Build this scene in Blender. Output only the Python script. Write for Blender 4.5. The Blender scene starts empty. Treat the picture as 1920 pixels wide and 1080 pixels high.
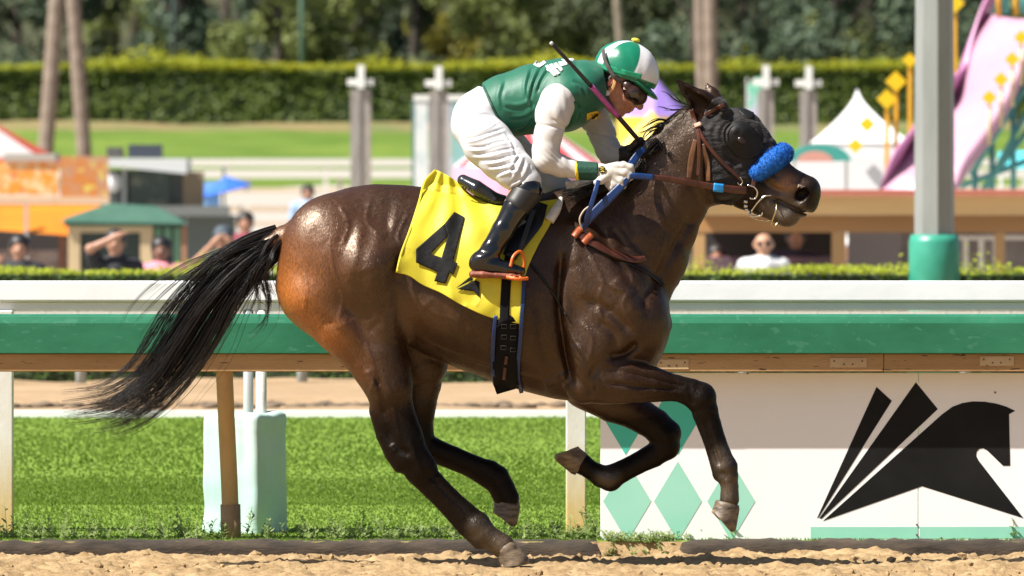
import bpy, bmesh, math, random
import numpy as np
from mathutils import Vector, Matrix

random.seed(7)
rng = np.random.default_rng(11)
scene = bpy.context.scene
col = scene.collection

# ------------------------------------------------------------------ camera
CAM_D, CAM_H, FPX = 40.0, 1.716, 17600.0          # metres to the horse, lens height, focal length in 1920-px units
PITCH = math.atan(240.0 / FPX)
cam_data = bpy.data.cameras.new('camera')
cam = bpy.data.objects.new('camera', cam_data)
col.objects.link(cam)
cam.location = (0.0, -CAM_D, CAM_H)
cam.rotation_euler = (math.pi / 2 - PITCH, 0.0, 0.0)
cam_data.sensor_width = 36.0
cam_data.lens = FPX / 1920.0 * 36.0
cam_data.clip_start = 1.0
cam_data.clip_end = 3000.0
cam_data.dof.use_dof = True
cam_data.dof.focus_distance = CAM_D - 0.15
cam_data.dof.aperture_fstop = 7.5
cam_data.dof.aperture_blades = 9
scene.camera = cam

# ------------------------------------------------------------------ light
SUN_EL, SUN_AZ = math.radians(52.0), math.radians(65.0)   # azimuth: degrees to the left of the line from the horse to the camera
sun_from = Vector((-math.cos(SUN_EL) * math.sin(SUN_AZ), -math.cos(SUN_EL) * math.cos(SUN_AZ), math.sin(SUN_EL)))
sun_data = bpy.data.lights.new('sun', 'SUN')
sun_data.energy = 5.0
sun_data.angle = math.radians(0.53)
sun_data.color = (1.0, 0.955, 0.89)
sun = bpy.data.objects.new('sun', sun_data)
sun.rotation_euler = sun_from.to_track_quat('Z', 'Y').to_euler()
sun.location = sun_from * 60
col.objects.link(sun)
world = bpy.data.worlds.new('World')
scene.world = world
world.use_nodes = True
wn = world.node_tree
sky_node = wn.nodes.new('ShaderNodeTexSky')
sky_node.sky_type = 'NISHITA'
sky_node.sun_disc = False
sky_node.sun_elevation = SUN_EL
sky_node.sun_rotation = math.atan2(sun_from.x, sun_from.y)
sky_node.dust_density = 2.0
wbg = wn.nodes['Background']
wbg.inputs['Strength'].default_value = 0.052
wn.links.new(sky_node.outputs['Color'], wbg.inputs['Color'])
scene.view_settings.view_transform = 'Standard'
scene.view_settings.look = 'None'
scene.view_settings.gamma = 1.0
scene.view_settings.use_curve_mapping = False
scene.view_settings.exposure = 1.08
scene.render.engine = 'CYCLES'
scene.cycles.use_denoising = True
scene.cycles.max_bounces = 8

# ------------------------------------------------------------------ pixel <-> place
CP, SP = math.cos(PITCH), math.sin(PITCH)


def W(px, py, y=0.0):
    """point of the world plane at depth y that photo pixel (px, py) looks at"""
    a, b = (px - 960.0) / FPX, (540.0 - py) / FPX
    dy, dz = CP + b * SP, -SP + b * CP
    t = (CAM_D + y) / dy
    return np.array((a * t, y, CAM_H + dz * t))


def WA(px, py, y):
    px, py, y = np.broadcast_arrays(np.asarray(px, float), np.asarray(py, float), np.asarray(y, float))
    a, b = (px - 960.0) / FPX, (540.0 - py) / FPX
    dy, dz = CP + b * SP, -SP + b * CP
    t = (CAM_D + y) / dy
    return np.stack((a * t, y, CAM_H + dz * t), -1)


def PX(v):
    """photo pixels of world points (n,3)"""
    v = np.asarray(v, float)
    x, y, z = v[..., 0], v[..., 1] + CAM_D, v[..., 2] - CAM_H
    f = y * CP - z * SP
    u = z * CP + y * SP
    return 960.0 + FPX * x / f, 540.0 - FPX * u / f


def mpp(y=0.0):
    return (CAM_D + y) / FPX            # metres per photo pixel at depth y


def depth_at(py, z=0.0):
    """depth y of the horizontal plane z seen at pixel row py"""
    b = (540.0 - py) / FPX
    dy, dz = CP + b * SP, -SP + b * CP
    return (z - CAM_H) / dz * dy - CAM_D


# ------------------------------------------------------------------ materials
MATS = {}


def mat(name, color=(0.5, 0.5, 0.5), rough=0.6, var=0.0, scale=8.0, color2=None, bump=0.0, bscale=40.0, metal=0.0,
        spec=0.5, attr=None, sheen=0.0, stretch=None, coat=0.0, contrast=(0.35, 0.65), detail=6.0, trans=0.0, bdist=0.01,
        spots=None, sss=0.0):
    """Principled material: noise mix of color and color2 (or value variation), noise bump, optional colour attribute"""
    if name in MATS:
        return MATS[name]
    m = bpy.data.materials.new(name)
    m.use_nodes = True
    nt = m.node_tree
    N, L = nt.nodes, nt.links
    b = N['Principled BSDF']
    b.inputs['Roughness'].default_value = rough
    b.inputs['Metallic'].default_value = metal
    b.inputs['Specular IOR Level'].default_value = spec
    if sheen:
        b.inputs['Sheen Weight'].default_value = sheen
        b.inputs['Sheen Roughness'].default_value = 0.4
    if coat:
        b.inputs['Coat Weight'].default_value = coat
        b.inputs['Coat Roughness'].default_value = 0.15
    if sss:
        b.inputs['Subsurface Weight'].default_value = sss
        b.inputs['Subsurface Radius'].default_value = (0.008, 0.004, 0.002)
    if trans:
        b.inputs['Transmission Weight'].default_value = 0.0
    tc = N.new('ShaderNodeTexCoord')
    src = tc.outputs['Object']
    if stretch:
        mp = N.new('ShaderNodeMapping')
        mp.inputs['Scale'].default_value = stretch
        L.new(src, mp.inputs['Vector'])
        src = mp.outputs['Vector']
    base = None
    if attr:
        at = N.new('ShaderNodeAttribute')
        at.attribute_name = attr
        base = at.outputs['Color']
    if color2 is not None or var > 0:
        nz = N.new('ShaderNodeTexNoise')
        nz.inputs['Scale'].default_value = scale
        nz.inputs['Detail'].default_value = detail
        nz.inputs['Roughness'].default_value = 0.6
        L.new(src, nz.inputs['Vector'])
        rp = N.new('ShaderNodeValToRGB')
        rp.color_ramp.elements[0].position = contrast[0]
        rp.color_ramp.elements[1].position = contrast[1]
        L.new(nz.outputs['Fac'], rp.inputs['Fac'])
        if color2 is not None and not attr:
            rp.color_ramp.elements[0].color = (*color, 1)
            rp.color_ramp.elements[1].color = (*color2, 1)
            base = rp.outputs['Color']
        else:
            lo, hi = 1 - var, 1 + var
            rp.color_ramp.elements[0].color = (lo, lo, lo, 1)
            rp.color_ramp.elements[1].color = (hi, hi, hi, 1)
            mx = N.new('ShaderNodeMix')
            mx.data_type = 'RGBA'
            mx.blend_type = 'MULTIPLY'
            mx.inputs['Factor'].default_value = 1.0
            if base is not None:
                L.new(base, mx.inputs['A'])
            else:
                mx.inputs['A'].default_value = (*color, 1)
            L.new(rp.outputs['Color'], mx.inputs['B'])
            base = mx.outputs['Result']
    if spots:                                        # (colour, scale, threshold): chips, rust and scuffs
        sc_, ss_, st_ = spots
        n2 = N.new('ShaderNodeTexNoise')
        n2.inputs['Scale'].default_value = ss_
        n2.inputs['Detail'].default_value = 3.0
        L.new(src, n2.inputs['Vector'])
        r2 = N.new('ShaderNodeValToRGB')
        r2.color_ramp.elements[0].position = st_
        r2.color_ramp.elements[1].position = st_ + 0.03
        L.new(n2.outputs['Fac'], r2.inputs['Fac'])
        m2 = N.new('ShaderNodeMix')
        m2.data_type = 'RGBA'
        L.new(r2.outputs['Color'], m2.inputs['Factor'])
        if base is not None:
            L.new(base, m2.inputs['A'])
        else:
            m2.inputs['A'].default_value = (*color, 1)
        m2.inputs['B'].default_value = (*sc_, 1)
        base = m2.outputs['Result']
    if base is not None:
        L.new(base, b.inputs['Base Color'])
    else:
        b.inputs['Base Color'].default_value = (*color, 1)
    if bump:
        bn = N.new('ShaderNodeTexNoise')
        bn.inputs['Scale'].default_value = bscale
        bn.inputs['Detail'].default_value = 5.0
        L.new(src, bn.inputs['Vector'])
        bp = N.new('ShaderNodeBump')
        bp.inputs['Strength'].default_value = bump
        bp.inputs['Distance'].default_value = bdist
        L.new(bn.outputs['Fac'], bp.inputs['Height'])
        L.new(bp.outputs['Normal'], b.inputs['Normal'])
    MATS[name] = m
    return m


# ------------------------------------------------------------------ objects
def link(o, parent=None):
    col.objects.link(o)
    if parent is not None:
        o.parent = parent
    return o


def tag(o, label=None, cat=None, group=None, kind=None):
    if label:
        o['label'] = label
    if cat:
        o['category'] = cat
    if group:
        o['group'] = group
    if kind:
        o['kind'] = kind
    return o


def thing(name, loc, label, cat, group=None, rz=0.0):
    o = bpy.data.objects.new(name, None)
    o.empty_display_size = 0.2
    o.location = Vector([float(c) for c in loc])
    o.rotation_euler = (0, 0, rz)
    col.objects.link(o)
    return tag(o, label, cat, group)


def mesh_obj(name, verts, faces, material, parent=None, smooth=True, colors=None, cname='coat', solid=0.0, subsurf=0, off=-1.0, world=True):
    """one mesh object; verts are world coordinates and are moved into the frame of the parent"""
    me = bpy.data.meshes.new(name)
    v = np.asarray(verts, float)
    org = np.zeros(3)
    if parent is not None and world:
        p = parent
        while p is not None:
            org += np.array(p.location)
            p = p.parent
        v = v - org
    if isinstance(faces, np.ndarray):
        faces = faces.tolist()
    me.from_pydata(v.tolist(), [], faces)
    if smooth:
        me.polygons.foreach_set('use_smooth', np.ones(len(me.polygons), bool))
    if colors is not None:
        ca = me.color_attributes.new(cname, 'FLOAT_COLOR', 'POINT')
        c4 = np.ones((len(v), 4), np.float32)
        c4[:, :3] = colors
        ca.data.foreach_set('color', c4.ravel())
    if material is not None:
        for mm in (material if isinstance(material, (list, tuple)) else [material]):
            me.materials.append(mm)
    me.update()
    o = bpy.data.objects.new(name, me)
    link(o, parent)
    if solid:
        s = o.modifiers.new('solid', 'SOLIDIFY')
        s.thickness = solid
        s.offset = off
    if subsurf:
        s = o.modifiers.new('sub', 'SUBSURF')
        s.levels = s.render_levels = subsurf
    return o


class MB:
    """collects simple shapes into one mesh"""

    def __init__(self):
        self.v, self.f = [], []

    def add(self, v, f):
        n = len(self.v)
        self.v += [tuple(float(c) for c in p) for p in v]
        self.f += [tuple(i + n for i in q) for q in f]
        return self

    def box(self, lo, hi):
        (a, b, c), (d, e, g) = lo, hi
        v = [(a, b, c), (d, b, c), (d, e, c), (a, e, c), (a, b, g), (d, b, g), (d, e, g), (a, e, g)]
        f = [(0, 3, 2, 1), (4, 5, 6, 7), (0, 1, 5, 4), (1, 2, 6, 5), (2, 3, 7, 6), (3, 0, 4, 7)]
        return self.add(v, f)

    def tube(self, pts, rad, n=8, caps=True):
        pts = [np.asarray(p, float) for p in pts]
        rad = [rad] * len(pts) if np.isscalar(rad) else list(rad)
        v, f = [], []
        up = None
        for i, p in enumerate(pts):
            t = pts[min(i + 1, len(pts) - 1)] - pts[max(i - 1, 0)]
            t = t / (np.linalg.norm(t) + 1e-12)
            if up is None:
                up = np.array((0, 0, 1.0)) if abs(t[2]) < 0.9 else np.array((0, 1.0, 0))
            a = np.cross(t, up)
            a /= np.linalg.norm(a) + 1e-12
            b = np.cross(a, t)
            up = b
            for k in range(n):
                th = 2 * math.pi * k / n
                v.append(p + rad[i] * (math.cos(th) * a + math.sin(th) * b))
        for i in range(len(pts) - 1):
            for k in range(n):
                k2 = (k + 1) % n
                f.append((i * n + k, i * n + k2, (i + 1) * n + k2, (i + 1) * n + k))
        if caps:
            f.append(tuple(range(n - 1, -1, -1)))
            f.append(tuple((len(pts) - 1) * n + k for k in range(n)))
        return self.add(v, f)

    def prism(self, poly, axis_pts):
        """poly: list of 3-D points (front face, counter-clockwise seen from the front); axis_pts: extrusion vector"""
        n = len(poly)
        e = np.asarray(axis_pts, float)
        v = [np.asarray(p, float) for p in poly] + [np.asarray(p, float) + e for p in poly]
        f = [tuple(range(n)), tuple(range(2 * n - 1, n - 1, -1))]
        for i in range(n):
            j = (i + 1) % n
            f.append((i, n + i, n + j, j))
        return self.add(v, f)

    def obj(self, name, material, parent=None, smooth=False, bevel=0.0, **k):
        o = mesh_obj(name, self.v, self.f, material, parent, smooth=smooth, **k)
        if bevel:
            m = o.modifiers.new('bevel', 'BEVEL')
            m.width = bevel
            m.segments = 2
            m.limit_method = 'ANGLE'
        return o


# ------------------------------------------------------------------ fields: bodies are grown as smooth solids
def catmull(pts, n):
    pts = np.asarray(pts, float)
    P = np.vstack((2 * pts[0] - pts[1], pts, 2 * pts[-1] - pts[-2]))
    out = []
    m = len(pts) - 1
    for i in range(n):
        t = i / (n - 1) * m
        k = min(int(t), m - 1)
        u = t - k
        p0, p1, p2, p3 = P[k], P[k + 1], P[k + 2], P[k + 3]
        out.append(0.5 * ((2 * p1) + (-p0 + p2) * u + (2 * p0 - 5 * p1 + 4 * p2 - p3) * u * u + (-p0 + 3 * p1 - 3 * p2 + p3) * u ** 3))
    return np.array(out)


class Field:
    def __init__(self, lo, hi, h):
        self.lo, self.h = np.asarray(lo, float), h
        self.n = np.ceil((np.asarray(hi) - self.lo) / h).astype(int) + 1
        self.F = np.full(self.n, 1.0, np.float32)
        self.ax = [(self.lo[i] + h * np.arange(self.n[i])).astype(np.float32) for i in range(3)]

    def _win(self, lo, hi):
        a = np.clip(np.floor((np.asarray(lo) - self.lo) / self.h).astype(int), 0, self.n)
        b = np.clip(np.ceil((np.asarray(hi) - self.lo) / self.h).astype(int) + 1, 0, self.n)
        if np.any(b <= a):
            return None, None
        s = tuple(slice(int(a[i]), int(b[i])) for i in range(3))
        g = (self.ax[0][s[0]][:, None, None], self.ax[1][s[1]][None, :, None], self.ax[2][s[2]][None, None, :])
        return s, g

    def _mix(self, s, d, k, mode):
        A = self.F[s]
        if mode == 'sub':
            d = -d
            hh = np.maximum(k - np.abs(A - d), 0) / k
            self.F[s] = np.maximum(A, d) + hh * hh * k * 0.25
        else:
            hh = np.maximum(k - np.abs(A - d), 0) / k
            self.F[s] = np.minimum(A, d) - hh * hh * k * 0.25

    def cone(self, a, b, ra, rb, s=1.0, k=0.03, mode='add'):
        """tapered capsule; s scales its depth (y)"""
        a, b = np.asarray(a, float), np.asarray(b, float)
        R = max(ra, rb)
        m = R + k * 1.2 + 2 * self.h
        lo, hi = np.minimum(a, b) - m, np.maximum(a, b) + m
        w, g = self._win(lo, hi)
        if w is None:
            return
        S = np.array((1, 1 / s, 1))
        ba = (b - a) * S
        px, py, pz = g[0] - a[0], (g[1] - a[1]) / s, g[2] - a[2]
        t = np.clip((px * ba[0] + py * ba[1] + pz * ba[2]) / (ba @ ba + 1e-12), 0, 1)
        d = np.sqrt((px - ba[0] * t) ** 2 + (py - ba[1] * t) ** 2 + (pz - ba[2] * t) ** 2) - (ra + (rb - ra) * t)
        self._mix(w, (d * min(1.0, s)).astype(np.float32) if s < 1 else d.astype(np.float32), k, mode)

    def chain(self, nodes, k=0.03, s=1.0, mode='add', ki=0.004):
        """tapered limb through nodes (px, py, depth m, radius px [, s]), joined to the rest with blend k"""
        P = [(W(n[0], n[1], n[2]), n[3] * mpp(n[2]), n[4] if len(n) > 4 else s) for n in nodes]
        R = max(p[1] for p in P)
        m = R * max(1.0, max(p[2] for p in P)) + k * 1.2 + 2 * self.h
        lo = np.min([p[0] for p in P], 0) - m
        hi = np.max([p[0] for p in P], 0) + m
        w, g = self._win(lo, hi)
        if w is None:
            return
        D = None
        for (a, ra, sa), (b, rb, sb) in zip(P[:-1], P[1:]):
            px, pz = g[0] - a[0], g[2] - a[2]
            ss = 0.5 * (sa + sb)
            ba = (b - a) * np.array((1, 1 / ss, 1))
            py = (g[1] - a[1]) / ss
            t = np.clip((px * ba[0] + py * ba[1] + pz * ba[2]) / (ba @ ba + 1e-12), 0, 1)
            if sa != sb:
                yc = a[1] + (b[1] - a[1]) * t
                py, ba = (g[1] - yc) / (sa + (sb - sa) * t), ba * np.array((1, 0, 1))
            tt = t * t * (3 - 2 * t)
            d = np.sqrt((px - ba[0] * t) ** 2 + (py - ba[1] * t) ** 2 + (pz - ba[2] * t) ** 2) - (ra + (rb - ra) * (0.5 * t + 0.5 * tt))
            d = (d * min(1.0, ss)).astype(np.float32)
            if D is None:
                D = d
            else:
                hh = np.maximum(ki - np.abs(D - d), 0) / ki
                D = np.minimum(D, d) - hh * hh * ki * 0.25
        self._mix(w, D, k, mode)

    def ell(self, c, r, ang=0.0, k=0.03, mode='add'):
        """ellipsoid; c = (px, py, depth), r = (px along, depth m, px across), ang degrees clockwise in the picture"""
        C = W(*c)
        q = mpp(c[2])
        rx, ry, rz = r[0] * q, r[1], r[2] * q
        m = max(rx, ry, rz) + k * 1.2 + 2 * self.h
        w, g = self._win(C - m, C + m)
        if w is None:
            return
        ca, sa = math.cos(math.radians(ang)), math.sin(math.radians(ang))
        X, Y, Z = g[0] - C[0], g[1] - C[1], g[2] - C[2]
        u, v = X * ca - Z * sa, X * sa + Z * ca
        k0 = np.sqrt((u / rx) ** 2 + (Y / ry) ** 2 + (v / rz) ** 2)
        k1 = np.sqrt((u / rx ** 2) ** 2 + (Y / ry ** 2) ** 2 + (v / rz ** 2) ** 2) + 1e-9
        self._mix(w, (k0 * (k0 - 1) / k1).astype(np.float32), k, mode)

    def relief(self, paths):
        """shallow grooves (+) and ridges (-): (points px, width px, amount m, side) engraved along the depth direction"""
        gx, gz = np.meshgrid(self.ax[0], self.ax[2], indexing='ij')
        px, py = PX(np.stack((gx, np.zeros_like(gx), gz), -1))
        near = np.zeros_like(gx)
        far = np.zeros_like(gx)
        for pts, w, amt, side in paths:
            c = catmull(pts, 24) if len(pts) > 2 else np.array(pts, float)
            d2 = np.full(gx.shape, 1e9)
            T = np.zeros(gx.shape)
            for i, (a, b) in enumerate(zip(c[:-1], c[1:])):
                ba = b - a
                t = np.clip(((px - a[0]) * ba[0] + (py - a[1]) * ba[1]) / (ba @ ba + 1e-9), 0, 1)
                dd = (px - a[0] - ba[0] * t) ** 2 + (py - a[1] - ba[1] * t) ** 2
                u = (i + t) / (len(c) - 1)
                T = np.where(dd < d2, u, T)
                d2 = np.minimum(d2, dd)
            r = amt * np.exp(-d2 / (w * w)) * np.clip(np.minimum(T, 1 - T) * 6 + 0.35, 0, 1)
            if side <= 0:
                near += r
            if side >= 0:
                far += r
        yn = (self.ax[1] < 0)[None, :, None]
        self.F += np.where(yn, near[:, None, :], far[:, None, :]).astype(np.float32)

    def mesh(self):
        F, n = self.F, self.n
        ins = F < 0
        c = np.zeros(n - 1, np.int8)
        offs = [(i, j, k) for i in (0, 1) for j in (0, 1) for k in (0, 1)]
        for o in offs:
            c += ins[o[0]:n[0] - 1 + o[0], o[1]:n[1] - 1 + o[1], o[2]:n[2] - 1 + o[2]]
        act = (c > 0) & (c < 8)
        I = np.argwhere(act)
        idx = np.full(n - 1, -1, np.int64)
        idx[act] = np.arange(len(I))
        val = np.stack([F[I[:, 0] + o[0], I[:, 1] + o[1], I[:, 2] + o[2]] for o in offs], 1).astype(np.float64)
        sm = np.zeros((len(I), 3))
        ct = np.zeros(len(I))
        O = np.array(offs, float)
        for a in range(8):
            for b in range(a + 1, 8):
                if np.abs(O[a] - O[b]).sum() != 1:
                    continue
                m = (val[:, a] < 0) != (val[:, b] < 0)
                t = np.where(m, val[:, a] / (val[:, a] - val[:, b] + 1e-20), 0)
                sm += np.where(m[:, None], O[a] + t[:, None] * (O[b] - O[a]), 0)
                ct += m
        V = self.lo + self.h * (I + sm / ct[:, None])
        Q = []
        for ax in range(3):
            u, w = (ax + 1) % 3, (ax + 2) % 3
            sl0 = [slice(1, n[i] - 1) for i in range(3)]
            sl1 = list(sl0)
            sl0[ax] = slice(0, n[ax] - 1)
            sl1[ax] = slice(1, n[ax])
            A, B = ins[tuple(sl0)], ins[tuple(sl1)]
            ch = np.argwhere(A != B)
            base = ch.copy()
            for i in range(3):
                if i != ax:
                    base[:, i] += 1
            flip = B[tuple(ch.T)]
            q = []
            for du, dw in ((-1, -1), (0, -1), (0, 0), (-1, 0)):
                p = base.copy()
                p[:, u] += du
                p[:, w] += dw
                q.append(idx[tuple(p.T)])
            q = np.stack(q, 1)
            q[flip] = q[flip][:, ::-1]
            Q.append(q)
        return V, np.vstack(Q)

    def grad(self, V):
        """outward unit normals at points"""
        def samp(P):
            g = (P - self.lo) / self.h
            i = np.clip(np.floor(g).astype(int), 0, self.n - 2)
            f = g - i
            r = 0
            for a in (0, 1):
                for b in (0, 1):
                    for c in (0, 1):
                        wt = (f[:, 0] if a else 1 - f[:, 0]) * (f[:, 1] if b else 1 - f[:, 1]) * (f[:, 2] if c else 1 - f[:, 2])
                        r = r + wt * self.F[i[:, 0] + a, i[:, 1] + b, i[:, 2] + c]
            return r
        e = self.h * 1.2
        G = np.stack([samp(V + e * np.eye(3)[i]) - samp(V - e * np.eye(3)[i]) for i in range(3)], 1)
        return G / (np.linalg.norm(G, axis=1, keepdims=True) + 1e-12)

    def front(self):
        """nearest-to-camera surface depth over (x, z); nan where nothing"""
        ins = self.F < 0
        hit = ins.any(1)
        j = ins.argmax(1)
        jj = np.clip(j, 1, None)
        I, K = np.meshgrid(np.arange(self.n[0]), np.arange(self.n[2]), indexing='ij')
        a, b = self.F[I, jj - 1, K], self.F[I, jj, K]
        t = a / (a - b + 1e-12)
        return np.where(hit, self.ax[1][jj - 1] + t * self.h, np.nan)


def smooth_mesh(V, Q, it=2, lam=0.5):
    n = len(V)
    E = np.vstack((Q[:, [0, 1]], Q[:, [1, 2]], Q[:, [2, 3]], Q[:, [3, 0]]))
    for k in range(it * 2):
        l = lam if k % 2 == 0 else -lam * 1.03
        S = np.zeros_like(V)
        C = np.zeros(n)
        for a, b in ((0, 1), (1, 0)):
            for d in range(3):
                S[:, d] += np.bincount(E[:, a], V[E[:, b], d], n)
            C += np.bincount(E[:, a], minlength=n)
        V = V + l * (S / np.maximum(C, 1)[:, None] - V)
    return V


def seg_dist(px, py, pts):
    """distance in photo pixels to a polyline"""
    d = np.full(np.shape(px), 1e9)
    for a, b in zip(np.asarray(pts[:-1], float), np.asarray(pts[1:], float)):
        ba = b - a
        t = np.clip(((px - a[0]) * ba[0] + (py - a[1]) * ba[1]) / (ba @ ba + 1e-9), 0, 1)
        d = np.minimum(d, np.hypot(px - a[0] - ba[0] * t, py - a[1] - ba[1] * t))
    return d


def inside(px, py, poly):
    r = np.zeros(np.shape(px), bool)
    n = len(poly)
    for i in range(n):
        (x1, y1), (x2, y2) = poly[i], poly[(i + 1) % n]
        c = ((y1 > py) != (y2 > py)) & (px < (x2 - x1) * (py - y1) / (y2 - y1 + 1e-12) + x1)
        r ^= c
    return r


def sstep(a, b, x):
    t = np.clip((x - a) / (b - a), 0, 1)
    return t * t * (3 - 2 * t)


def vnoise(P, scale, seed=0):
    """smooth value noise at points (n,3)"""
    g = np.asarray(P, float) * scale + 1000.0
    i = np.floor(g).astype(np.int64)
    f = g - i
    f = f * f * (3 - 2 * f)
    r = 0
    for a in (0, 1):
        for b in (0, 1):
            for c in (0, 1):
                hsh = (i[:, 0] + a) * 374761393 + (i[:, 1] + b) * 668265263 + (i[:, 2] + c) * 2147483647 + seed * 974711
                hsh = (hsh ^ (hsh >> 13)) * 1274126177
                hsh = ((hsh ^ (hsh >> 16)) & 0xffff) / 65535.0
                wt = (f[:, 0] if a else 1 - f[:, 0]) * (f[:, 1] if b else 1 - f[:, 1]) * (f[:, 2] if c else 1 - f[:, 2])
                r = r + wt * hsh
    return r * 2 - 1

# ================================================================== the horse
def build_horse():
    lo = W(495, 1072, 0) + np.array((0, -0.40, 0))
    hi = W(1552, 138, 0) + np.array((0, 0.40, 0))
    f = Field(lo, hi, 0.0058)
    # trunk: upright sections (px, top, bottom, half width px)
    st = np.array([
        (517, 525, 545, 14), (523, 478, 570, 44), (534, 446, 590, 62), (550, 420, 606, 78), (575, 392, 626, 96), (610, 368, 640, 112),
        (650, 352, 640, 120), (700, 345, 634, 122), (760, 347, 645, 116), (800, 352, 664, 118), (860, 363, 692, 125), (920, 370, 712, 130),
        (980, 367, 733, 130), (1040, 360, 748, 118), (1090, 358, 754, 106), (1140, 384, 745, 103), (1190, 430, 726, 100),
        (1220, 480, 702, 86), (1240, 530, 672, 66), (1252, 575, 640, 38), (1257, 600, 618, 14)], float)
    wx = WA(st[:, 0], 600.0, 0.0)[:, 0]
    X = f.ax[0]
    pxs = PX(np.stack((X, 0 * X, 0 * X + 1.0), -1))[0]

    def curve(c):
        d = np.linspace(517, 1257, 741)
        y = np.interp(d, st[:, 0], st[:, c])
        kx = np.arange(-24, 25)
        ker = np.exp(-(kx / 10.0) ** 2)
        ys = np.convolve(np.pad(y, 24, mode='reflect', reflect_type='odd'), ker / ker.sum(), 'valid')
        e = np.clip(np.minimum(d - 517, 1257 - d) / 30.0, 0, 1)
        return np.interp(pxs, d, ys * e + y * (1 - e))
    top, bot, hw = curve(1), curve(2), curve(3)
    q = mpp(0)
    zt = np.array([W(900, a, 0)[2] for a in top])
    zb = np.array([W(900, a, 0)[2] for a in bot])
    zc, hz, hy = (zt + zb) / 2, np.maximum((zt - zb) / 2, 0.004), np.maximum(hw * q, 0.004)
    Z = f.ax[2][None, None, :]
    Y = f.ax[1][None, :, None]
    v = (Z - zc[:, None, None]) / hz[:, None, None]
    wid = hy[:, None, None] * (1.0 - 0.16 * np.clip(v, -0.4, 1) + 0.0 * v)      # a little wider below
    r = np.sqrt(np.abs(v) ** 2.15 + np.abs(Y / wid) ** 2.15) ** (2 / 2.15) if False else np.sqrt(v * v + (Y / wid) ** 2)
    d = (r - 1) * np.minimum(hz, hy)[:, None, None] * 0.9
    endx = np.maximum(wx[0] - X, X - wx[-1])[:, None, None]
    f.F[:] = np.maximum(d, endx).astype(np.float32)

    # neck
    f.chain([(1130, 515, 0, 140, 0.62), (1172, 462, 0, 122, 0.55), (1208, 410, 0, 104, 0.52), (1243, 362, 0, 90, 0.52), (1270, 326, 0, 79, 0.52),
             (1300, 286, 0, 74, 0.58)], k=0.05)
    f.chain([(1060, 380, 0, 22, 1.4), (1110, 366, 0, 18, 1.2), (1155, 342, 0, 15, 1.2), (1200, 304, 0, 13, 1.2), (1244, 258, 0, 13, 1.2), (1290, 216, 0, 14, 1.2)], k=0.05)
    # head
    f.chain([(1340, 262, 0, 66, 0.72), (1380, 260, 0, 55, 0.76), (1405, 290, 0, 53, 0.60), (1434, 320, 0, 45, 0.56), (1464, 346, 0, 40, 0.62),
             (1492, 362, 0, 40, 0.78), (1500, 366, 0, 38, 0.85)], k=0.035)
    f.chain([(1340, 318, 0, 60, 0.70), (1372, 330, 0, 52, 0.66), (1402, 352, 0, 42, 0.58), (1432, 372, 0, 33, 0.6), (1462, 392, 0, 27, 0.85), (1476, 399, 0, 24, 1.0)], k=0.03)
    f.ell((1340, 335, 0), (48, 0.105, 46), k=0.03)                     # cheek
    f.ell((1380, 254, 0), (30, 0.108, 23), 35, k=0.035)               # brow
    f.ell((1506, 382, 0), (24, 0.078, 20), 20, k=0.018)                # upper lip
    f.ell((1474, 404, 0), (24, 0.060, 21), 20, k=0.010)               # chin
    f.ell((1514, 358, 0), (21, 0.090, 26), 30, k=0.02)
    # hind quarters
    for s in (-1, 1):
        yy = s * 0.12
        f.ell((625, 480, yy), (92, 0.17, 112), -15, k=0.08)
        f.chain([(592, 552, yy, 60), (640, 606, yy, 57), (690, 672, s * 0.13, 42), (722, 735, s * 0.135, 33)], k=0.04, s=1.2)   # hamstrings
        f.chain([(690, 500, yy, 78), (716, 590, yy, 52), (722, 655, s * 0.13, 40), (738, 722, s * 0.135, 34)], k=0.045, s=1.25)  # thigh
        f.ell((1212, 595, s * 0.10), (42, 0.105, 62), -10, k=0.05)     # breast
        f.ell((1130, 540, s * 0.17), (62, 0.10, 132), -28, k=0.06)    # shoulder
        f.ell((1115, 650, s * 0.165), (62, 0.105, 88), 12, k=0.05)    # upper arm
    # near hind
    n = -0.14
    f.chain([(722, 690, -0.13, 48), (733, 745, n, 39), (744, 782, n, 35.5), (757, 820, n, 36), (767, 850, n, 35), (790, 876, n, 29)], k=0.02, s=0.85)
    f.chain([(712, 770, n, 20), (722, 815, n, 17), (738, 850, n, 17), (752, 870, n, 17)], k=0.018)          # Achilles, point of hock
    f.chain([(786, 880, n, 26), (812, 905, n, 21.5), (845, 937, n, 20), (874, 965, n, 22), (893, 985, n, 27), (904, 1000, n, 25), (924, 1012, n, 21.5), (942, 1024, n, 23)], k=0.015, s=0.8)
    f.chain([(776, 888, n, 16), (830, 943, n, 14), (872, 988, n, 16), (899, 1014, n, 15)], k=0.012, s=0.8)  # tendons
    # off hind
    o = 0.14
    f.chain([(760, 620, 0.12, 72), (786, 680, 0.13, 54), (786, 716, o, 42), (782, 752, o, 37), (778, 795, o, 34), (782, 828, o, 33), (806, 842, o, 24), (850, 856, o, 19), (892, 874, o, 19),
             (918, 886, o, 23), (930, 896, o, 25), (942, 918, o, 24), (950, 936, o, 24)], k=0.016, s=0.85)
    f.chain([(755, 780, o, 20), (757, 830, o, 18), (790, 852, o, 20)], k=0.016)
    f.chain([(812, 850, o, 16), (880, 880, o, 14), (918, 902, o, 16)], k=0.01)
    # near fore
    m = -0.15
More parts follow.
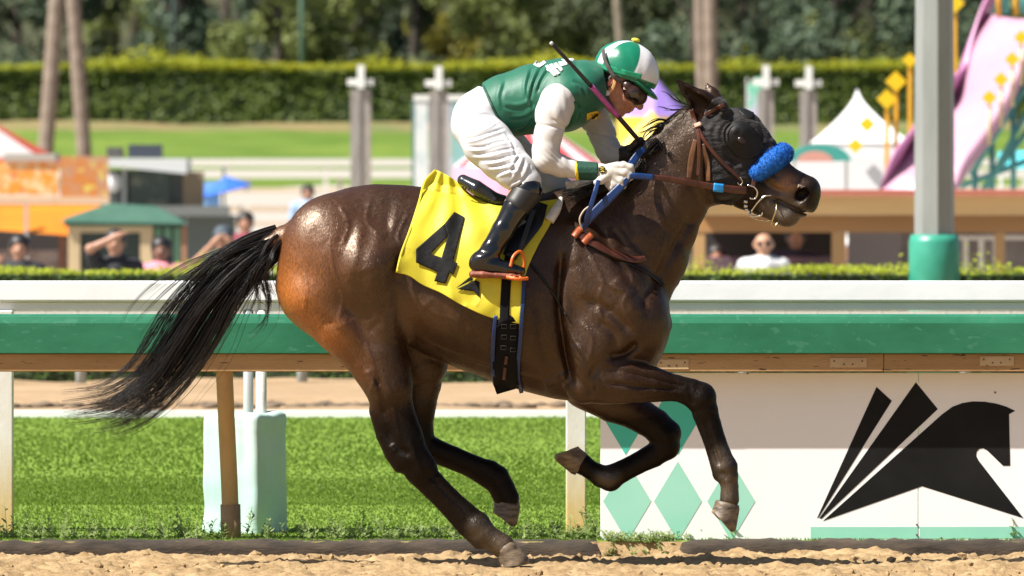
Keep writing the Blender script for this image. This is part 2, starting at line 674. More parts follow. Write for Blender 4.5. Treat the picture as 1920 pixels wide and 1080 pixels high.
    f.chain([(1095, 722, -0.16, 36), (1128, 712, m, 46), (1168, 712, m, 45), (1222, 720, m, 33), (1268, 727, m, 24), (1296, 736, m, 26), (1314, 748, m, 29), (1322, 768, m, 24),
             (1333, 795, m, 19), (1343, 826, m, 18), (1353, 852, m, 18), (1361, 876, m, 22), (1364, 892, m, 20), (1368, 912, m, 16.5), (1368, 936, m, 18)], k=0.014, s=0.95)
    f.chain([(1135, 735, m - 0.03, 22), (1200, 738, m - 0.03, 17), (1265, 742, m - 0.01, 10)], k=0.01)      # flexors
    f.chain([(1150, 690, m - 0.03, 24), (1205, 702, m - 0.03, 16), (1275, 718, m - 0.012, 10)], k=0.01)      # extensors
    f.chain([(1310, 778, m, 11), (1328, 826, m, 10), (1343, 868, m, 12), (1348, 890, m, 12)], k=0.012)      # tendons
    f.ell((1318, 738, m), (22, 0.05, 20), 40, k=0.015)
    # off fore
    p = 0.15
    f.chain([(1100, 722, 0.15, 46), (1150, 752, p, 40), (1192, 774, p, 32), (1228, 796, p, 30), (1246, 815, p, 30), (1248, 836, p, 27), (1226, 854, p, 22), (1196, 870, p, 19),
             (1166, 886, p, 19), (1144, 897, p, 24), (1128, 893, p, 21), (1106, 880, p, 17.5), (1092, 870, p, 20)], k=0.014, s=0.95)
    f.chain([(1225, 842, p, 11), (1180, 866, p, 10), (1142, 884, p, 11)], k=0.012)
    f.ell((1252, 812, p), (22, 0.05, 24), 60, k=0.014)
    # nostril, mouth
    for s in (-1, 1):
        f.ell((1503, 364, s * 0.088), (17, 0.040, 13), -50, k=0.010, mode='sub')
    # ears: the near one laid back with its hollow to the camera
    f.chain([(1340, 208, -0.055, 26), (1312, 190, -0.075, 23), (1290, 170, -0.08, 13), (1270, 150, -0.085, 3)], k=0.015, s=0.8)
    f.chain([(1336, 212, -0.105, 17), (1312, 194, -0.108, 15), (1292, 174, -0.104, 8), (1280, 161, -0.10, 2)], k=0.006, mode='sub')
    f.chain([(1345, 200, 0.055, 18), (1334, 176, 0.07, 14), (1325, 157, 0.075, 3)], k=0.015, s=0.8)
    # dock of the tail
    f.chain([(560, 440, 0, 30), (534, 446, 0, 24), (505, 458, 0, 18)], k=0.03)
    # muscles, tendons, creases
    S = -0.0
    R = [
        ([(668, 400), (650, 460), (640, 520), (655, 580), (690, 640)], 13.05, 0.0053, 0), ([(700, 420), (684, 480), (676, 540), (690, 600)], 11.6, 0.0045, 0),
        ([(600, 420), (590, 480), (600, 540), (640, 600)], 17.4, 0.0040, 0), ([(680, 405), (668, 470), (662, 540)], 13.05, -0.0027, 0),
        ([(600, 585), (640, 622), (680, 668), (706, 715)], 10.15, 0.0053, 0), ([(735, 370), (728, 420), (735, 460)], 11.6, 0.0036, 0),
        ([(745, 380), (738, 430), (742, 470)], 8.7, -0.0022, 0), ([(722, 440), (745, 455), (765, 480)], 14.5, 0.0063, 0), ([(690, 430), (712, 440), (735, 470)], 13.05, -0.0027, 0),
        ([(742, 500), (748, 550), (750, 600), (758, 640)], 11.6, 0.0071, 0), ([(762, 545), (790, 560), (810, 600)], 20.3, -0.0036, 0),
        ([(560, 470), (552, 520), (570, 570)], 17.4, -0.0027, 0), ([(760, 392), (740, 420), (730, 450)], 7.25, -0.0018, 0),
        ([(690, 690), (700, 715), (712, 730)], 7, -0.0104, -1), ([(706, 700), (718, 740), (724, 780)], 5, 0.0078, -1),
        ([(728, 800), (745, 835), (772, 850)], 7, 0.0104, -1), ([(735, 830), (742, 845)], 8, -0.0078, -1),
        ([(770, 820), (778, 850), (790, 880)], 6, -0.0065, -1), ([(800, 884), (840, 924), (885, 968)], 4, 0.0078, -1),
        # shoulder and arm
        ([(1052, 480), (1046, 560), (1056, 640), (1072, 710)], 8, 0.0286, 0), ([(1075, 430), (1080, 500), (1095, 560)], 14, -0.0091, 0),
        ([(1120, 420), (1150, 480), (1190, 540), (1215, 580)], 9, 0.0130, 0), ([(1100, 560), (1140, 580), (1180, 620)], 9, 0.0130, 0),
        ([(1150, 520), (1172, 545), (1190, 590)], 14, -0.0104, 0), ([(1120, 600), (1150, 625), (1150, 665)], 9, 0.0117, 0),
        ([(1080, 640), (1092, 690), (1110, 722)], 12, -0.0104, 0), ([(1122, 676), (1108, 705), (1110, 735)], 8, 0.0156, -1),
        ([(1195, 640), (1170, 660), (1140, 668)], 8, 0.0208, -1), ([(1060, 700), (1040, 715), (1020, 722)], 9, -0.0104, 0),
        ([(1140, 716), (1200, 722), (1270, 728)], 4, 0.0104, -1), ([(1170, 694), (1220, 706), (1280, 722)], 3.5, 0.0078, -1), ([(1130, 745), (1190, 748), (1250, 742)], 4, 0.0052, -1),
        ([(1290, 722), (1296, 745), (1300, 755)], 4, 0.0065, -1), ([(1320, 790), (1336, 835), (1350, 872)], 3.5, 0.0078, -1),
        ([(1352, 880), (1362, 895)], 5, 0.0078, -1),
        # neck: jugular groove and windpipe, folds at the base
        ([(1300, 400), (1270, 450), (1235, 510), (1205, 560)], 11, 0.0156, 0), ([(1290, 330), (1262, 380), (1225, 440)], 14, -0.0065, 0),
        ([(1165, 380), (1185, 430), (1200, 480)], 10, 0.0078, 0), ([(1150, 430), (1175, 465)], 5, 0.0078, 0), ([(1165, 425), (1190, 462)], 5, 0.0065, 0),
        # barrel: ribs and belly
        ([(820, 420), (828, 520), (850, 640)], 10, 0.0039, 0), ([(856, 520), (868, 600), (890, 670)], 10, 0.0039, 0), ([(1010, 560), (1015, 620), (1030, 690)], 9, 0.0065, 0),
        ([(770, 600), (840, 650), (930, 680), (1010, 705)], 18, 0.0078, 0), ([(990, 520), (1000, 600), (1000, 660)], 12, -0.0052, 0),
        # head: cheek edge, face crest, lips
        ([(1322, 300), (1325, 345), (1345, 372), (1372, 372)], 5, 0.0130, 0), ([(1400, 292), (1432, 322), (1462, 346)], 5, -0.0078, 0),
        ([(1410, 318), (1440, 346), (1470, 362)], 7, 0.0104, 0), ([(1448, 372), (1470, 382), (1500, 396), (1520, 398)], 3.5, 0.0156, 0),
        ([(1372, 250), (1384, 240), (1398, 250)], 5, -0.0078, 0), ([(1484, 345), (1496, 348), (1512, 352)], 5, -0.0104, 0)]
    vr = np.random.default_rng(4)
    for pts, w_, a_ in (([(1160, 470), (1180, 520), (1172, 570), (1190, 610)], 3.4, -0.0040), ([(1110, 470), (1128, 520), (1120, 560), (1136, 600)], 3.4, -0.0036), ([(1128, 520), (1150, 540), (1172, 545)], 3.0, -0.0030),
                      ([(1090, 600), (1105, 640), (1100, 690)], 3.4, -0.0036), ([(1140, 690), (1190, 690), (1240, 702), (1290, 716)], 3.0, -0.0034), ([(1130, 725), (1180, 732), (1230, 728), (1280, 736)], 3.0, -0.0030),
                      ([(720, 700), (736, 740), (738, 790), (752, 820)], 3.4, -0.0036), ([(690, 640), (704, 690), (700, 730)], 3.4, -0.0036), ([(800, 640), (870, 668), (940, 690), (1040, 716)], 3.4, -0.0036),
                      ([(790, 560), (820, 590), (850, 600), (880, 630)], 3.2, -0.0030), ([(620, 440), (630, 500), (650, 560), (640, 600)], 3.4, -0.0034), ([(560, 480), (580, 530), (574, 580)], 3.4, -0.0030),
                      ([(1225, 380), (1250, 420), (1240, 470), (1222, 510)], 3.4, -0.0036), ([(1440, 340), (1456, 350), (1478, 350)], 2.8, -0.0030), ([(1330, 790), (1342, 830), (1352, 860)], 2.8, -0.0030),
                      ([(700, 370), (690, 410), (712, 440)], 3.6, -0.0034), ([(640, 380), (655, 420), (645, 460)], 3.6, -0.0034), ([(760, 400), (748, 440), (770, 470)], 3.2, -0.0034)):
        R.append(([(x + vr.normal(0, 3), y + vr.normal(0, 3)) for x, y in pts], w_, a_, 0))
    # hide ripples over the ribs, croup and shoulder
    for k in range(46):
        bx_, by_, sx_, sy_ = ((640, 440, 60, 60), (1130, 520, 60, 70), (880, 600, 70, 60), (700, 560, 40, 70))[k % 4]
        x, y = vr.normal(bx_, sx_ * 0.7), vr.normal(by_, sy_ * 0.7)
        l_ = vr.uniform(14, 34)
        an = vr.normal(1.9, 0.5)
        R.append(([(x, y), (x + math.cos(an) * l_ * 0.5 + vr.normal(0, 4), y + math.sin(an) * l_ * 0.5), (x + math.cos(an) * l_, y + math.sin(an) * l_)], vr.uniform(4, 8), vr.choice((-1, 1)) * vr.uniform(0.0015, 0.0035) * (0.5 if k % 4 == 0 else 1.0), 0))
    f.relief(R)
    V, Q = f.mesh()
    V = smooth_mesh(V, Q, 2)
    return f, V, Q


HF, HV, HQ = build_horse()
HFRONT = HF.front()


def horse_front(px, py, default=0.0):
    """depth of the horse's near surface at photo pixels"""
    P = WA(px, py, 0.0 * np.asarray(px, float))
    for _ in range(2):
        i = (P[..., 0] - HF.lo[0]) / HF.h
        k = (P[..., 2] - HF.lo[2]) / HF.h
        ia = np.clip(np.floor(i).astype(int), 0, HF.n[0] - 2)
        ka = np.clip(np.floor(k).astype(int), 0, HF.n[2] - 2)
        fi, fk = np.clip(i - ia, 0, 1), np.clip(k - ka, 0, 1)
        num, den = 0.0, 1e-9
        for da in (0, 1):
            for db in (0, 1):
                c_ = HFRONT[ia + da, ka + db]
                ok = ~np.isnan(c_)
                w_ = (fi if da else 1 - fi) * (fk if db else 1 - fk) * ok + 1e-6 * ok
                num, den = num + w_ * np.where(ok, c_, 0), den + w_
        y = np.where(den > 1e-7, num / den, default)
        P = WA(px, py, y)
    return y


def coat_colours(V):
    px, py = PX(V)
    n = len(V)
    base = np.tile(np.array((0.066, 0.025, 0.009)), (n, 1))

    def paint(w, c):
        nonlocal base
        w = np.clip(w, 0, 1)[:, None]
        base = base * (1 - w) + np.array(c) * w

    def blob(cx, cy, rx, ry):
        return np.exp(-(((px - cx) / rx) ** 2 + ((py - cy) / ry) ** 2))
    black = (0.012, 0.0085, 0.0065)
    nz = vnoise(V, 9, 1) * 0.5 + vnoise(V, 22, 2) * 0.3
    paint(0.30 * sstep(-0.3, 0.6, nz), (0.035, 0.016, 0.008))
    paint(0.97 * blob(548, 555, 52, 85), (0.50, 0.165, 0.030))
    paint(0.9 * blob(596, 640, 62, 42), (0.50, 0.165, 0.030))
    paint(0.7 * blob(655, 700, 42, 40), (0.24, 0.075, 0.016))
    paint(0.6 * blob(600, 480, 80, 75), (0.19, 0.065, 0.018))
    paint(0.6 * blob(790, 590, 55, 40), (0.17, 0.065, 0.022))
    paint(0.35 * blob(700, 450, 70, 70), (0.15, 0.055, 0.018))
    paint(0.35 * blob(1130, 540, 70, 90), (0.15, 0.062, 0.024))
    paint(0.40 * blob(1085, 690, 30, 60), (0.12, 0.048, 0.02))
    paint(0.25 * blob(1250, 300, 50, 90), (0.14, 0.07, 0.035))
    # black points
    paint(sstep(715, 815, py) * (px < 1040) * 0.97, black)
    paint(sstep(1150, 1310, px) * sstep(690, 700, py) * 0.97, black)
    paint(sstep(765, 800, py) * (px > 1040) * sstep(1040, 1100, px), black)
    # head
    hd = sstep(1330, 1400, px) * (py < 440)
    paint(0.8 * hd, (0.020, 0.013, 0.010))
    paint(0.9 * blob(1480, 340, 17, 16) + 0.6 * blob(1470, 352, 22, 14), (0.55, 0.23, 0.085))
    paint(0.8 * blob(1515, 372, 26, 34), (0.022, 0.017, 0.015))
    paint(0.9 * blob(1468, 396, 26, 20), (0.30, 0.26, 0.22))
    paint(1.3 * blob(1503, 364, 14, 12), (0.010, 0.005, 0.004))
    # crest
    paint(0.8 * np.clip(1 - seg_dist(px, py, [(1070, 372), (1125, 356), (1165, 326), (1208, 288), (1250, 244), (1300, 200)]) / 22, 0, 1), black)
    # dust on fetlocks and pasterns
    dust = 0.55 * blob(905, 995, 22, 22) + 0.9 * blob(938, 1018, 22, 18) + 0.35 * blob(1356, 860, 18, 22) + 0.6 * blob(1366, 918, 18, 24) + 0.3 * blob(1140, 895, 20, 18)
    paint(dust * (0.75 + 0.5 * nz), (0.36, 0.26, 0.17))
    paint(0.85 * np.clip(1 - seg_dist(px, py, [(1345, 205), (1300, 178), (1270, 150)]) / 24, 0, 1) ** 0.5, (0.016, 0.011, 0.009))
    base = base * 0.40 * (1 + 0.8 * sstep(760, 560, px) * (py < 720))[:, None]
    return np.clip(base, 0.003, 1)


def coat_material():
    m = bpy.data.materials.new('horse_coat')
    m.use_nodes = True
    nt = m.node_tree
    N, L = nt.nodes, nt.links
    b = N['Principled BSDF']
    at = N.new('ShaderNodeAttribute')
    at.attribute_name = 'coat'
    tc = N.new('ShaderNodeTexCoord')
    mp = N.new('ShaderNodeMapping')
    mp.inputs['Scale'].default_value = (60, 60, 22)
    mp.inputs['Rotation'].default_value = (0, 0.5, 0)
    L.new(tc.outputs['Object'], mp.inputs['Vector'])
    nz = N.new('ShaderNodeTexNoise')
    nz.inputs['Scale'].default_value = 3.0
    nz.inputs['Detail'].default_value = 6
    L.new(mp.outputs['Vector'], nz.inputs['Vector'])
    n2 = N.new('ShaderNodeTexNoise')
    n2.inputs['Scale'].default_value = 14
    n2.inputs['Detail'].default_value = 4
    L.new(tc.outputs['Object'], n2.inputs['Vector'])
    rp = N.new('ShaderNodeValToRGB')
    rp.color_ramp.elements[0].position, rp.color_ramp.elements[1].position = 0.3, 0.75
    rp.color_ramp.elements[0].color, rp.color_ramp.elements[1].color = (0.6, 0.6, 0.6, 1), (1.5, 1.45, 1.4, 1)
    L.new(nz.outputs['Fac'], rp.inputs['Fac'])
    mx = N.new('ShaderNodeMix')
    mx.data_type, mx.blend_type = 'RGBA', 'MULTIPLY'
    mx.inputs['Factor'].default_value = 1
    L.new(at.outputs['Color'], mx.inputs['A'])
    L.new(rp.outputs['Color'], mx.inputs['B'])
    L.new(mx.outputs['Result'], b.inputs['Base Color'])
    mr = N.new('ShaderNodeMapRange')
    mr.inputs['To Min'].default_value, mr.inputs['To Max'].default_value = 0.25, 0.58
    av = N.new('ShaderNodeMath')
    av.operation = 'MULTIPLY_ADD'
    av.inputs[1].default_value = 0.9
    sb = N.new('ShaderNodeMath')
    sb.operation = 'MULTIPLY_ADD'
    sb.inputs[1].default_value = 0.7
    sb.inputs[2].default_value = -0.30
    L.new(n2.outputs['Fac'], sb.inputs[0])
    L.new(nz.outputs['Fac'], av.inputs[0])
    L.new(sb.outputs[0], av.inputs[2])
    L.new(av.outputs[0], mr.inputs['Value'])
    L.new(mr.outputs['Result'], b.inputs['Roughness'])
    b.inputs['Specular IOR Level'].default_value = 0.8
    b.inputs['Specular Tint'].default_value = (1.0, 0.84, 0.68, 1)
    bw = N.new('ShaderNodeRGBToBW')
    L.new(at.outputs['Color'], bw.inputs['Color'])
    ms = N.new('ShaderNodeMapRange')
    ms.inputs['From Min'].default_value, ms.inputs['From Max'].default_value = 0.006, 0.018
    ms.inputs['To Min'].default_value, ms.inputs['To Max'].default_value = 0.16, 0.85
    L.new(bw.outputs['Val'], ms.inputs['Value'])
    L.new(ms.outputs['Result'], b.inputs['Specular IOR Level'])
    b.inputs['Sheen Weight'].default_value = 0.0
    b.inputs['Sheen Roughness'].default_value = 0.4
    bp = N.new('ShaderNodeBump')
    bp.inputs['Strength'].default_value = 0.28
    bp.inputs['Distance'].default_value = 0.004
    L.new(nz.outputs['Fac'], bp.inputs['Height'])
    b2 = N.new('ShaderNodeBump')
    b2.inputs['Strength'].default_value = 0.35
    b2.inputs['Distance'].default_value = 0.02
    L.new(n2.outputs['Fac'], b2.inputs['Height'])
    L.new(bp.outputs['Normal'], b2.inputs['Normal'])
    L.new(b2.outputs['Normal'], b.inputs['Normal'])
    return m


hq = W(960, 1055, 0)
horse = thing('horse', (0, 0, 0), 'dark bay racehorse galloping to the right along the green rail', 'horse')
COAT = coat_material()
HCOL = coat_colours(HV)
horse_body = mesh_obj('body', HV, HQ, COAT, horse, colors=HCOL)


def coat_hair(n=420000, seed=12):
    """short flat-lying hairs over the whole hide, following the lie of the coat"""
    r = np.random.default_rng(seed)
    q = HQ[r.integers(0, len(HQ), n)]
    a, b = r.random((n, 1)), r.random((n, 1))
    V4 = HV[q]
    p = (1 - a) * (1 - b) * V4[:, 0] + a * (1 - b) * V4[:, 1] + a * b * V4[:, 2] + (1 - a) * b * V4[:, 3]
    nr = HF.grad(p)
    px, py = PX(p)
    # hair runs backwards and down the body, down the legs, down the neck
    d = np.stack((-0.55 + 0 * px, 0 * px, -0.85 + 0 * px), 1)
    neck = (sstep(1090, 1170, px) * sstep(520, 440, py))[:, None]
    d = d * (1 - neck) + neck * np.array((-0.75, 0, -0.65))
    sw = 0.5 * vnoise(p, 5, 41)
    d[:, 0] += sw
    d += r.normal(0, 0.12, (n, 3))
    d -= (d * nr).sum(1, keepdims=True) * nr
    d /= np.linalg.norm(d, axis=1, keepdims=True) + 1e-9
    s = np.cross(nr, d)
    tilt = r.normal(0, 0.18, (n, 1))
    s = s + nr * tilt
    ln = r.uniform(0.007, 0.014, (n, 1))
    w = 0.0006
    base = p - nr * 0.0003
    tip = p + d * ln + nr * (ln * r.uniform(0.03, 0.14, (n, 1)))
    V = np.stack((base - s * w, base + s * w, tip), 1).reshape(-1, 3)
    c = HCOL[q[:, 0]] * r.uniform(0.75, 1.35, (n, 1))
    me = bpy.data.meshes.new('coat_hair')
    me.vertices.add(3 * n)
    me.vertices.foreach_set('co', V.ravel())
    me.loops.add(3 * n)
    me.loops.foreach_set('vertex_index', np.arange(3 * n, dtype=np.int32))
    me.polygons.add(n)
    me.polygons.foreach_set('loop_start', np.arange(0, 3 * n, 3, dtype=np.int32))
    ca = me.color_attributes.new('coat', 'FLOAT_COLOR', 'POINT')
    c4 = np.ones((3 * n, 4), np.float32)
    c4[:, :3] = np.repeat(c, 3, 0)
    ca.data.foreach_set('color', c4.ravel())
    hm = COAT.copy()
    hm.name = 'horse_coat_hair'
    hb = hm.node_tree.nodes['Principled BSDF']
    for nm in ('Normal', 'Roughness'):
        for l_ in list(hb.inputs[nm].links):
            hm.node_tree.links.remove(l_)
    hb.inputs['Roughness'].default_value = 0.40
    me.materials.append(hm)
    me.update(calc_edges=True)
    o = bpy.data.objects.new('coat_hair', me)
    link(o, horse)
    o['kind'] = 'stuff'


coat_hair()


# ------------------------------------------------------------------ hooves
hoof_mat = mat('hoof_horn', (0.035, 0.024, 0.017), 0.5, color2=(0.20, 0.145, 0.09), scale=18, stretch=(1, 1, 3), bump=0.3, bscale=60, bdist=0.004)
sole_mat = mat('hoof_sole', (0.10, 0.065, 0.035), 0.8, color2=(0.36, 0.27, 0.15), scale=22, bump=0.6, bscale=40)


def hoof(A, B, C, D, y, wa=0.041, wb=0.060):
    """A, B: front and heel of the coronet; C, D: toe and heel of the ground edge (photo pixels)"""
    A, B, C, D = [W(p[0], p[1], y) for p in (A, B, C, D)]
    rings, n = 9, 24
    v, fc = [], []
    for i in range(rings):
        t = i / (rings - 1)
        fr, bk = A + (C - A) * t, B + (D - B) * t
        fr = fr + (bk - fr) * 0.16 * max(0.0, (t - 0.72) / 0.28) ** 2
        w_ = wa + (wb - wa) * t ** 0.8 + (0.004 if i == 1 else 0)
        c, h = (fr + bk) / 2, (fr - bk) / 2 * (0.90 if i == 0 else 1.0)
        w_ *= 0.92 if i == 0 else 1.0
        for k in range(n):
            th = 2 * math.pi * k / n
            cs, sn = math.cos(th), math.sin(th)
            ww = w_ * (1.0 - 0.18 * max(-cs, 0) ** 2)
            v.append(c + h * (1 if cs > 0 else 0.96) * cs + np.array((0, ww * sn, 0)))
    for i in range(rings - 1):
        for k in range(n):
            k2 = (k + 1) % n
            fc.append((i * n + k, (i + 1) * n + k, (i + 1) * n + k2, i * n + k2))
    o = mesh_obj('hoof', v, fc, hoof_mat, horse)
    # sole: rim, dished floor and frog
    up = (A + B) / 2 - (C + D) / 2
    up /= np.linalg.norm(up)
    C = C + (D - C) * 0.16
    c, h = (C + D) / 2, (C - D) / 2
    v2, f2 = [], []
    for j, (r, dd) in enumerate(((1.0, 0.0), (0.86, -0.002), (0.80, 0.010), (0.4, 0.013), (0.0, 0.008))):
        for k in range(n):
            th = 2 * math.pi * k / n
            cs, sn = math.cos(th), math.sin(th)
            ww = wb * (1.0 - 0.18 * max(-cs, 0) ** 2)
            v2.append(c + r * h * cs + np.array((0, r * ww * sn, 0)) + up * dd)
    for j in range(4):
        for k in range(n):
            k2 = (k + 1) % n
            f2.append((j * n + k, (j + 1) * n + k, (j + 1) * n + k2, j * n + k2))
    so = mesh_obj('sole', v2, f2, sole_mat, o)
    fm = MB()
    heel, tip = c - h * 0.85, c + h * 0.3
    for s in (-1, 1):
        fm.tube([heel + np.array((0, s * 0.022, 0)) + up * 0.003, (heel + tip) / 2 + np.array((0, s * 0.011, 0)) + up * 0.003, tip + up * 0.006], (0.012, 0.009, 0.004), 6)
    fm.obj('frog', sole_mat, o, smooth=True)
    return o


hoof((960, 1010), (927, 1034), (1001, 1056), (938, 1063), -0.14)
hoof((977, 944), (926, 935), (968, 994), (924, 956), 0.14)
hoof((1388, 948), (1341, 936), (1378, 1006), (1335, 955), -0.15)
hoof((1077, 893), (1104, 852), (1031, 855), (1088, 840), 0.15)


# ------------------------------------------------------------------ hair
hair_mat = mat('horse_hair', (0.006, 0.0045, 0.0035), 0.36, spec=0.5, color2=(0.022, 0.013, 0.008), scale=22, contrast=(0.45, 0.75))


def strands(name, guides, parent, npts=22, width=0.0017, material=None, seed=3):
    """guides: (points px, depth m, count, spread px at root/middle/tip, depth spread m, length range)"""
    r = np.random.default_rng(seed)
    V, Fc = [], []
    base = 0
    for pts, y0, cnt, (sr, sm, st_), ys, (l0, l1) in guides:
        g = catmull(pts, 60)
        gt = np.linspace(0, 1, 60)
        ncl = max(3, cnt // 14)
        clo = np.clip(r.normal(0, 0.52, ncl), -1.2, 1.2)
        cly = r.normal(0, 1, ncl)
        clp, clf, cla = r.uniform(0, 6.28, ncl), r.uniform(5, 12, ncl), r.uniform(2, 10, ncl)
        clL = r.uniform(l0, l1, ncl)
        for _ in range(cnt):
            q_ = r.integers(0, ncl)
            stray = r.random() < 0.16
            L_ = r.uniform(l0, l1) if stray else clL[q_] * r.uniform(0.86, 1.0)
            t = np.linspace(0, L_, npts)
            x, y = np.interp(t, gt, g[:, 0]), np.interp(t, gt, g[:, 1])
            tx, ty = np.gradient(x), np.gradient(y)
            nn = np.hypot(tx, ty) + 1e-6
            nx, ny = -ty / nn, tx / nn
            o = np.clip(r.normal(0, 0.6), -1.3, 1.3) if stray else clo[q_] + r.normal(0, 0.11) * (1.2 - 0.7 * t)
            sp = np.where(t < 0.5, sr + (sm - sr) * (t / 0.5) ** 0.8, sm + (st_ - sm) * ((t - 0.5) / 0.5))
            wv = np.sin(t * r.uniform(4, 13) + r.uniform(0, 6)) * r.uniform(0, 5.0) * t + np.sin(t * r.uniform(18, 30) + r.uniform(0, 6)) * r.uniform(0, 1.6) * t
            off = o * sp + wv * (1.0 if stray else 0.35) + (0 if stray else np.sin(t * clf[q_] + clp[q_]) * cla[q_] * t)
            dy = y0 + (r.normal(0, 1) if stray else cly[q_] + r.normal(0, 0.25)) * ys * np.clip(t * 2 + 0.3, 0, 1) + np.sin(t * 5 + r.uniform(0, 6)) * 0.012 * t
            P = WA(x + nx * off, y + ny * off, dy)
            T = np.gradient(P, axis=0)
            T /= np.linalg.norm(T, axis=1, keepdims=True) + 1e-9
            a = np.cross(T, np.array((0, 1.0, 0.2)))
            a /= np.linalg.norm(a, axis=1, keepdims=True) + 1e-9
            b = np.cross(T, a)
            wd = width * r.uniform(0.6, 1.3) * np.clip(1.15 - t / L_, 0.12, 1)
            ring = [P + wd[:, None] * (math.cos(q) * a + math.sin(q) * b) for q in (0, 2.094, 4.189)]
            V.append(np.stack(ring, 1).reshape(-1, 3))
            i = np.arange(npts - 1)[:, None] * 3
            for k in range(3):
                k2 = (k + 1) % 3
                Fc.append(np.hstack((i + k, i + k2, i + 3 + k2, i + 3 + k)) + base)
            base += npts * 3
    return mesh_obj(name, np.vstack(V), np.vstack(Fc), material or hair_mat, parent)


strands('tail', [
    ([(528, 446), (470, 476), (418, 520), (368, 580), (322, 650), (276, 712), (206, 756), (118, 770)], 0, 640, (20, 40, 36), 0.035, (0.86, 1.04)),
    ([(530, 452), (482, 492), (436, 545), (398, 606), (352, 676), (300, 735), (236, 775), (185, 788)], 0, 420, (18, 30, 32), 0.03, (0.84, 1.04)),
    ([(530, 440), (440, 468), (352, 508), (284, 560), (240, 612), (222, 680)], 0, 26, (12, 24, 26), 0.05, (0.6, 1.0)),
    ([(530, 438), (478, 452), (428, 476), (376, 516), (330, 570), (300, 640)], 0, 200, (10, 20, 30), 0.03, (0.5, 0.9)),
    ([(528, 450), (500, 478), (494, 520), (502, 566), (486, 612), (432, 656)], -0.02, 60, (12, 18, 26), 0.03, (0.4, 1.0)),
    ([(528, 446), (506, 470), (494, 510), (500, 548), (520, 566)], -0.03, 150, (16, 22, 12), 0.03, (0.55, 1.0)),
    ([(528, 450), (490, 480), (462, 520), (450, 560), (420, 600)], -0.02, 200, (16, 26, 22), 0.03, (0.5, 1.0)),
    ([(528, 450), (480, 500), (440, 580), (400, 660), (340, 740), (320, 790)], 0, 30, (14, 40, 50), 0.05, (0.7, 1.0)),
], horse)
strands('mane', [
    ([(1286, 208), (1262, 226), (1238, 246), (1218, 262)], -0.02, 40, (8, 10, 12), 0.02, (0.5, 1.0)),
    ([(1262, 232), (1236, 226), (1206, 240), (1178, 262)], -0.02, 26, (5, 8, 12), 0.02, (0.6, 1.0)),
    ([(1258, 238), (1232, 240), (1208, 254), (1190, 290)], -0.02, 26, (5, 7, 10), 0.02, (0.6, 1.0)),
    ([(1292, 200), (1268, 188), (1246, 178), (1222, 172)], -0.02, 9, (6, 8, 12), 0.03, (0.5, 1.0)),
    ([(1296, 204), (1266, 206), (1236, 206), (1210, 214)], -0.02, 10, (6, 8, 10), 0.03, (0.5, 1.0)),
    ([(1236, 264), (1222, 276), (1210, 290), (1206, 310)], -0.07, 150, (10, 14, 14), 0.02, (0.6, 1.0)),
    ([(1240, 268), (1246, 280), (1258, 292), (1272, 300)], -0.10, 14, (4, 3, 3), 0.008, (0.6, 1.0)),
    ([(1205, 300), (1186, 330), (1170, 358), (1152, 384)], -0.10, 170, (14, 18, 20), 0.02, (0.6, 1.0)),
    ([(1155, 340), (1120, 352), (1090, 364), (1064, 380)], -0.09, 180, (12, 16, 20), 0.02, (0.6, 1.0)),
    ([(1110, 360), (1080, 362), (1058, 368), (1044, 380)], -0.06, 120, (10, 12, 14), 0.02, (0.6, 1.0)),
], horse, npts=12, width=0.0022, seed=5)
# ================================================================== tack (things worn by the horse)
leather_brown = mat('bridle_leather', (0.045, 0.012, 0.006), 0.36, color2=(0.085, 0.024, 0.011), scale=25, bump=0.2, bscale=120, bdist=0.003)
leather_tan = mat('tan_strap', (0.11, 0.045, 0.017), 0.45, var=0.25, scale=20)
leather_orange = mat('orange_keeper', (0.26, 0.055, 0.014), 0.4, var=0.2, scale=30)
leather_black = mat('black_leather', (0.005, 0.005, 0.006), 0.35, spec=0.3, var=0.3, scale=20, bump=0.15, bscale=60, bdist=0.004)
blue_strap = mat('blue_strap', (0.002, 0.024, 0.11), 0.42, var=0.15, scale=20, bump=0.2, bscale=90, bdist=0.003)
blue_tape = mat('blue_tape', (0.01, 0.24, 0.62), 0.5, var=0.2, scale=60)
steel = mat('bit_steel', (0.62, 0.60, 0.56), 0.25, metal=1.0)
elastic_black = mat('black_elastic', (0.004, 0.004, 0.005), 0.8, spec=0.15, bump=0.5, bscale=160, bdist=0.003)
cloth_yellow = mat('yellow_cloth', (0.56, 0.48, 0.02), 0.62, var=0.07, scale=9, bump=0.25, bscale=220, bdist=0.002)
ink_black = mat('black_appliqued', (0.008, 0.008, 0.008), 0.75, spec=0.2, var=0.3, scale=30, bump=0.7, bscale=30, bdist=0.006)
hood_mat = mat('hood_lycra', (0.022, 0.020, 0.0195), 0.75, spec=0.25, var=0.5, scale=11, sheen=0.08, stretch=(1, 1, 2.2), contrast=(0.38, 0.66), bump=1.0, bscale=24, bdist=0.012)


def smooth1(a, n=3):
    k = np.ones(2 * n + 1) / (2 * n + 1)
    return np.convolve(np.pad(a, n, mode='edge'), k, 'valid')


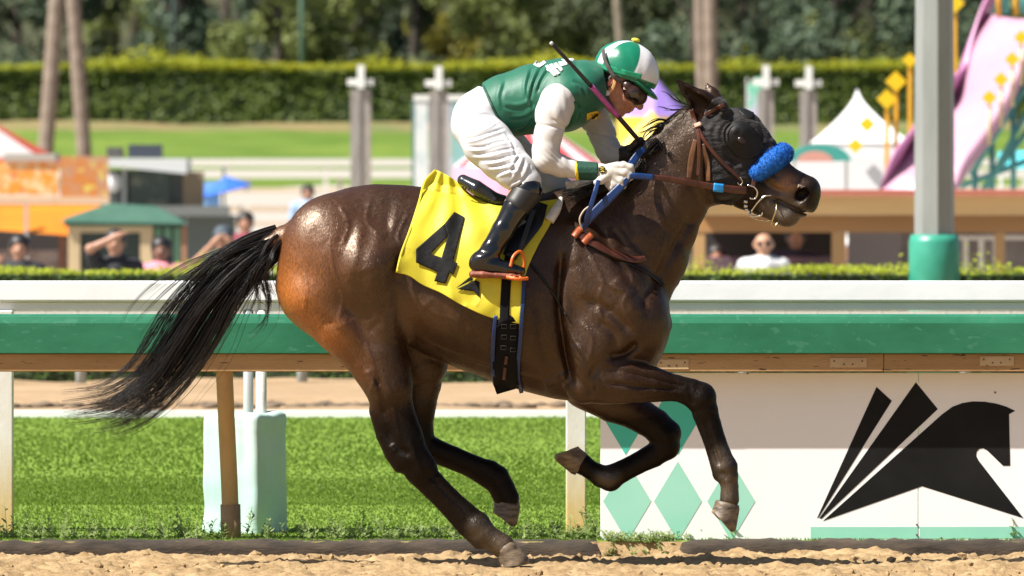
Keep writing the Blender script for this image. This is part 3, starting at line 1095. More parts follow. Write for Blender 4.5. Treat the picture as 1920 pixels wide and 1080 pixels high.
def ribbon(name, pts, width, parent, material, off=0.005, thick=0.004, depth=None, n=40, bulge=0.0, far=False, over=False):
    """strap of given width (px) along photo points, lying on the horse, or at the given depths"""
    c = catmull(pts, n)
    tx, ty = np.gradient(c[:, 0]), np.gradient(c[:, 1])
    L_ = np.hypot(tx, ty) + 1e-9
    nx, ny = -ty / L_, tx / L_
    w = np.interp(np.linspace(0, 1, n), np.linspace(0, 1, len(np.atleast_1d(width))), np.atleast_1d(width)) if np.ndim(width) else np.full(n, float(width))
    cols = np.linspace(-0.5, 0.5, 5)
    G = []
    for u in cols:
        x, y = c[:, 0] + nx * w * u, c[:, 1] + ny * w * u
        if depth is None:
            d = horse_front(x, y, -0.02)
            if over:
                d = np.where(y < 612, np.minimum(d, cloth_depth(x, y) + off - 0.006), d)
            d = smooth1(d, 3) - off - bulge * (1 - 4 * u * u)
        else:
            d = np.interp(np.linspace(0, 1, n), np.linspace(0, 1, len(depth)), depth) - bulge * (1 - 4 * u * u)
        G.append(WA(x, y, d))
    G = np.stack(G, 1)
    if far:
        G = G * np.array((1, -1, 1))
    V = G.reshape(-1, 3)
    f = []
    m = len(cols)
    for i in range(n - 1):
        for j in range(m - 1):
            q = (i * m + j, i * m + j + 1, (i + 1) * m + j + 1, (i + 1) * m + j)
            f.append(q)
    return mesh_obj(name, V, f, material, parent, solid=thick, off=0.0)


def cord(name, pts, r, parent, material, n=40, sides=8, mirror=False):
    """pts: (px, py, depth)"""
    P = catmull(pts, n)
    v = WA(P[:, 0], P[:, 1], P[:, 2])
    if mirror:
        v = v * np.array((1, -1, 1))
    return MB().tube(v, r, sides).obj(name, material, parent, smooth=True)


def peel(name, poly, parent, material, off=0.004, wr=0.0, side=None, wfun=None):
    px, py = PX(HV)
    mk = inside(px, py, poly)
    if side:
        mk &= (HV[:, 1] * side > -0.01)
    fm = mk[HQ].all(1)
    q = HQ[fm]
    ids, inv = np.unique(q, return_inverse=True)
    v = HV[ids]
    tot = np.bincount(HQ.ravel(), minlength=len(HV))[ids]
    use = np.bincount(inv.ravel(), minlength=len(ids))
    edge_ = np.where(use < tot)[0]
    ex, ey_ = px[ids][edge_], py[ids][edge_]
    bx_, by_, bd_ = ex.copy(), ey_.copy(), np.full(len(edge_), 6.0)
    for (x1, y1), (x2, y2) in zip(poly, list(poly[1:]) + [poly[0]]):
        t = np.clip(((ex - x1) * (x2 - x1) + (ey_ - y1) * (y2 - y1)) / ((x2 - x1) ** 2 + (y2 - y1) ** 2 + 1e-9), 0, 1)
        qx, qy = x1 + t * (x2 - x1), y1 + t * (y2 - y1)
        dd_ = np.hypot(ex - qx, ey_ - qy)
        m_ = dd_ < bd_
        bx_, by_, bd_ = np.where(m_, qx, bx_), np.where(m_, qy, by_), np.where(m_, dd_, bd_)
    v = v.copy()
    v[edge_] = WA(bx_, by_, v[edge_, 1])
    nrm = HF.grad(v)
    d = np.full(len(v), off)
    if wfun is not None:
        d = d + wfun(px[ids], py[ids], v)
    v = v + nrm * d[:, None]
    return mesh_obj(name, v, inv.reshape(-1, 4), material, parent, solid=0.003)


# ------------------------------------------------------------------ saddle cloth
def coons(top, bot, left, right, nu, nv):
    T, B = catmull(top, nu), catmull(bot, nu)
    L_, R_ = catmull(left, nv), catmull(right, nv)
    u = np.linspace(0, 1, nu)[None, :, None]
    v = np.linspace(0, 1, nv)[:, None, None]
    S = (1 - v) * T[None] + v * B[None] + (1 - u) * L_[:, None] + u * R_[:, None]
    S -= (1 - u) * (1 - v) * T[0] + u * (1 - v) * T[-1] + (1 - u) * v * B[0] + u * v * B[-1]
    return S


BACK = np.array([(540, 432), (575, 392), (610, 368), (650, 352), (700, 345), (760, 347), (800, 352), (860, 363), (920, 370), (980, 367), (1040, 360), (1100, 360)], float)


def cloth_depth(px, py):
    px, py = np.asarray(px, float), np.asarray(py, float)
    yt = np.interp(px, BACK[:, 0], BACK[:, 1])
    base = 0.0
    for dx, dy in ((0, 0), (9, 0), (-9, 0), (0, 7), (0, -7)):              # averaged: cloth does not follow every muscle
        base = base + horse_front(px + dx, np.maximum(py + dy, yt + 4), -0.05) / 5
    base = base + (-0.03 - base) * sstep(2, -14, py - yt)
    hit = horse_front(px, py, 1.0)
    base = np.where(hit < 0.5, np.minimum(base, hit), base)
    ang = np.arctan2(py - 285, px - 838)
    rr = np.hypot(py - 285, px - 838)
    fold = np.sin(ang * 17 + 0.9 * np.sin(rr / 40)) * 0.0085 * sstep(25, 70, rr) * (0.35 + 0.65 * sstep(235, 90, rr))
    fold = fold + np.sin((px * 0.9 + py * 0.45) / 12.0 + np.sin(py / 23)) * 0.0035
    lift = 0.012 * sstep(800, 745, px) + 0.010 * sstep(500, 590, py)
    return base - 0.013 - fold - lift


saddle_cloth = thing('saddle_cloth', (0, 0, 0), 'yellow saddle cloth with a black number 4 on the horse', 'saddle cloth')
TOPL = [(815, 318), (836, 328), (860, 344), (885, 366), (930, 386), (985, 382), (1045, 374)]
BOTL = [(743, 511), (768, 518), (792, 534), (828, 550), (862, 570), (900, 588), (936, 600), (974, 607)]
S2 = coons(TOPL, BOTL, [(815, 318), (796, 341), (785, 381), (769, 430), (752, 476), (743, 511)],
           [(1045, 374), (1034, 415), (1008, 462), (987, 510), (979, 560), (974, 607)], 150, 120)
cd_ = cloth_depth(S2[..., 0], S2[..., 1])
G_ = WA(S2[..., 0], S2[..., 1], cd_)
far_ = G_ * np.array((1, -1, 1))
ALL = np.concatenate((G_[::-1], far_), 0)
nr, nc = ALL.shape[:2]
ii, jj = np.meshgrid(np.arange(nr - 1), np.arange(nc - 1), indexing='ij')
qq = np.stack((ii * nc + jj, ii * nc + jj + 1, (ii + 1) * nc + jj + 1, (ii + 1) * nc + jj), -1).reshape(-1, 4)
mesh_obj('cloth', ALL.reshape(-1, 3), qq, cloth_yellow, saddle_cloth, solid=0.004, off=0.0)


def decal(name, poly, parent, material, depthfn, lift=0.010, cuts=5, thick=0.0015):
    bm = bmesh.new()
    vs = [bm.verts.new((p[0], -p[1], 0)) for p in poly]
    bm.faces.new(vs)
    bmesh.ops.triangulate(bm, faces=bm.faces[:])
    for _ in range(cuts):
        es = [e for e in bm.edges if e.calc_length() > 5]
        if not es:
            break
        bmesh.ops.subdivide_edges(bm, edges=es, cuts=1)
        bmesh.ops.triangulate(bm, faces=bm.faces[:])
    P = np.array([(v.co.x, -v.co.y) for v in bm.verts])
    F_ = [[v.index for v in f.verts] for f in bm.faces]
    bm.verts.index_update()
    F_ = [[v.index for v in f.verts] for f in bm.faces]
    bm.free()
    V = WA(P[:, 0], P[:, 1], depthfn(P[:, 0], P[:, 1]) - lift)
    n_ = np.cross(V[F_[0][1]] - V[F_[0][0]], V[F_[0][2]] - V[F_[0][0]])
    if n_[1] > 0:
        F_ = [f[::-1] for f in F_]
    return mesh_obj(name, V, F_, material, parent, solid=thick)


decal('number_four', [(852, 397), (871, 407), (868, 420), (850, 489), (858, 494), (850, 515), (843, 511), (835, 532), (814, 527), (820, 510), (780, 492), (780, 467),
                      (833, 420), (840, 442), (807, 476), (828, 483), (840, 442.2), (833, 420.2)], saddle_cloth, ink_black, cloth_depth)
decal('emblem_feather', [(854, 541), (881, 519), (889, 523)], saddle_cloth, ink_black, cloth_depth)
decal('emblem_feather', [(857, 542), (891, 525), (899, 529), (899, 557), (888, 546)], saddle_cloth, ink_black, cloth_depth)
ribbon('binding', [(816, 319), (796, 342), (785, 381), (769, 430), (752, 476), (744, 511)], 4, saddle_cloth, cloth_yellow, depth=list(cloth_depth(np.array([815, 796, 785, 769, 752, 744]), np.array([318, 341, 381, 430, 476, 511])) - 0.004), thick=0.003)

# ------------------------------------------------------------------ saddle, stirrup, girth
saddle = thing('racing_saddle', (0, 0, 0), 'small black racing saddle under the rider', 'saddle')
sf = Field(W(850, 420, 0) + np.array((0, -0.2, 0)), W(1050, 320, 0) + np.array((0, 0.2, 0)), 0.005)
for s in (-1, 1):
    sf.chain([(868, 338, s * 0.06, 11), (893, 352, s * 0.085, 14), (928, 374, s * 0.08, 13), (975, 384, s * 0.06, 9), (1015, 378, s * 0.04, 10)], k=0.05, s=1.6)
V_, Q_ = sf.mesh()
mesh_obj('seat', smooth_mesh(V_, Q_, 2), Q_, mat('saddle_leather', (0.014, 0.018, 0.026), 0.24, var=0.3, scale=14), saddle)
ribbon('flap', [(1002, 376), (990, 410), (972, 445), (955, 482)], [52, 58, 44, 26], saddle, leather_black, off=0.026, thick=0.006, over=True)
ribbon('flap', [(1002, 376), (990, 410), (972, 445), (955, 482)], [52, 58, 44, 26], saddle, leather_black, off=0.026, thick=0.006, far=True, over=True)
rt = MB()
for i in range(13):
    t = i / 12
    x, y = 868 + 66 * t, 350 + 40 * t - 6 * math.sin(3.14 * t)
    p = W(x, y, -0.118)
    rt.tube([p, p + np.array((0.0, -0.004, -0.006))], 0.004, 6)
rt.obj('stitching', leather_black, saddle)
pad_roll = cord('pad_roll', [(1052, 372, -0.10), (1046, 388, -0.145), (1036, 404, -0.175), (1030, 414, -0.185)], [0.010 + 0.012 * min(1, i / 20) for i in range(40)], saddle, mat('sheepskin_white', (0.60, 0.56, 0.50), 0.9, var=0.15, scale=40))
ribbon('stirrup_leather', [(1000, 392), (990, 425), (980, 455), (974, 474)], 9, saddle, leather_black, depth=[-0.30, -0.315, -0.325, -0.33], thick=0.005)
iron_mat = mat('orange_stirrup', (0.62, 0.12, 0.012), 0.4, var=0.15, scale=30)
cord('stirrup_iron', [(957, 500, -0.37), (962, 482, -0.36), (972, 472, -0.345), (980, 476, -0.33), (983, 496, -0.32), (976, 514, -0.32)], 0.0065, saddle, iron_mat)
tr = MB()
a, b = W(950, 519, -0.345), W(990, 522, -0.345)
for s in (-0.048, -0.016, 0.016, 0.048):
    tr.tube([a + np.array((0, s, 0)), (a + b) / 2 + np.array((0, s, -0.006)), b + np.array((0, s, 0))], 0.008, 6)
for t in (0.05, 0.35, 0.65, 0.95):
    c = a + (b - a) * t
    tr.tube([c + np.array((0, -0.052, 0)), c + np.array((0, 0.052, 0))], 0.008, 6)
tr.obj('stirrup_tread', iron_mat, saddle, smooth=True)

girth = thing('girth', (0, 0, 0), 'black elastic girth edged in blue round the horse\'s belly', 'girth')
GP = [(958, 470), (950, 520), (946, 596), (948, 612), (947, 690), (950, 722), (953, 733)]
for fs in (False, True):
    ribbon('strap', GP, [18, 18, 18, 46, 46, 46, 44], girth, elastic_black, off=0.010 + (0.02 if False else 0.012), thick=0.006, far=fs, over=True)
    ribbon('piping', [(929, 592), (925, 640), (924, 690), (929, 722), (936, 731)], 7, girth, blue_strap, off=0.020, thick=0.008, far=fs, over=True)
    ribbon('piping', [(983, 520), (980, 570), (976, 630), (972, 680), (972, 712), (978, 736)], 7, girth, blue_strap, off=0.020, thick=0.008, far=fs, over=True)
for (x, y) in ((945, 612), (962, 612), (945, 632), (962, 634), (944, 652), (962, 656)):
    d = float(horse_front(np.array([x]), np.array([y]))[0]) - 0.034
    bk = MB()
    w_, h_ = 5, 3.5
    bk.tube([W(x - w_, y - h_, d), W(x + w_, y - h_, d), W(x + w_, y + h_, d), W(x - w_, y + h_, d), W(x - w_, y - h_, d)], 0.0012, 5)
    bk.obj('buckle', mat('dull_buckle', (0.10, 0.10, 0.10), 0.4, metal=1.0), girth)
ribbon('billet', [(950, 668), (947, 692), (945, 712)], 6, girth, leather_brown, off=0.030, thick=0.004)

# ------------------------------------------------------------------ neck strap and breast strap
bp = thing('breastplate', (0, 0, 0), 'brown leather breastplate with orange keepers on the horse\'s shoulder', 'breastplate')
for fs in (False, True):
    ribbon('shoulder_strap', [(1078, 432), (1098, 448), (1130, 466), (1162, 480), (1190, 487), (1212, 484)], [12, 13, 12, 12, 11, 9], bp, leather_brown, off=0.012, thick=0.007, bulge=0.004, far=fs)
ribbon('strap_shadow', [(1092, 452), (1104, 462), (1140, 478), (1180, 494), (1215, 512), (1246, 536)], 5, bp, leather_black, off=0.006, thick=0.004)  # dark ribbon added as the shoulder strap's shadow on the hide
for p0, p1 in (((1076, 444), (1090, 428)), ((1094, 456), (1110, 440))):
    ribbon('keeper', [p0, ((p0[0] + p1[0]) / 2, (p0[1] + p1[1]) / 2 - 1), p1], 11, bp, leather_orange, off=0.021, thick=0.006, bulge=0.006, n=12)
cord('side_cord', [(996, 496, float(horse_front(np.array([996]), np.array([496]))[0]) - 0.006)] + [(x, y, float(horse_front(np.array([x]), np.array([y]))[0]) - 0.006) for x, y in ((1016, 520), (1038, 552), (1052, 576), (1062, 592))], 0.005, bp, leather_black)  # thin dark cord on the hide behind the shoulder

# ------------------------------------------------------------------ hood and bridle
def hood_wr(px, py, v):
    d = np.hypot(px - 1383, py - 258)
    ring = np.sin(d / 2.6 + 0.8 * np.sin(np.arctan2(py - 258, px - 1383) * 3)) * 0.0026 * sstep(27, 34, d) * sstep(80, 40, d)
    tail_ = np.sin((px * 0.5 + py) / 3.2 + vnoise(v, 20, 4) * 2) * 0.0010 * sstep(40, 70, d)
    return ring + tail_ + vnoise(v, 45, 9) * 0.001


hood = thing('blinker_hood', (0, 0, 0), 'charcoal lycra blinker hood with eye cups on the horse\'s head', 'hood')
peel('hood_cloth', [(1322, 206), (1314, 236), (1322, 290), (1330, 350), (1342, 380), (1372, 384), (1396, 366), (1410, 345), (1440, 330), (1470, 288), (1446, 240), (1412, 200), (1372, 176), (1336, 186)],
     hood, hood_mat, off=0.004, wfun=hood_wr)
black_mesh = mat('eye_cup_mesh', (0.007, 0.0065, 0.0065), 0.6, spec=0.3, bump=0.4, bscale=300, bdist=0.002)
ell_ = lambda cx, cy, rx, ry, an: [(cx + rx * math.cos(t) * math.cos(an) - ry * math.sin(t) * math.sin(an), cy + rx * math.cos(t) * math.sin(an) + ry * math.sin(t) * math.cos(an)) for t in np.linspace(0, 2 * math.pi, 40)[:-1]]
EYE_P = [tuple(p) for p in catmull([(1364, 264), (1366, 244), (1378, 230), (1398, 232), (1418, 250), (1430, 272), (1424, 290), (1404, 298), (1384, 294), (1370, 282), (1364, 264)], 40)[:-1]]
peel('eye_mesh', EYE_P, hood, black_mesh, off=0.011, side=-1)
peel('eye_mesh', EYE_P, hood, black_mesh, off=0.011, side=1)
peel('brow_mesh', [(1374, 178), (1390, 186), (1412, 210), (1410, 226), (1396, 222), (1380, 206)], hood, black_mesh, off=0.0075)
for s in (1, -1):
    for rx, ry, t0, t1, r0, lift in ((30, 22, 1.5, 4.9, 0.0045, 0.009), (38, 29, 1.9, 4.5, 0.0022, 0.004)):
        pts, rr_ = [], []
        for t in np.linspace(t0, t1, 26):
            x, y = 1390 + rx * math.cos(t) * math.cos(0.75) - ry * math.sin(t) * math.sin(0.75), 262 + rx * math.cos(t) * math.sin(0.75) + ry * math.sin(t) * math.cos(0.75)
            d = float(horse_front(np.array([x]), np.array([y]), -0.05)[0]) - lift * math.sin((t - t0) / (t1 - t0) * math.pi) - 0.003
            pts.append(W(x, y, d) * np.array((1, s, 1)))
            rr_.append(0.0012 + r0 * math.sin((t - t0) / (t1 - t0) * math.pi) ** 0.7)
        MB().tube(pts, rr_, 8).obj('cup_rim', hood_mat, hood, smooth=True)

for s in (1, -1):
    ef = Field(W(1376, 276, 0) + np.array((0, -0.16, 0)), W(1404, 250, 0) + np.array((0, -0.02, 0)), 0.0025)
    eyd = float(horse_front(np.array([1390.0]), np.array([263.0]))[0])
    ef.ell((1390, 263, eyd - 0.010), (9, 0.012, 7), 25, k=0.004)
    v_, q_ = ef.mesh()
    v_ = v_ * np.array((1, s, 1))
    mesh_obj('eye', v_, q_ if s == 1 else q_[:, ::-1], mat('horse_eye', (0.012, 0.006, 0.004), 0.3), horse)

bridle = thing('bridle', (0, 0, 0), 'brown leather bridle with steel bit on the horse\'s head', 'bridle')
for fs in (False, True):
    ribbon('cheek_strap', [(1296, 205), (1305, 232), (1320, 262), (1338, 286), (1358, 308), (1378, 326), (1390, 338)], 7, bridle, leather_brown, off=0.014, thick=0.005, far=fs)
    ribbon('throat_strap', [(1300, 214), (1309, 250), (1311, 290), (1309, 330)], 7, bridle, leather_brown, off=0.014, thick=0.005, far=fs)
    ribbon('noseband', [(1412, 352), (1414, 338), (1420, 322)], 8, bridle, leather_brown, off=0.012, thick=0.005, far=fs)
ribbon('cheek_lining', [(1304, 262), (1296, 300), (1292, 335)], [8, 12, 9], bridle, leather_tan, off=0.009, thick=0.004)
ribbon('cheek_lining', [(1318, 270), (1326, 305), (1328, 340)], [6, 10, 8], bridle, leather_tan, off=0.010, thick=0.004)
ribbon('brow_band', [(1322, 216), (1336, 207), (1350, 200), (1358, 196)], 7, bridle, leather_brown, off=0.012, thick=0.004)
ribbon('keeper', [(1302, 236), (1308, 234), (1314, 231)], 7, bridle, mat('pale_keeper', (0.42, 0.24, 0.16), 0.5), off=0.02, thick=0.004, n=8)


def on_head(x, y, o=0.012):
    return (x, y, float(horse_front(np.array([float(x)]), np.array([float(y)]), -0.03)[0]) - o)


cord('bit_ring', [on_head(1388, 332, .016), on_head(1392, 341, .016), on_head(1388, 347, .016), on_head(1383, 343, .016)], 0.0028, bridle, steel)
cord('bit_ring', [on_head(1402, 347, .02), on_head(1413, 350, .02), on_head(1420, 360, .02), on_head(1416, 372, .02), on_head(1406, 372, .02)], 0.0042, bridle, steel)
cord('bit_cheek', [on_head(1446, 366, .014), on_head(1434, 368, .016), on_head(1422, 378, .018), on_head(1410, 394, .018), (1406, 402, -0.05), (1414, 406, -0.045), (1426, 404, -0.045), (1430, 398, -0.05)], 0.0042, bridle, steel)
cord('bit_mouthpiece', [on_head(1455, 378, .004), (1456, 392, -0.075), (1450, 408, -0.075), (1446, 420, -0.06), (1452, 424, -0.05), (1458, 418, -0.045)], 0.0036, bridle, mat('brass_bit', (0.55, 0.42, 0.20), 0.3, metal=1.0))
cord('chin_chain', [(1404, 404, -0.03), (1420, 412, -0.01), (1440, 414, 0.0), (1450, 412, 0.0)], 0.002, bridle, steel)
for (x, y) in ((1398, 378), (1398, 386), (1400, 393)):
    p = W(*on_head(x, y, 0.01))
    MB().tube([p + np.array((-0.008, 0, 0)), p + np.array((0.008, 0, 0))], 0.008, 8).obj('curb_link', steel, bridle, smooth=True)

# fleece nose roll: a core with a dense pile of short fibres
roll = thing('nose_roll', (0, 0, 0), 'bright blue fleece noseband roll across the horse\'s nose', 'nose roll')
fleece = mat('blue_fleece', (0.003, 0.105, 0.42), 0.85, var=0.35, scale=90)
ra, rb = np.array((1420.0, 322.0)), np.array((1470.0, 288.0))
core = Field(W(1385, 360, 0) - np.array((0, 0.17, 0)), W(1505, 250, 0) + np.array((0, 0.17, 0)), 0.005)
yn = float(horse_front(np.array([1432.0]), np.array([310.0]))[0])
core.chain([(1422, 322, yn - 0.006, 17), (1438, 310, yn - 0.010, 19), (1452, 300, yn * 0.82 - 0.02, 20), (1464, 291, yn * 0.4 - 0.01, 19), (1468, 288, 0, 19),
            (1464, 291, -yn * 0.4 + 0.01, 19), (1452, 300, -yn * 0.82 + 0.02, 20), (1438, 310, -yn + 0.010, 19), (1422, 322, -yn + 0.006, 17)], k=0.01)
v_, q_ = core.mesh()
v_ = smooth_mesh(v_, q_, 1)
mesh_obj('fleece_core', v_, q_, fleece, roll)
nrm_ = core.grad(v_)
r_ = np.random.default_rng(2)
sel = r_.integers(0, len(v_), 9000)
FV, FF = [], []
dirs = nrm_[sel] + r_.normal(0, 0.45, (len(sel), 3))
dirs /= np.linalg.norm(dirs, axis=1, keepdims=True)
b0 = v_[sel] + r_.normal(0, 0.002, (len(sel), 3))
ln = r_.uniform(0.004, 0.008, (len(sel), 1))
sd = np.cross(dirs, r_.normal(0, 1, (len(sel), 3)))
sd /= np.linalg.norm(sd, axis=1, keepdims=True)
FV = np.stack((b0 - sd * 0.0014, b0 + sd * 0.0014, b0 + dirs * ln), 1).reshape(-1, 3)
FF = np.arange(len(FV)).reshape(-1, 3)
mesh_obj('fleece_pile', FV, FF, fleece, roll)['kind'] = 'stuff'

# ------------------------------------------------------------------ reins
reins = thing('reins', (0, 0, 0), 'brown leather reins with blue rubber grip running from gloves to bit', 'reins')
ribbon('rein', [(1192, 331), (1230, 333), (1280, 340), (1330, 349), (1372, 355), (1400, 357)], [9, 10, 11, 12, 14, 14], reins, leather_brown, depth=[-0.26, -0.25, -0.22, -0.185, -0.15, -0.12], thick=0.005, bulge=0.002)
ribbon('rein', [(1200, 322), (1250, 332), (1300, 340), (1350, 350), (1400, 357)], 10, reins, leather_brown, depth=[0.2, 0.19, 0.17, 0.15, 0.12], thick=0.005)
ribbon('rubber_grip', [(1180, 331), (1192, 330), (1206, 331), (1226, 333)], [10, 11, 11, 11], reins, blue_strap, depth=[-0.268, -0.265, -0.26, -0.257], thick=0.007, bulge=0.002, n=14)
ribbon('tape_band', [(1338, 351), (1346, 352), (1356, 353)], 16, reins, blue_tape, depth=[-0.186, -0.183, -0.176], thick=0.012, n=10)
ribbon('loop', [(1098, 428), (1100, 410), (1108, 386), (1116, 360), (1122, 338)], [8, 9, 9, 9, 8], reins, blue_strap, depth=[-0.235, -0.27, -0.29, -0.29, -0.275], thick=0.005)
ribbon('loop', [(1092, 430), (1112, 402), (1138, 376), (1162, 352), (1180, 332)], [9, 16, 17, 15, 10], reins, blue_strap, depth=[-0.235, -0.26, -0.265, -0.265, -0.26], thick=0.005)
ribbon('loop', [(1176, 322), (1186, 304), (1198, 288), (1208, 280)], [13, 14, 13, 10], reins, blue_strap, depth=[-0.20, -0.16, -0.14, -0.12], thick=0.005)
cord('loop_edge', [(1092, 432, -0.24), (1087, 412, -0.255), (1094, 396, -0.262), (1106, 386, -0.262)], 0.004, reins, mat('rein_edge', (0.45, 0.36, 0.28), 0.6))
# ================================================================== the rider
HC, HFW, HUP = np.array((1170.0, 140.0)), np.array((0.866, 0.5)), np.array((0.5, -0.866))


def L(a, b):
    p = HC + a * HFW + b * HUP
    return float(p[0]), float(p[1])


def person_field(h, x0, y0, x1, y1, d0, d1):
    return Field(W(x0, y1, 0) + np.array((0, d0, 0)), W(x1, y0, 0) + np.array((0, d1, 0)), h)


skin = mat('rider_skin', (0.42, 0.20, 0.125), 0.5, attr='coat', var=0.12, scale=60, bump=0.15, bscale=120, bdist=0.002, sss=0.08)
silk_green = mat('green_silk', (0.004, 0.095, 0.052), 0.55, var=0.12, scale=10, bump=0.12, bscale=50, sheen=0.15)
knit_white = mat('white_undershirt', (0.50, 0.475, 0.45), 0.75, var=0.05, scale=12, bump=0.2, bscale=200, bdist=0.002)
breech_white = mat('white_breeches', (0.52, 0.525, 0.54), 0.55, var=0.03, scale=12, bump=0.15, bscale=60, bdist=0.004)
glove_white = mat('white_glove', (0.46, 0.43, 0.38), 0.7, var=0.08, scale=40, bump=0.3, bscale=90, bdist=0.003)
glove_black = mat('black_glove', (0.012, 0.012, 0.014), 0.5, var=0.3, scale=40)
boot_black = mat('boot_patent', (0.003, 0.003, 0.0035), 0.12, var=0.3, scale=10, coat=0.5, bump=0.1, bscale=25, bdist=0.006)
boot_cuff = mat('boot_cuff', (0.012, 0.011, 0.010), 0.5, var=0.2, scale=12)
boot_sole = mat('boot_sole', (0.20, 0.055, 0.028), 0.6, var=0.3, scale=30)

rider = thing('person', (0, 0, 0), 'jockey in green vest, white breeches and green and white cap crouched on the racehorse', 'person')

# body: one continuous figure under the clothes
bf = person_field(0.0046, 835, 60, 1245, 530, -0.38, 0.38)
bf.chain([(905, 218, 0, 42, 1.35), (950, 196, 0, 44, 1.3), (1000, 186, 0, 52, 1.3), (1060, 178, 0, 56, 1.35), (1094, 166, 0, 42, 1.6)], k=0.03)
bf.chain([(1098, 166, 0, 34), (1128, 168, 0, 28), L(-16, -38) + (0, 27)], k=0.03)
for s in (-1, 1):
    if s < 0:
        bf.chain([(1052, 186, -0.17, 25), (1034, 222, -0.21, 22), (1022, 294, -0.23, 18), (1052, 312, -0.225, 15), (1100, 322, -0.225, 11), (1140, 326, -0.222, 12)], k=0.02)
        bf.chain([(895, 238, -0.09, 40), (930, 280, -0.18, 35), (966, 318, -0.235, 27), (982, 345, -0.25, 22), (962, 388, -0.285, 19), (938, 432, -0.31, 16), (914, 474, -0.322, 12), (902, 492, -0.328, 11), (958, 502, -0.34, 8)], k=0.02)
        for fg in (((1150, 318), (1172, 314), (1180, 321)), ((1152, 324), (1172, 328), (1172, 336)), ((1148, 332), (1164, 342), (1158, 346)), ((1143, 337), (1152, 347), (1147, 349))):
            bf.chain([p + (-0.228, 4.0) for p in fg], k=0.006)
        bf.chain([(1132, 334, -0.235, 5), (1122, 341, -0.24, 4)], k=0.006)
    else:
        bf.chain([(1085, 186, 0.17, 25), (1122, 236, 0.165, 19), (1142, 288, 0.12, 17), (1172, 291, 0.06, 12), (1190, 286, 0.03, 12)], k=0.02)
        bf.chain([(905, 238, 0.09, 40), (958, 288, 0.19, 33), (1042, 344, 0.20, 18), (1016, 392, 0.28, 18), (985, 440, 0.315, 15), (958, 480, 0.325, 12), (950, 496, 0.33, 11), (1000, 506, 0.34, 8)], k=0.02)
        for fg in (((1192, 280), (1206, 270), (1212, 278)), ((1195, 286), (1210, 280), (1212, 288)), ((1194, 292), (1208, 290), (1207, 297)), ((1190, 297), (1202, 298), (1199, 303))):
            bf.chain([p + (0.0, 4.0) for p in fg], k=0.006)
        bf.chain([(1186, 276, 0.0, 5), (1196, 268, -0.02, 4)], k=0.006)
# head
bf.ell(L(-6, -2) + (0,), (47, 0.078, 40), 30, k=0.02)
bf.chain([L(20, -12) + (0, 34, 0.92), L(20, -32) + (0, 31, 0.9), L(20, -50) + (0, 22, 0.95)], k=0.02)
bf.chain([L(-8, -40) + (0, 24, 1.15), L(12, -56) + (0, 18, 1.0), L(24, -66) + (0, 11, 1.0)], k=0.02)
bf.ell(L(27, -68) + (0,), (9, 0.020, 7), 30, k=0.012)
bf.chain([L(44, -14) + (0, 7), L(51, -28) + (0, 7), L(56, -37) + (0, 6.5)], k=0.010)           # nose
for s in (-1, 1):
    bf.ell(L(52, -38) + (s * 0.013,), (5, 0.008, 4.5), 0, k=0.006)
    bf.ell(L(-16, -22) + (s * 0.080,), (7, 0.010, 13), 20, k=0.008)                           # ears
    bf.ell(L(-14, -21) + (s * 0.090,), (3.5, 0.006, 8), 20, k=0.004, mode='sub')
    bf.ell(L(30, -34) + (s * 0.050,), (14, 0.018, 10), 30, k=0.015)                           # cheekbones
    bf.ell(L(42, -18) + (s * 0.030,), (7, 0.014, 6), 0, k=0.006, mode='sub')                  # eye sockets
    bf.ell(L(38, -18) + (s * 0.030,), (6, 0.014, 5.5), 0, k=0.003)                            # eyes
bf.chain([L(42, -9) + (-0.045, 8), L(46, -8) + (0, 8), L(42, -9) + (0.045, 8)], k=0.012)      # brow
bf.chain([L(40, -49) + (-0.020, 4), L(44, -49) + (0, 4.5), L(40, -49) + (0.020, 4)], k=0.006)  # lips
bf.chain([L(37, -55) + (-0.018, 4), L(41, -55) + (0, 4.5), L(37, -55) + (0.018, 4)], k=0.006)
JV, JQ = bf.mesh()
JV = smooth_mesh(JV, JQ, 1)
jpx, jpy = PX(JV)
jc = np.tile(np.array((0.40, 0.185, 0.115)), (len(JV), 1))


def jblob(a, b, r):
    x, y = L(a, b)
    return np.exp(-((jpx - x) ** 2 + (jpy - y) ** 2) / (r * r))[:, None]


jc = jc + jblob(-16, -22, 12) * (np.array((0.50, 0.15, 0.10)) - jc) * 0.7
jc = jc + jblob(42, -52, 5) * (np.array((0.33, 0.10, 0.08)) - jc) * 0.8
jc = jc + jblob(50, -36, 10) * (np.array((0.46, 0.18, 0.12)) - jc) * 0.5
jc = jc + jblob(22, -64, 16) * (np.array((0.26, 0.13, 0.09)) - jc) * 0.5
hairm = (np.hypot(jpx - L(-40, -14)[0], jpy - L(-40, -14)[1]) < 24)[:, None] * 1.0
jc = jc * (1 - hairm) + hairm * np.array((0.03, 0.018, 0.012))
mesh_obj('body', JV, JQ, skin, rider, colors=np.clip(jc, 0, 1))


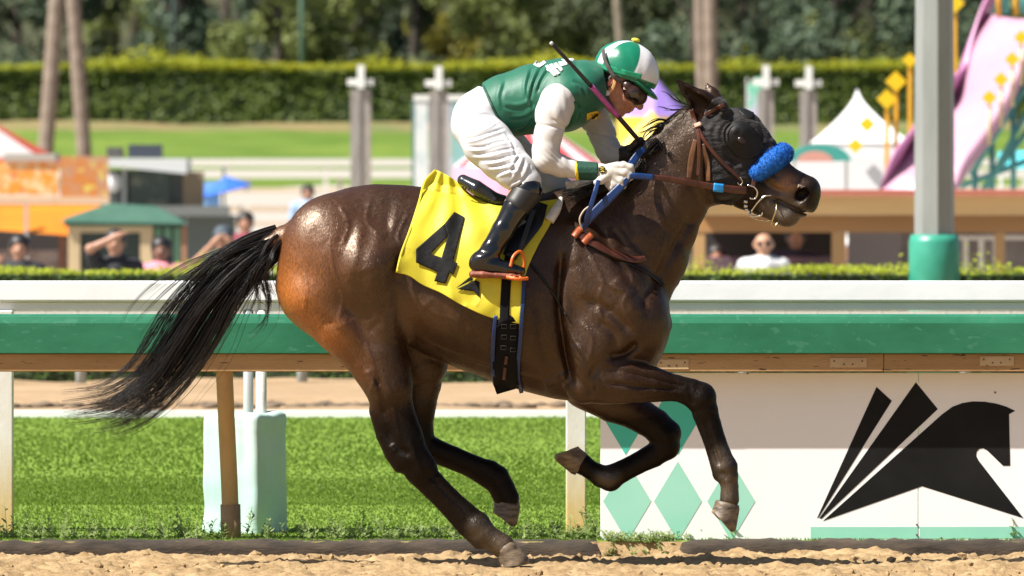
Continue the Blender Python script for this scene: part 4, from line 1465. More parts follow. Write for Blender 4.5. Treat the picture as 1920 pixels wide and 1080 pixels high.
def garment(name, fld, material, parent, wr=None, cuts=(), smooth=1, colors=None):
    """mesh a field, cut by half planes given as (x, y, nx, ny) in photo pixels (removed on the +n side)"""
    gx, gz = np.meshgrid(fld.ax[0], fld.ax[2], indexing='ij')
    px, py = PX(np.stack((gx, np.zeros_like(gx), gz), -1))
    for (x, y, nx, ny) in cuts:
        l_ = math.hypot(nx, ny)
        d = ((px - x) * nx + (py - y) * ny) / l_ * mpp()
        fld.F = np.maximum(fld.F, d[:, None, :].astype(np.float32))
    V, Q = fld.mesh()
    V = smooth_mesh(V, Q, smooth)
    if wr is not None:
        px, py = PX(V)
        V = V + fld.grad(V) * wr(px, py, V)[:, None]
    c = colors(V) if colors else None
    return mesh_obj(name, V, Q, material, parent, colors=c), V


# vest
vf = person_field(0.0045, 890, 90, 1160, 270, -0.26, 0.26)
vf.chain([(900, 215, 0, 50, 1.25), (950, 198, 0, 60, 1.2), (1000, 186, 0, 66, 1.2), (1055, 178, 0, 70, 1.25), (1092, 166, 0, 54, 1.5), (1112, 152, 0, 38, 1.5)], k=0.03)
vf.chain([(1066, 178, -0.13, 34), (1052, 188, -0.165, 29)], k=0.03)
vf.chain([(1085, 182, 0.13, 36), (1096, 192, 0.17, 34)], k=0.03)
vf.chain([(1104, 152, 0, 30), (1126, 160, 0, 33)], k=0.02)


def folds(px, py, lines):
    """cloth folds along photo polylines: a sharp valley with a soft roll on one side of it"""
    r_ = np.zeros(len(px))
    for pts, w, amp in lines:
        c = catmull(pts, 14)
        best = np.full(len(px), 1e9)
        sg = np.zeros(len(px))
        T = np.zeros(len(px))
        for i, (a, b) in enumerate(zip(c[:-1], c[1:])):
            ba = b - a
            t = np.clip(((px - a[0]) * ba[0] + (py - a[1]) * ba[1]) / (ba @ ba + 1e-9), 0, 1)
            dx, dy = px - a[0] - ba[0] * t, py - a[1] - ba[1] * t
            d = np.hypot(dx, dy)
            m = d < best
            best = np.where(m, d, best)
            sg = np.where(m, np.sign(ba[0] * dy - ba[1] * dx), sg)
            T = np.where(m, (i + t) / (len(c) - 1), T)
        s_ = best * sg
        env = np.clip(np.minimum(T, 1 - T) * 5, 0, 1)
        r_ += env * amp * (-np.exp(-(s_ / w) ** 2) + 0.75 * np.exp(-((s_ - 2.0 * w) / (1.3 * w)) ** 2))
    return r_


VEST_F = [([(1020, 118), (1004, 150), (994, 186), (1004, 206)], 3.0, 0.008), ([(1034, 122), (1016, 150), (1006, 176)], 2.6, 0.007), ([(998, 128), (990, 156), (988, 190)], 3.0, 0.006),
          ([(1010, 205), (985, 222), (955, 226)], 3.2, 0.006), ([(1004, 192), (972, 204), (940, 200)], 3.5, 0.005), ([(1000, 220), (984, 240), (966, 246)], 3.0, 0.006), ([(1060, 205), (1070, 222), (1060, 244)], 3.0, 0.006),
          ([(1076, 196), (1096, 206), (1118, 204)], 3.0, 0.005), ([(1074, 150), (1092, 162), (1100, 184)], 3.2, 0.006), ([(950, 150), (940, 180), (944, 206)], 3.5, 0.004), ([(1072, 180), (1086, 200), (1084, 226)], 2.6, 0.006)]


def vest_wr(px, py, V):
    return folds(px, py, VEST_F) + vnoise(V, 9, 5) * 0.003 + vnoise(V, 26, 6) * 0.0009


vest, VV = garment('vest', vf, silk_green, rider, vest_wr, cuts=((905, 158, -0.86, 0.42), (1135, 158, 1.0, -0.15)))
VFR = vf.front()


def vest_front(px, py):
    P = WA(px, py, 0.0 * np.asarray(px, float))
    i0 = np.clip(np.round((P[..., 0] - vf.lo[0]) / vf.h).astype(int), 0, vf.n[0] - 1)
    k0 = np.clip(np.round((P[..., 2] - vf.lo[2]) / vf.h).astype(int), 0, vf.n[2] - 1)
    y = VFR[i0, k0]
    return np.where(np.isnan(y), -0.05, y)


vest_print = mat('white_print', (0.75, 0.78, 0.74), 0.6)
for poly in ([(1000, 121), (1006, 114), (1012, 119), (1020, 113), (1024, 117), (1012, 126)], [(1022, 124), (1027, 121), (1044, 141), (1038, 142)], [(1030, 121), (1035, 119), (1050, 137), (1045, 140)],
             [(1038, 119), (1043, 117), (1056, 130), (1052, 134)], [(1046, 116), (1060, 114), (1066, 120), (1052, 124)], [(1052, 111), (1074, 109), (1080, 114), (1060, 115)], [(1024, 130), (1044, 122), (1046, 126), (1028, 134)]):
    decal('back_lettering', poly, vest, vest_print, vest_front, lift=0.010, cuts=3)
decal('chest_patch', [(1101, 213), (1121, 208), (1123, 215), (1118, 224), (1107, 222), (1100, 227)], vest, mat('yellow_patch', (0.72, 0.46, 0.02), 0.6), vest_front, lift=0.013, cuts=3)
hem = [(905, 160), (912, 176), (922, 198), (935, 224), (952, 243)]
hd = vest_front(np.array([p[0] + 4 for p in hem]), np.array([p[1] for p in hem]))
ribbon('hem', hem, 4, vest, mat('vest_hem', (0.004, 0.06, 0.034), 0.6), depth=list(hd - 0.003), thick=0.004)
# collar
cb = person_field(0.004, 1095, 120, 1160, 220, -0.14, 0.14)
cb.chain([(1118, 160, 0, 37), (1133, 166, 0, 34)], k=0.01)
garment('collar', cb, mat('dark_collar', (0.006, 0.035, 0.024), 0.5), rider, cuts=((1140, 168, 0.9, 0.1), (1112, 160, -0.9, 0.1)))


# undershirt sleeves
def sleeve_wr(px, py, V):
    elbow = np.sin((py - 0.9 * px) / 1.9 + 1.2 * vnoise(V, 14, 3)) * 0.0022 * np.exp(-((px - 1042) / 24) ** 2 - ((py - 300) / 18) ** 2)
    c1 = -0.0045 * np.exp(-((py - 238 - 0.16 * (px - 1040)) / 2.6) ** 2) - 0.0035 * np.exp(-((py - 226 - 0.5 * (px - 1040)) / 2.6) ** 2) * sstep(1030, 1040, px)
    c2 = 0.003 * np.sin((px - 0.5 * py) / 4.5 + 2 * vnoise(V, 9, 6)) * np.exp(-((py - 215) / 16) ** 2) * sstep(1020, 1045, px)
    fore = np.sin((px - 0.3 * py) / 2.6 + vnoise(V, 14, 7)) * 0.0009 * sstep(1045, 1060, px)
    far_ = crease_((py - 0.4 * px) / 4.0 + vnoise(V, 12, 17)) * 0.002 * sstep(1095, 1105, px)
    return elbow + c1 + c2 + fore + far_ + vnoise(V, 16, 1) * 0.0015


crease_ = lambda ph: 0.45 - (1 - np.abs(np.sin(ph * 0.5))) ** 4
nf = person_field(0.004, 990, 150, 1100, 345, -0.32, -0.02)
nf.chain([(1046, 190, -0.178, 34), (1037, 214, -0.205, 33), (1028, 252, -0.225, 26), (1023, 282, -0.232, 25), (1024, 299, -0.234, 25), (1050, 311, -0.228, 20.5), (1086, 320, -0.226, 17)], k=0.01, ki=0.012)
garment('sleeve', nf, knit_white, rider, sleeve_wr)
ff_ = person_field(0.004, 1070, 150, 1190, 330, -0.02, 0.28)
ff_.chain([(1090, 190, 0.175, 34), (1112, 216, 0.175, 29), (1128, 250, 0.16, 25), (1140, 280, 0.13, 23), (1146, 292, 0.115, 22), (1174, 291, 0.065, 17)], k=0.01, ki=0.012)
garment('sleeve', ff_, knit_white, rider, sleeve_wr)


# breeches
def crease(ph, p=4.0):
    """sharp valleys between broad soft swells"""
    return 0.45 - (1 - np.abs(np.sin(ph * 0.5))) ** p


BR_F = [([(862, 250), (886, 246), (912, 236), (934, 222)], 2.4, 0.006), ([(866, 262), (892, 258), (922, 248), (948, 240)], 2.4, 0.0065), ([(876, 276), (904, 276), (934, 266), (960, 262)], 2.4, 0.007),
        ([(884, 290), (916, 288), (946, 280), (976, 276)], 2.4, 0.0065), ([(900, 302), (930, 300), (958, 292), (986, 288)], 2.4, 0.0065), ([(914, 314), (942, 310), (968, 304)], 2.2, 0.006), ([(930, 328), (950, 320), (974, 316)], 2.2, 0.006),
        ([(894, 216), (912, 214), (928, 220)], 2.2, 0.005), ([(898, 226), (914, 224), (930, 230)], 2.0, 0.005), ([(985, 296), (976, 318), (962, 344)], 2.4, 0.006), ([(994, 306), (988, 326), (972, 350)], 2.2, 0.006), ([(976, 290), (966, 306), (956, 330)], 2.0, 0.005),
        ([(950, 352), (964, 340), (984, 334)], 2.0, 0.005), ([(870, 228), (890, 236), (905, 234)], 2.4, 0.004), ([(946, 248), (962, 268), (968, 292)], 2.4, 0.005)]


def breech_wr(px, py, V):
    return folds(px, py, BR_F) + vnoise(V, 10, 2) * 0.003 + vnoise(V * np.array((0.5, 1, 1.6)), 26, 7) * 0.0016


pf = person_field(0.0045, 835, 150, 1090, 385, -0.38, 0.32)
pf.ell((898, 222, 0), (50, 0.165, 54), 30, k=0.04)
pf.chain([(925, 196, 0, 44, 1.35), (905, 216, 0, 46, 1.35)], k=0.03)
pf.chain([(888, 236, -0.095, 42), (915, 268, -0.16, 46), (942, 296, -0.205, 42), (966, 320, -0.24, 36), (986, 340, -0.255, 29)], k=0.03, ki=0.02)
pf.chain([(898, 236, 0.095, 44), (945, 278, 0.18, 42), (1000, 320, 0.20, 33), (1040, 344, 0.185, 24), (1060, 352, 0.17, 18)], k=0.03, ki=0.02)
garment('breeches', pf, breech_white, rider, breech_wr, cuts=((915, 168, 0.35, -0.94),))


# boots
def boot(dx, dy, s):
    fb = Field(W(860 + dx, 540 + dy, 0) + np.array((0, -0.42, 0)), W(1040 + dx, 330 + dy, 0) + np.array((0, -0.18, 0)), 0.004)
    d = lambda pts: [(p[0] + dx, p[1] + dy) + tuple(p[2:]) for p in pts]
    fb.chain(d([(990, 356, -0.27, 27), (966, 392, -0.29, 24), (942, 432, -0.31, 21), (922, 466, -0.322, 19), (910, 484, -0.328, 19)]), k=0.008, ki=0.01)
    fb.chain(d([(893, 496, -0.332, 14), (920, 497, -0.336, 16), (950, 503, -0.34, 13), (976, 508, -0.34, 9)]), k=0.03, ki=0.008)
    fb.ell((904 + dx, 490 + dy, -0.33), (22, 0.04, 18), 20, k=0.02)
    gx, gz = np.meshgrid(fb.ax[0], fb.ax[2], indexing='ij')
    px, py = PX(np.stack((gx, np.zeros_like(gx), gz), -1))
    fb.F = np.maximum(fb.F, ((py - (513 + dy)) * mpp())[:, None, :].astype(np.float32))
    V, Q = fb.mesh()
    V = smooth_mesh(V, Q, 1)
    px, py = PX(V)
    px, py = px - dx, py - dy
    ank = np.sin((py * 0.9 + px * 0.3) / 3.6 + vnoise(V, 12, 3)) * 0.0034 * np.exp(-((px - 918) / 24) ** 2 - ((py - 478) / 16) ** 2)
    V = V + fb.grad(V) * (ank + vnoise(V, 18, 4) * 0.0016)[:, None]
    V = V * np.array((1, s, 1))
    bo = mesh_obj('boot', V, Q if s == 1 else Q[:, ::-1], boot_black, rider)
    cf = Field(W(940 + dx, 410 + dy, 0) + np.array((0, -0.36, 0)), W(1040 + dx, 320 + dy, 0) + np.array((0, -0.19, 0)), 0.004)
    cf.chain(d([(1000, 342, -0.26, 30), (972, 383, -0.287, 26.5)]), k=0.01)
    cg, cgz = np.meshgrid(cf.ax[0], cf.ax[2], indexing='ij')
    px, py = PX(np.stack((cg, np.zeros_like(cg), cgz), -1))
    e1 = ((px - dx - 968) * -0.56 + (py - dy - 388) * 0.83) * mpp()
    e2 = ((px - dx - 978) * 0.35 + (py - dy - 352) * -0.94) * mpp()
    cf.F = np.maximum(np.maximum(cf.F, e1[:, None, :].astype(np.float32)), e2[:, None, :].astype(np.float32))
    V2, Q2 = cf.mesh()
    V2 = smooth_mesh(V2, Q2, 1) * np.array((1, s, 1))
    mesh_obj('cuff', V2, Q2 if s == 1 else Q2[:, ::-1], boot_cuff, bo)
    so = Field(W(865 + dx, 540 + dy, 0) + np.array((0, -0.42, 0)), W(1000 + dx, 495 + dy, 0) + np.array((0, -0.25, 0)), 0.004)
    so.chain(d([(886, 514, -0.334, 7), (905, 514, -0.337, 8), (930, 515, -0.34, 6.5), (958, 518, -0.342, 7), (974, 518, -0.342, 5)]), k=0.01, s=2.0)
    V3, Q3 = so.mesh()
    V3 = V3 * np.array((1, s, 1))
    mesh_obj('sole', V3, Q3 if s == 1 else Q3[:, ::-1], boot_sole, bo)


boot(0, 0, 1)
boot(34, 10, -1)

# gloves
gf = person_field(0.0032, 1100, 295, 1200, 365, -0.29, -0.17)
gf.chain([(1112, 321, -0.225, 14), (1126, 323, -0.225, 16), (1144, 325, -0.226, 18), (1154, 325, -0.228, 17)], k=0.008, s=0.9)
for fg in (((1150, 313, -0.236), (1168, 311, -0.242), (1182, 314, -0.246), (1184, 324, -0.243)), ((1154, 322, -0.24), (1172, 324, -0.25), (1181, 331, -0.25), (1174, 337, -0.245)),
           ((1150, 331, -0.24), (1164, 339, -0.25), (1166, 348, -0.248), (1156, 346, -0.24)), ((1143, 336, -0.236), (1151, 347, -0.244), (1147, 352, -0.242), (1140, 346, -0.236))):
    gf.chain([p + (r,) for p, r in zip(fg, (9, 8.2, 7.4, 6.4))], k=0.005, ki=0.006)
gf.chain([(1138, 330, -0.245, 9), (1127, 338, -0.255, 8), (1119, 342, -0.26, 6.5)], k=0.006)
g_, _ = garment('glove', gf, glove_white, rider, lambda px, py, V: np.sin((px - py) / 2.6 + vnoise(V, 20, 4)) * 0.0009 + vnoise(V, 40, 3) * 0.0009)
cw = person_field(0.004, 1068, 295, 1132, 350, -0.29, -0.17)
cw.chain([(1072, 319, -0.226, 18.5), (1132, 322, -0.226, 16.5)], k=0.01)
garment('wristband', cw, mat('green_wristband', (0.004, 0.05, 0.028), 0.75, bump=0.6, bscale=110, bdist=0.004), g_, lambda px, py, V: np.sin(py / 1.6) * 0.0006, cuts=((1120, 320, 1, 0), (1080, 320, -1, 0.12)))
cy = person_field(0.0035, 1068, 295, 1100, 350, -0.29, -0.17)
cy.chain([(1072, 319, -0.226, 18.8), (1092, 320, -0.226, 18.4)], k=0.01)
garment('wristband_edge', cy, mat('yellow_edge', (0.70, 0.50, 0.02), 0.7), g_, cuts=((1083.5, 320, 1, -0.12), (1077, 320, -1, 0.12)))
em = MB()
for r0, dd in ((8.2, 0), (6.2, 0.0012)):
    pass
c0 = W(1129, 318, -0.2635)
em.tube([c0, c0 + np.array((0, -0.002, 0))], 0.015, 20)
e1 = em.obj('emblem', mat('emblem_black', (0.03, 0.03, 0.02), 0.6), g_)
c1 = c0 + np.array((0, -0.003, 0))
MB().tube([c1 + np.array((-0.008, 0, 0.008)), c1 + np.array((0.008, 0, 0.007)), c1 + np.array((-0.006, 0, 0.0)), c1 + np.array((0.007, 0, -0.001)), c1 + np.array((-0.006, 0, -0.009)), c1 + np.array((0.009, 0, -0.008))], 0.0022, 6).obj('emblem_mark', mat('emblem_yellow', (0.75, 0.6, 0.05), 0.6), g_)
hf = person_field(0.0034, 1160, 255, 1225, 315, -0.08, 0.12)
hf.chain([(1168, 291, 0.06, 16), (1182, 288, 0.035, 17), (1192, 286, 0.02, 16)], k=0.008)
for fg in (((1190, 278, 0.0), (1202, 268, -0.02), (1213, 272, -0.028), (1212, 282, -0.02)), ((1194, 285, -0.005), (1208, 278, -0.025), (1216, 283, -0.028), (1212, 291, -0.02)),
           ((1193, 292, 0.0), (1207, 288, -0.02), (1212, 294, -0.022), (1206, 299, -0.015)), ((1188, 297, 0.005), (1200, 296, -0.012), (1203, 301, -0.015), (1197, 305, -0.01))):
    hf.chain([p + (r,) for p, r in zip(fg, (8.5, 8, 7, 6.4))], k=0.005, ki=0.006)
hf.chain([(1184, 278, -0.01, 8), (1193, 268, -0.03, 7), (1201, 262, -0.04, 6)], k=0.006)
garment('glove', hf, glove_black, rider)

# helmet with silk cap
helmet = thing('jockey_helmet', (0, 0, 0), 'jockey\'s green and white panelled helmet cap with yellow button', 'helmet')
kf = person_field(0.003, 1100, 62, 1250, 185, -0.14, 0.14)
kf.ell(L(0, 8) + (0,), (63, 0.106, 56), 30, k=0.01)
cx, cyy = L(0, -7)


def cap_cols(V):
    px, py = PX(V)
    rx, ry = px - HC[0], py - HC[1]
    a = rx * HFW[0] + ry * HFW[1]
    b = rx * HUP[0] + ry * HUP[1]
    ph = np.degrees(np.arctan2(np.abs(V[:, 1]) / mpp(), a + 10))
    edge = lambda t: sstep(-1.2, 1.2, t)
    white = edge(ph - 9) * edge(62 - ph) + edge(ph - 138) * edge(158 - ph)
    band = sstep(3, 5, b - 0.17 * a)
    w = (white * band)[:, None]
    seam = (np.minimum(np.abs(ph - 62), np.abs(ph - 138)) < 0.9)[:, None] * 0.4
    g = np.array((0.004, 0.15, 0.08))
    return (g * (1 - w) + np.array((0.62, 0.62, 0.63)) * w) * (1 - seam * 0.6)


cap_mat = mat('cap_silk', (0.5, 0.5, 0.5), 0.33, attr='coat', bump=0.12, bscale=40, sheen=0.1)
n_ = np.array((-HUP[0] + 0.17 * HFW[0], -HUP[1] + 0.17 * HFW[1]))
garment('cap', kf, cap_mat, helmet, lambda px, py, V: vnoise(V, 14, 3) * 0.0016 + np.sin(px / 4.0 + vnoise(V, 10, 2) * 3) * 0.0006, cuts=((cx, cyy, n_[0], n_[1]),), colors=cap_cols)
pk = person_field(0.0035, 1130, 110, 1250, 190, -0.13, 0.13)
pk.ell(L(22, 1) + (0,), (57, 0.102, 9), 40, k=0.01)
pa = L(24, 0)
garment('peak', pk, mat('peak_green', (0.004, 0.13, 0.06), 0.30, var=0.1, scale=12), helmet, cuts=((pa[0], pa[1], -HFW[0], -HFW[1]),))
bandp = [L(-54, -9), L(-30, -4), L(0, 4), L(30, 12)]
ribbon('band', bandp, 11, helmet, mat('band_green', (0.007, 0.19, 0.09), 0.35), depth=[-0.05, -0.092, -0.108, -0.098], thick=0.003)
decal('patch', [L(21, 14), L(44, 16), L(45, 5), L(22, 2)], helmet, mat('patch_dark_green', (0.004, 0.055, 0.032), 0.5), lambda x, y: -0.104 + 0.0012 * (np.asarray(x) - 1187) + 0 * np.asarray(y), lift=0.004, cuts=2)
bt = Field(W(1178, 86, 0) + np.array((0, -0.04, 0)), W(1206, 64, 0) + np.array((0, 0.04, 0)), 0.0025)
bt.ell((1192, 75.5, 0), (8.5, 0.019, 4.5), 12, k=0.004)
v_, q_ = bt.mesh()
mesh_obj('button', v_, q_, mat('button_yellow', (0.62, 0.50, 0.04), 0.55, bump=0.8, bscale=150), helmet)
ribbon('goggle_strap', [(1131, 92), (1133, 108), (1140, 125), (1151, 142), (1163, 153), (1172, 158)], [6, 7, 7, 7, 6, 5], helmet, mat('strap_grey', (0.055, 0.048, 0.042), 0.7), depth=[-0.068, -0.089, -0.102, -0.106, -0.098, -0.088], thick=0.003)
strap_tan = mat('chin_strap', (0.50, 0.27, 0.10), 0.6, var=0.2, scale=40)
ribbon('chin_strap', [(1120, 134), (1125, 150), (1132, 164), (1139, 174)], 6, helmet, strap_tan, depth=[-0.086, -0.092, -0.092, -0.090], thick=0.003)
ribbon('chin_strap', [(1153, 150), (1151, 160), (1146, 169), (1138, 176)], 6, helmet, strap_tan, depth=[-0.088, -0.092, -0.092, -0.090], thick=0.003)
ribbon('chin_strap', [(1138, 176), (1143, 190), (1150, 204), (1156, 214)], 5, helmet, mat('chin_strap_dark', (0.02, 0.02, 0.02), 0.6), depth=[-0.088, -0.076, -0.05, -0.01], thick=0.003)
MB().tube([W(1139, 175, -0.094), W(1139, 175, -0.102)], 0.010, 14).obj('strap_stud', mat('stud_grey', (0.5, 0.47, 0.45), 0.4), helmet, smooth=False)

goggles = thing('goggles', (0, 0, 0), 'dark racing goggles over the jockey\'s eyes', 'goggles')
qf = person_field(0.0032, 1150, 140, 1225, 205, -0.12, 0.12)
for s in (-1, 1):
    qf.chain([L(16, -15) + (s * 0.076, 12), L(30, -20) + (s * 0.066, 17), L(44, -22) + (s * 0.040, 17), L(49, -20) + (s * 0.010, 11)], k=0.012)
garment('frame', qf, mat('goggle_frame', (0.035, 0.014, 0.010), 0.35), goggles)
for s in (-1, 1):
    lf = person_field(0.003, 1150, 140, 1225, 205, -0.13, 0.13)
    lf.chain([L(31, -21) + (s * 0.082, 13), L(44, -23) + (s * 0.055, 13)], k=0.01, s=0.8)
    garment('lens', lf, mat('goggle_lens', (0.006, 0.005, 0.005), 0.06, coat=1.0), goggles)
x_, y_ = 1174, 164
fr = MB()
pp = [W(x_ - 3, y_ - 4, -0.096), W(x_ + 4, y_ - 3, -0.094), W(x_ + 3, y_ + 4, -0.094), W(x_ - 4, y_ + 3, -0.096), W(x_ - 3, y_ - 4, -0.096)]
fr.tube(pp, 0.0028, 6).obj('buckle', mat('goggle_buckle', (0.75, 0.72, 0.68), 0.4), goggles)

# whip
whip = thing('riding_whip', (0, 0, 0), 'black riding whip with magenta band in the jockey\'s hand', 'whip')
w0, w1 = W(1206, 273, -0.028), W(1033, 80, -0.42)


def wp(t):
    return w0 + (w1 - w0) * t + np.array((0, 0, 0.006)) * math.sin(3.14 * t)


MB().tube([wp(t) for t in np.linspace(-0.03, 0.30, 10)], [0.0105] * 10, 10).obj('handle', mat('whip_grip', (0.014, 0.009, 0.010), 0.45, bump=0.5, bscale=100), whip, smooth=True)
MB().tube([wp(t) for t in np.linspace(0.28, 0.565, 10)], np.linspace(0.0118, 0.0108, 10).tolist(), 10).obj('band', mat('whip_magenta', (0.34, 0.055, 0.24), 0.45, var=0.2, scale=30), whip, smooth=True)
MB().tube([wp(t) for t in np.linspace(0.56, 0.985, 10)], np.linspace(0.0092, 0.0085, 10).tolist(), 10).obj('shaft', mat('whip_black', (0.010, 0.010, 0.011), 0.3), whip, smooth=True)
MB().tube([wp(0.985), wp(1.0)], 0.0082, 10).obj('tip', mat('whip_tip', (0.35, 0.36, 0.37), 0.4), whip, smooth=True)
# white fleece tuft of the pad over the withers
ft = Field(W(1060, 365, 0) + np.array((0, -0.12, 0)), W(1125, 325, 0) + np.array((0, 0.12, 0)), 0.0035)
ft.chain([(1066, 350, -0.03, 11), (1086, 346, -0.045, 9), (1106, 342, -0.05, 6)], k=0.01)
v_, q_ = ft.mesh()
v_ = v_ + ft.grad(v_) * (vnoise(v_, 60, 3) * 0.004)[:, None]
mesh_obj('pad_fleece', v_, q_, MATS['sheepskin_white'], saddle)
# ================================================================== the setting
def struct(o):
    o['kind'] = 'structure'
    return o


def leaf_material(name, c1, c2, trans=0.3, scale=2.0, rough=0.55):
    if name in MATS:
        return MATS[name]
    m = mat(name, c1, rough, color2=c2, scale=scale, spec=0.25, contrast=(0.3, 0.7))
    nt = m.node_tree
    b = nt.nodes['Principled BSDF']
    tl = nt.nodes.new('ShaderNodeBsdfTranslucent')
    mx = nt.nodes.new('ShaderNodeMixShader')
    mx.inputs['Fac'].default_value = trans
    src = b.inputs['Base Color'].links[0].from_socket
    nt.links.new(src, tl.inputs['Color'])
    nt.links.new(b.outputs['BSDF'], mx.inputs[1])
    nt.links.new(tl.outputs['BSDF'], mx.inputs[2])
    nt.links.new(mx.outputs['Shader'], nt.nodes['Material Output'].inputs['Surface'])
    return m


def grid_mesh(name, x, y, z, material, parent=None, **k):
    nx_, ny_ = z.shape
    X, Y = np.meshgrid(x, y, indexing='ij')
    V = np.stack((X, Y, z), -1).reshape(-1, 3)
    i, j = np.meshgrid(np.arange(nx_ - 1), np.arange(ny_ - 1), indexing='ij')
    Q = np.stack((i * ny_ + j, (i + 1) * ny_ + j, (i + 1) * ny_ + j + 1, i * ny_ + j + 1), -1).reshape(-1, 4)
    return mesh_obj(name, V, Q, material, parent, **k)


def box_px(mb, x0, y0, x1, y1, Y, dep):
    a, b = W(x0, y1, Y), W(x1, y0, Y)
    return mb.box((a[0], Y, a[2]), (b[0], Y + dep, b[2]))


# ---- dirt track
dirt = mat('track_dirt', (0.21, 0.135, 0.062), 0.9, color2=(0.36, 0.25, 0.13), scale=9, bump=0.7, bscale=45, bdist=0.012, spec=0.2)
gx, gy = np.arange(-2.9, 2.9, 0.016), np.arange(-1.9, 2.52, 0.016)
GX, GY = np.meshgrid(gx, gy, indexing='ij')
P_ = np.stack((GX, GY, 0 * GX), -1).reshape(-1, 3)
lump = np.maximum(vnoise(P_, 14, 21), -0.2) * 0.016 + np.maximum(vnoise(P_, 33, 22), 0) ** 1.5 * 0.016 + vnoise(P_, 4, 23) * 0.014 + vnoise(P_, 60, 25) * 0.007 + np.maximum(vnoise(P_, 7, 26), 0) * 0.012
prof = np.interp(GY, (-1.9, 0.3, 1.2, 2.0, 2.5), (-0.020, -0.020, -0.036, -0.085, -0.10))
gz_ = prof + lump.reshape(GX.shape) + np.maximum(vnoise(P_ * np.array((1, 0.6, 1)), 3.1, 27).reshape(GX.shape) + 0.1, 0) * 0.075 * sstep(2.0, 2.42, GY)
hx = (GX - W(965, 1060, -0.14)[0]) ** 2 + (GY + 0.14) ** 2
gz_ = gz_ + (-0.012 - gz_) * np.exp(-hx / 0.02)
struct(grid_mesh('track_dirt', gx, gy, gz_, dirt))
cl = rng
CV, CF = [], []
ico = bmesh.new()
bmesh.ops.create_icosphere(ico, subdivisions=1, radius=1.0)
iv = np.array([v.co for v in ico.verts])
ifc = np.array([[v.index for v in f.verts] for f in ico.faces])
ico.free()
for i in range(1500):
    x = cl.uniform(-2.7, 2.7)
    y = cl.uniform(-1.6, 2.42) if i % 3 else cl.uniform(1.2, 2.42)
    r = abs(cl.normal(0, 0.006)) + 0.002 + (0.01 if cl.random() < 0.05 else 0)
    z = np.interp(y, (-1.9, 0.3, 1.2, 2.0, 2.5), (-0.020, -0.020, -0.036, -0.085, -0.10)) + r * 0.6
    sc_ = r * cl.uniform(0.7, 1.35, 3)
    v = iv * sc_ * (1 + cl.normal(0, 0.14, (len(iv), 1))) + np.array((x, y, z))
    CF.append(ifc + sum(map(len, CV)) if False else ifc + len(iv) * i)
    CV.append(v)
tag(mesh_obj('dirt_clods', np.vstack(CV), np.vstack(CF), dirt, smooth=False), 'loose sandy dirt clods scattered on the track by the kerb', 'dirt', kind='stuff')
tb = MB().add([(-80, -60, -0.13), (80, -60, -0.13), (80, 2.52, -0.13), (-80, 2.52, -0.13)], [(0, 1, 2, 3)])
struct(tb.obj('track_base', dirt))

# ---- kerb timbers
kerb_mat = mat('kerb_timber', (0.022, 0.016, 0.011), 0.95, color2=(0.060, 0.043, 0.028), scale=7, stretch=(1, 1, 4), bump=0.6, bscale=30, bdist=0.008)


def kerb(x0, x1, label):
    a, b = W(x0, 1000, 2.5)[0], W(x1, 1000, 2.5)[0]
    n = max(4, int((b - a) / 0.05))
    xs = np.linspace(a, b, n)
    prof = [(2.47, -0.16), (2.455, -0.05), (2.47, -0.020), (2.50, -0.008), (2.56, -0.006), (2.60, -0.012), (2.62, -0.03), (2.62, -0.16)]
    m = MB()
    V, F_ = [], []
    r = np.random.default_rng(int(x0) % 97)
    for i, x in enumerate(xs):
        e = min((x - a), (b - x))
        s = 1.0 if e > 0.06 else 0.35 + 0.65 * math.sqrt(max(e, 0) / 0.06)
        for (y, z) in prof:
            V.append((x, 2.54 + (y - 2.54) * (0.7 + 0.3 * s) + r.normal(0, 0.004), -0.16 + (z + 0.16) * s + r.normal(0, 0.005)))
    k = len(prof)
    for i in range(n - 1):
        for j in range(k - 1):
            F_.append((i * k + j, (i + 1) * k + j, (i + 1) * k + j + 1, i * k + j + 1))
    F_.append(tuple(range(k)))
    F_.append(tuple((n - 1) * k + j for j in range(k - 1, -1, -1)))
    m.add(V, F_)
    return tag(m.obj('track_kerb', kerb_mat, smooth=True), label, 'kerb', 'timber kerb along the track')


kerb(-1500, 1140, 'long dark timber kerb edging the dirt left of the weed gap')
kerb(1258, 3400, 'long dark timber kerb edging the dirt below the white sign board')

# ---- turf, weeds, white kerb, sand path
turf_mat = mat('turf', (0.12, 0.195, 0.024), 0.85, color2=(0.16, 0.245, 0.034), scale=5.5, detail=8, bump=0.3, bscale=60, bdist=0.02, spec=0.15, contrast=(0.3, 0.7), stretch=(1, 0.35, 1))
YT = depth_at(779)
YS = depth_at(713)
struct(MB().add([(-80, 2.5, -0.012), (80, 2.5, -0.012), (80, YT, -0.012), (-80, YT, -0.012)], [(0, 1, 2, 3)]).obj('turf', turf_mat))
struct(MB().add([(-80, 2.5, -0.0125), (80, 2.5, -0.0125), (-80, 2.43, -0.14), (80, 2.43, -0.14)], [(2, 3, 1, 0)]).obj('verge_soil', dirt))
blade_mat = leaf_material('grass_blade', (0.145, 0.225, 0.028), (0.185, 0.275, 0.045), 0.6, 1.3)


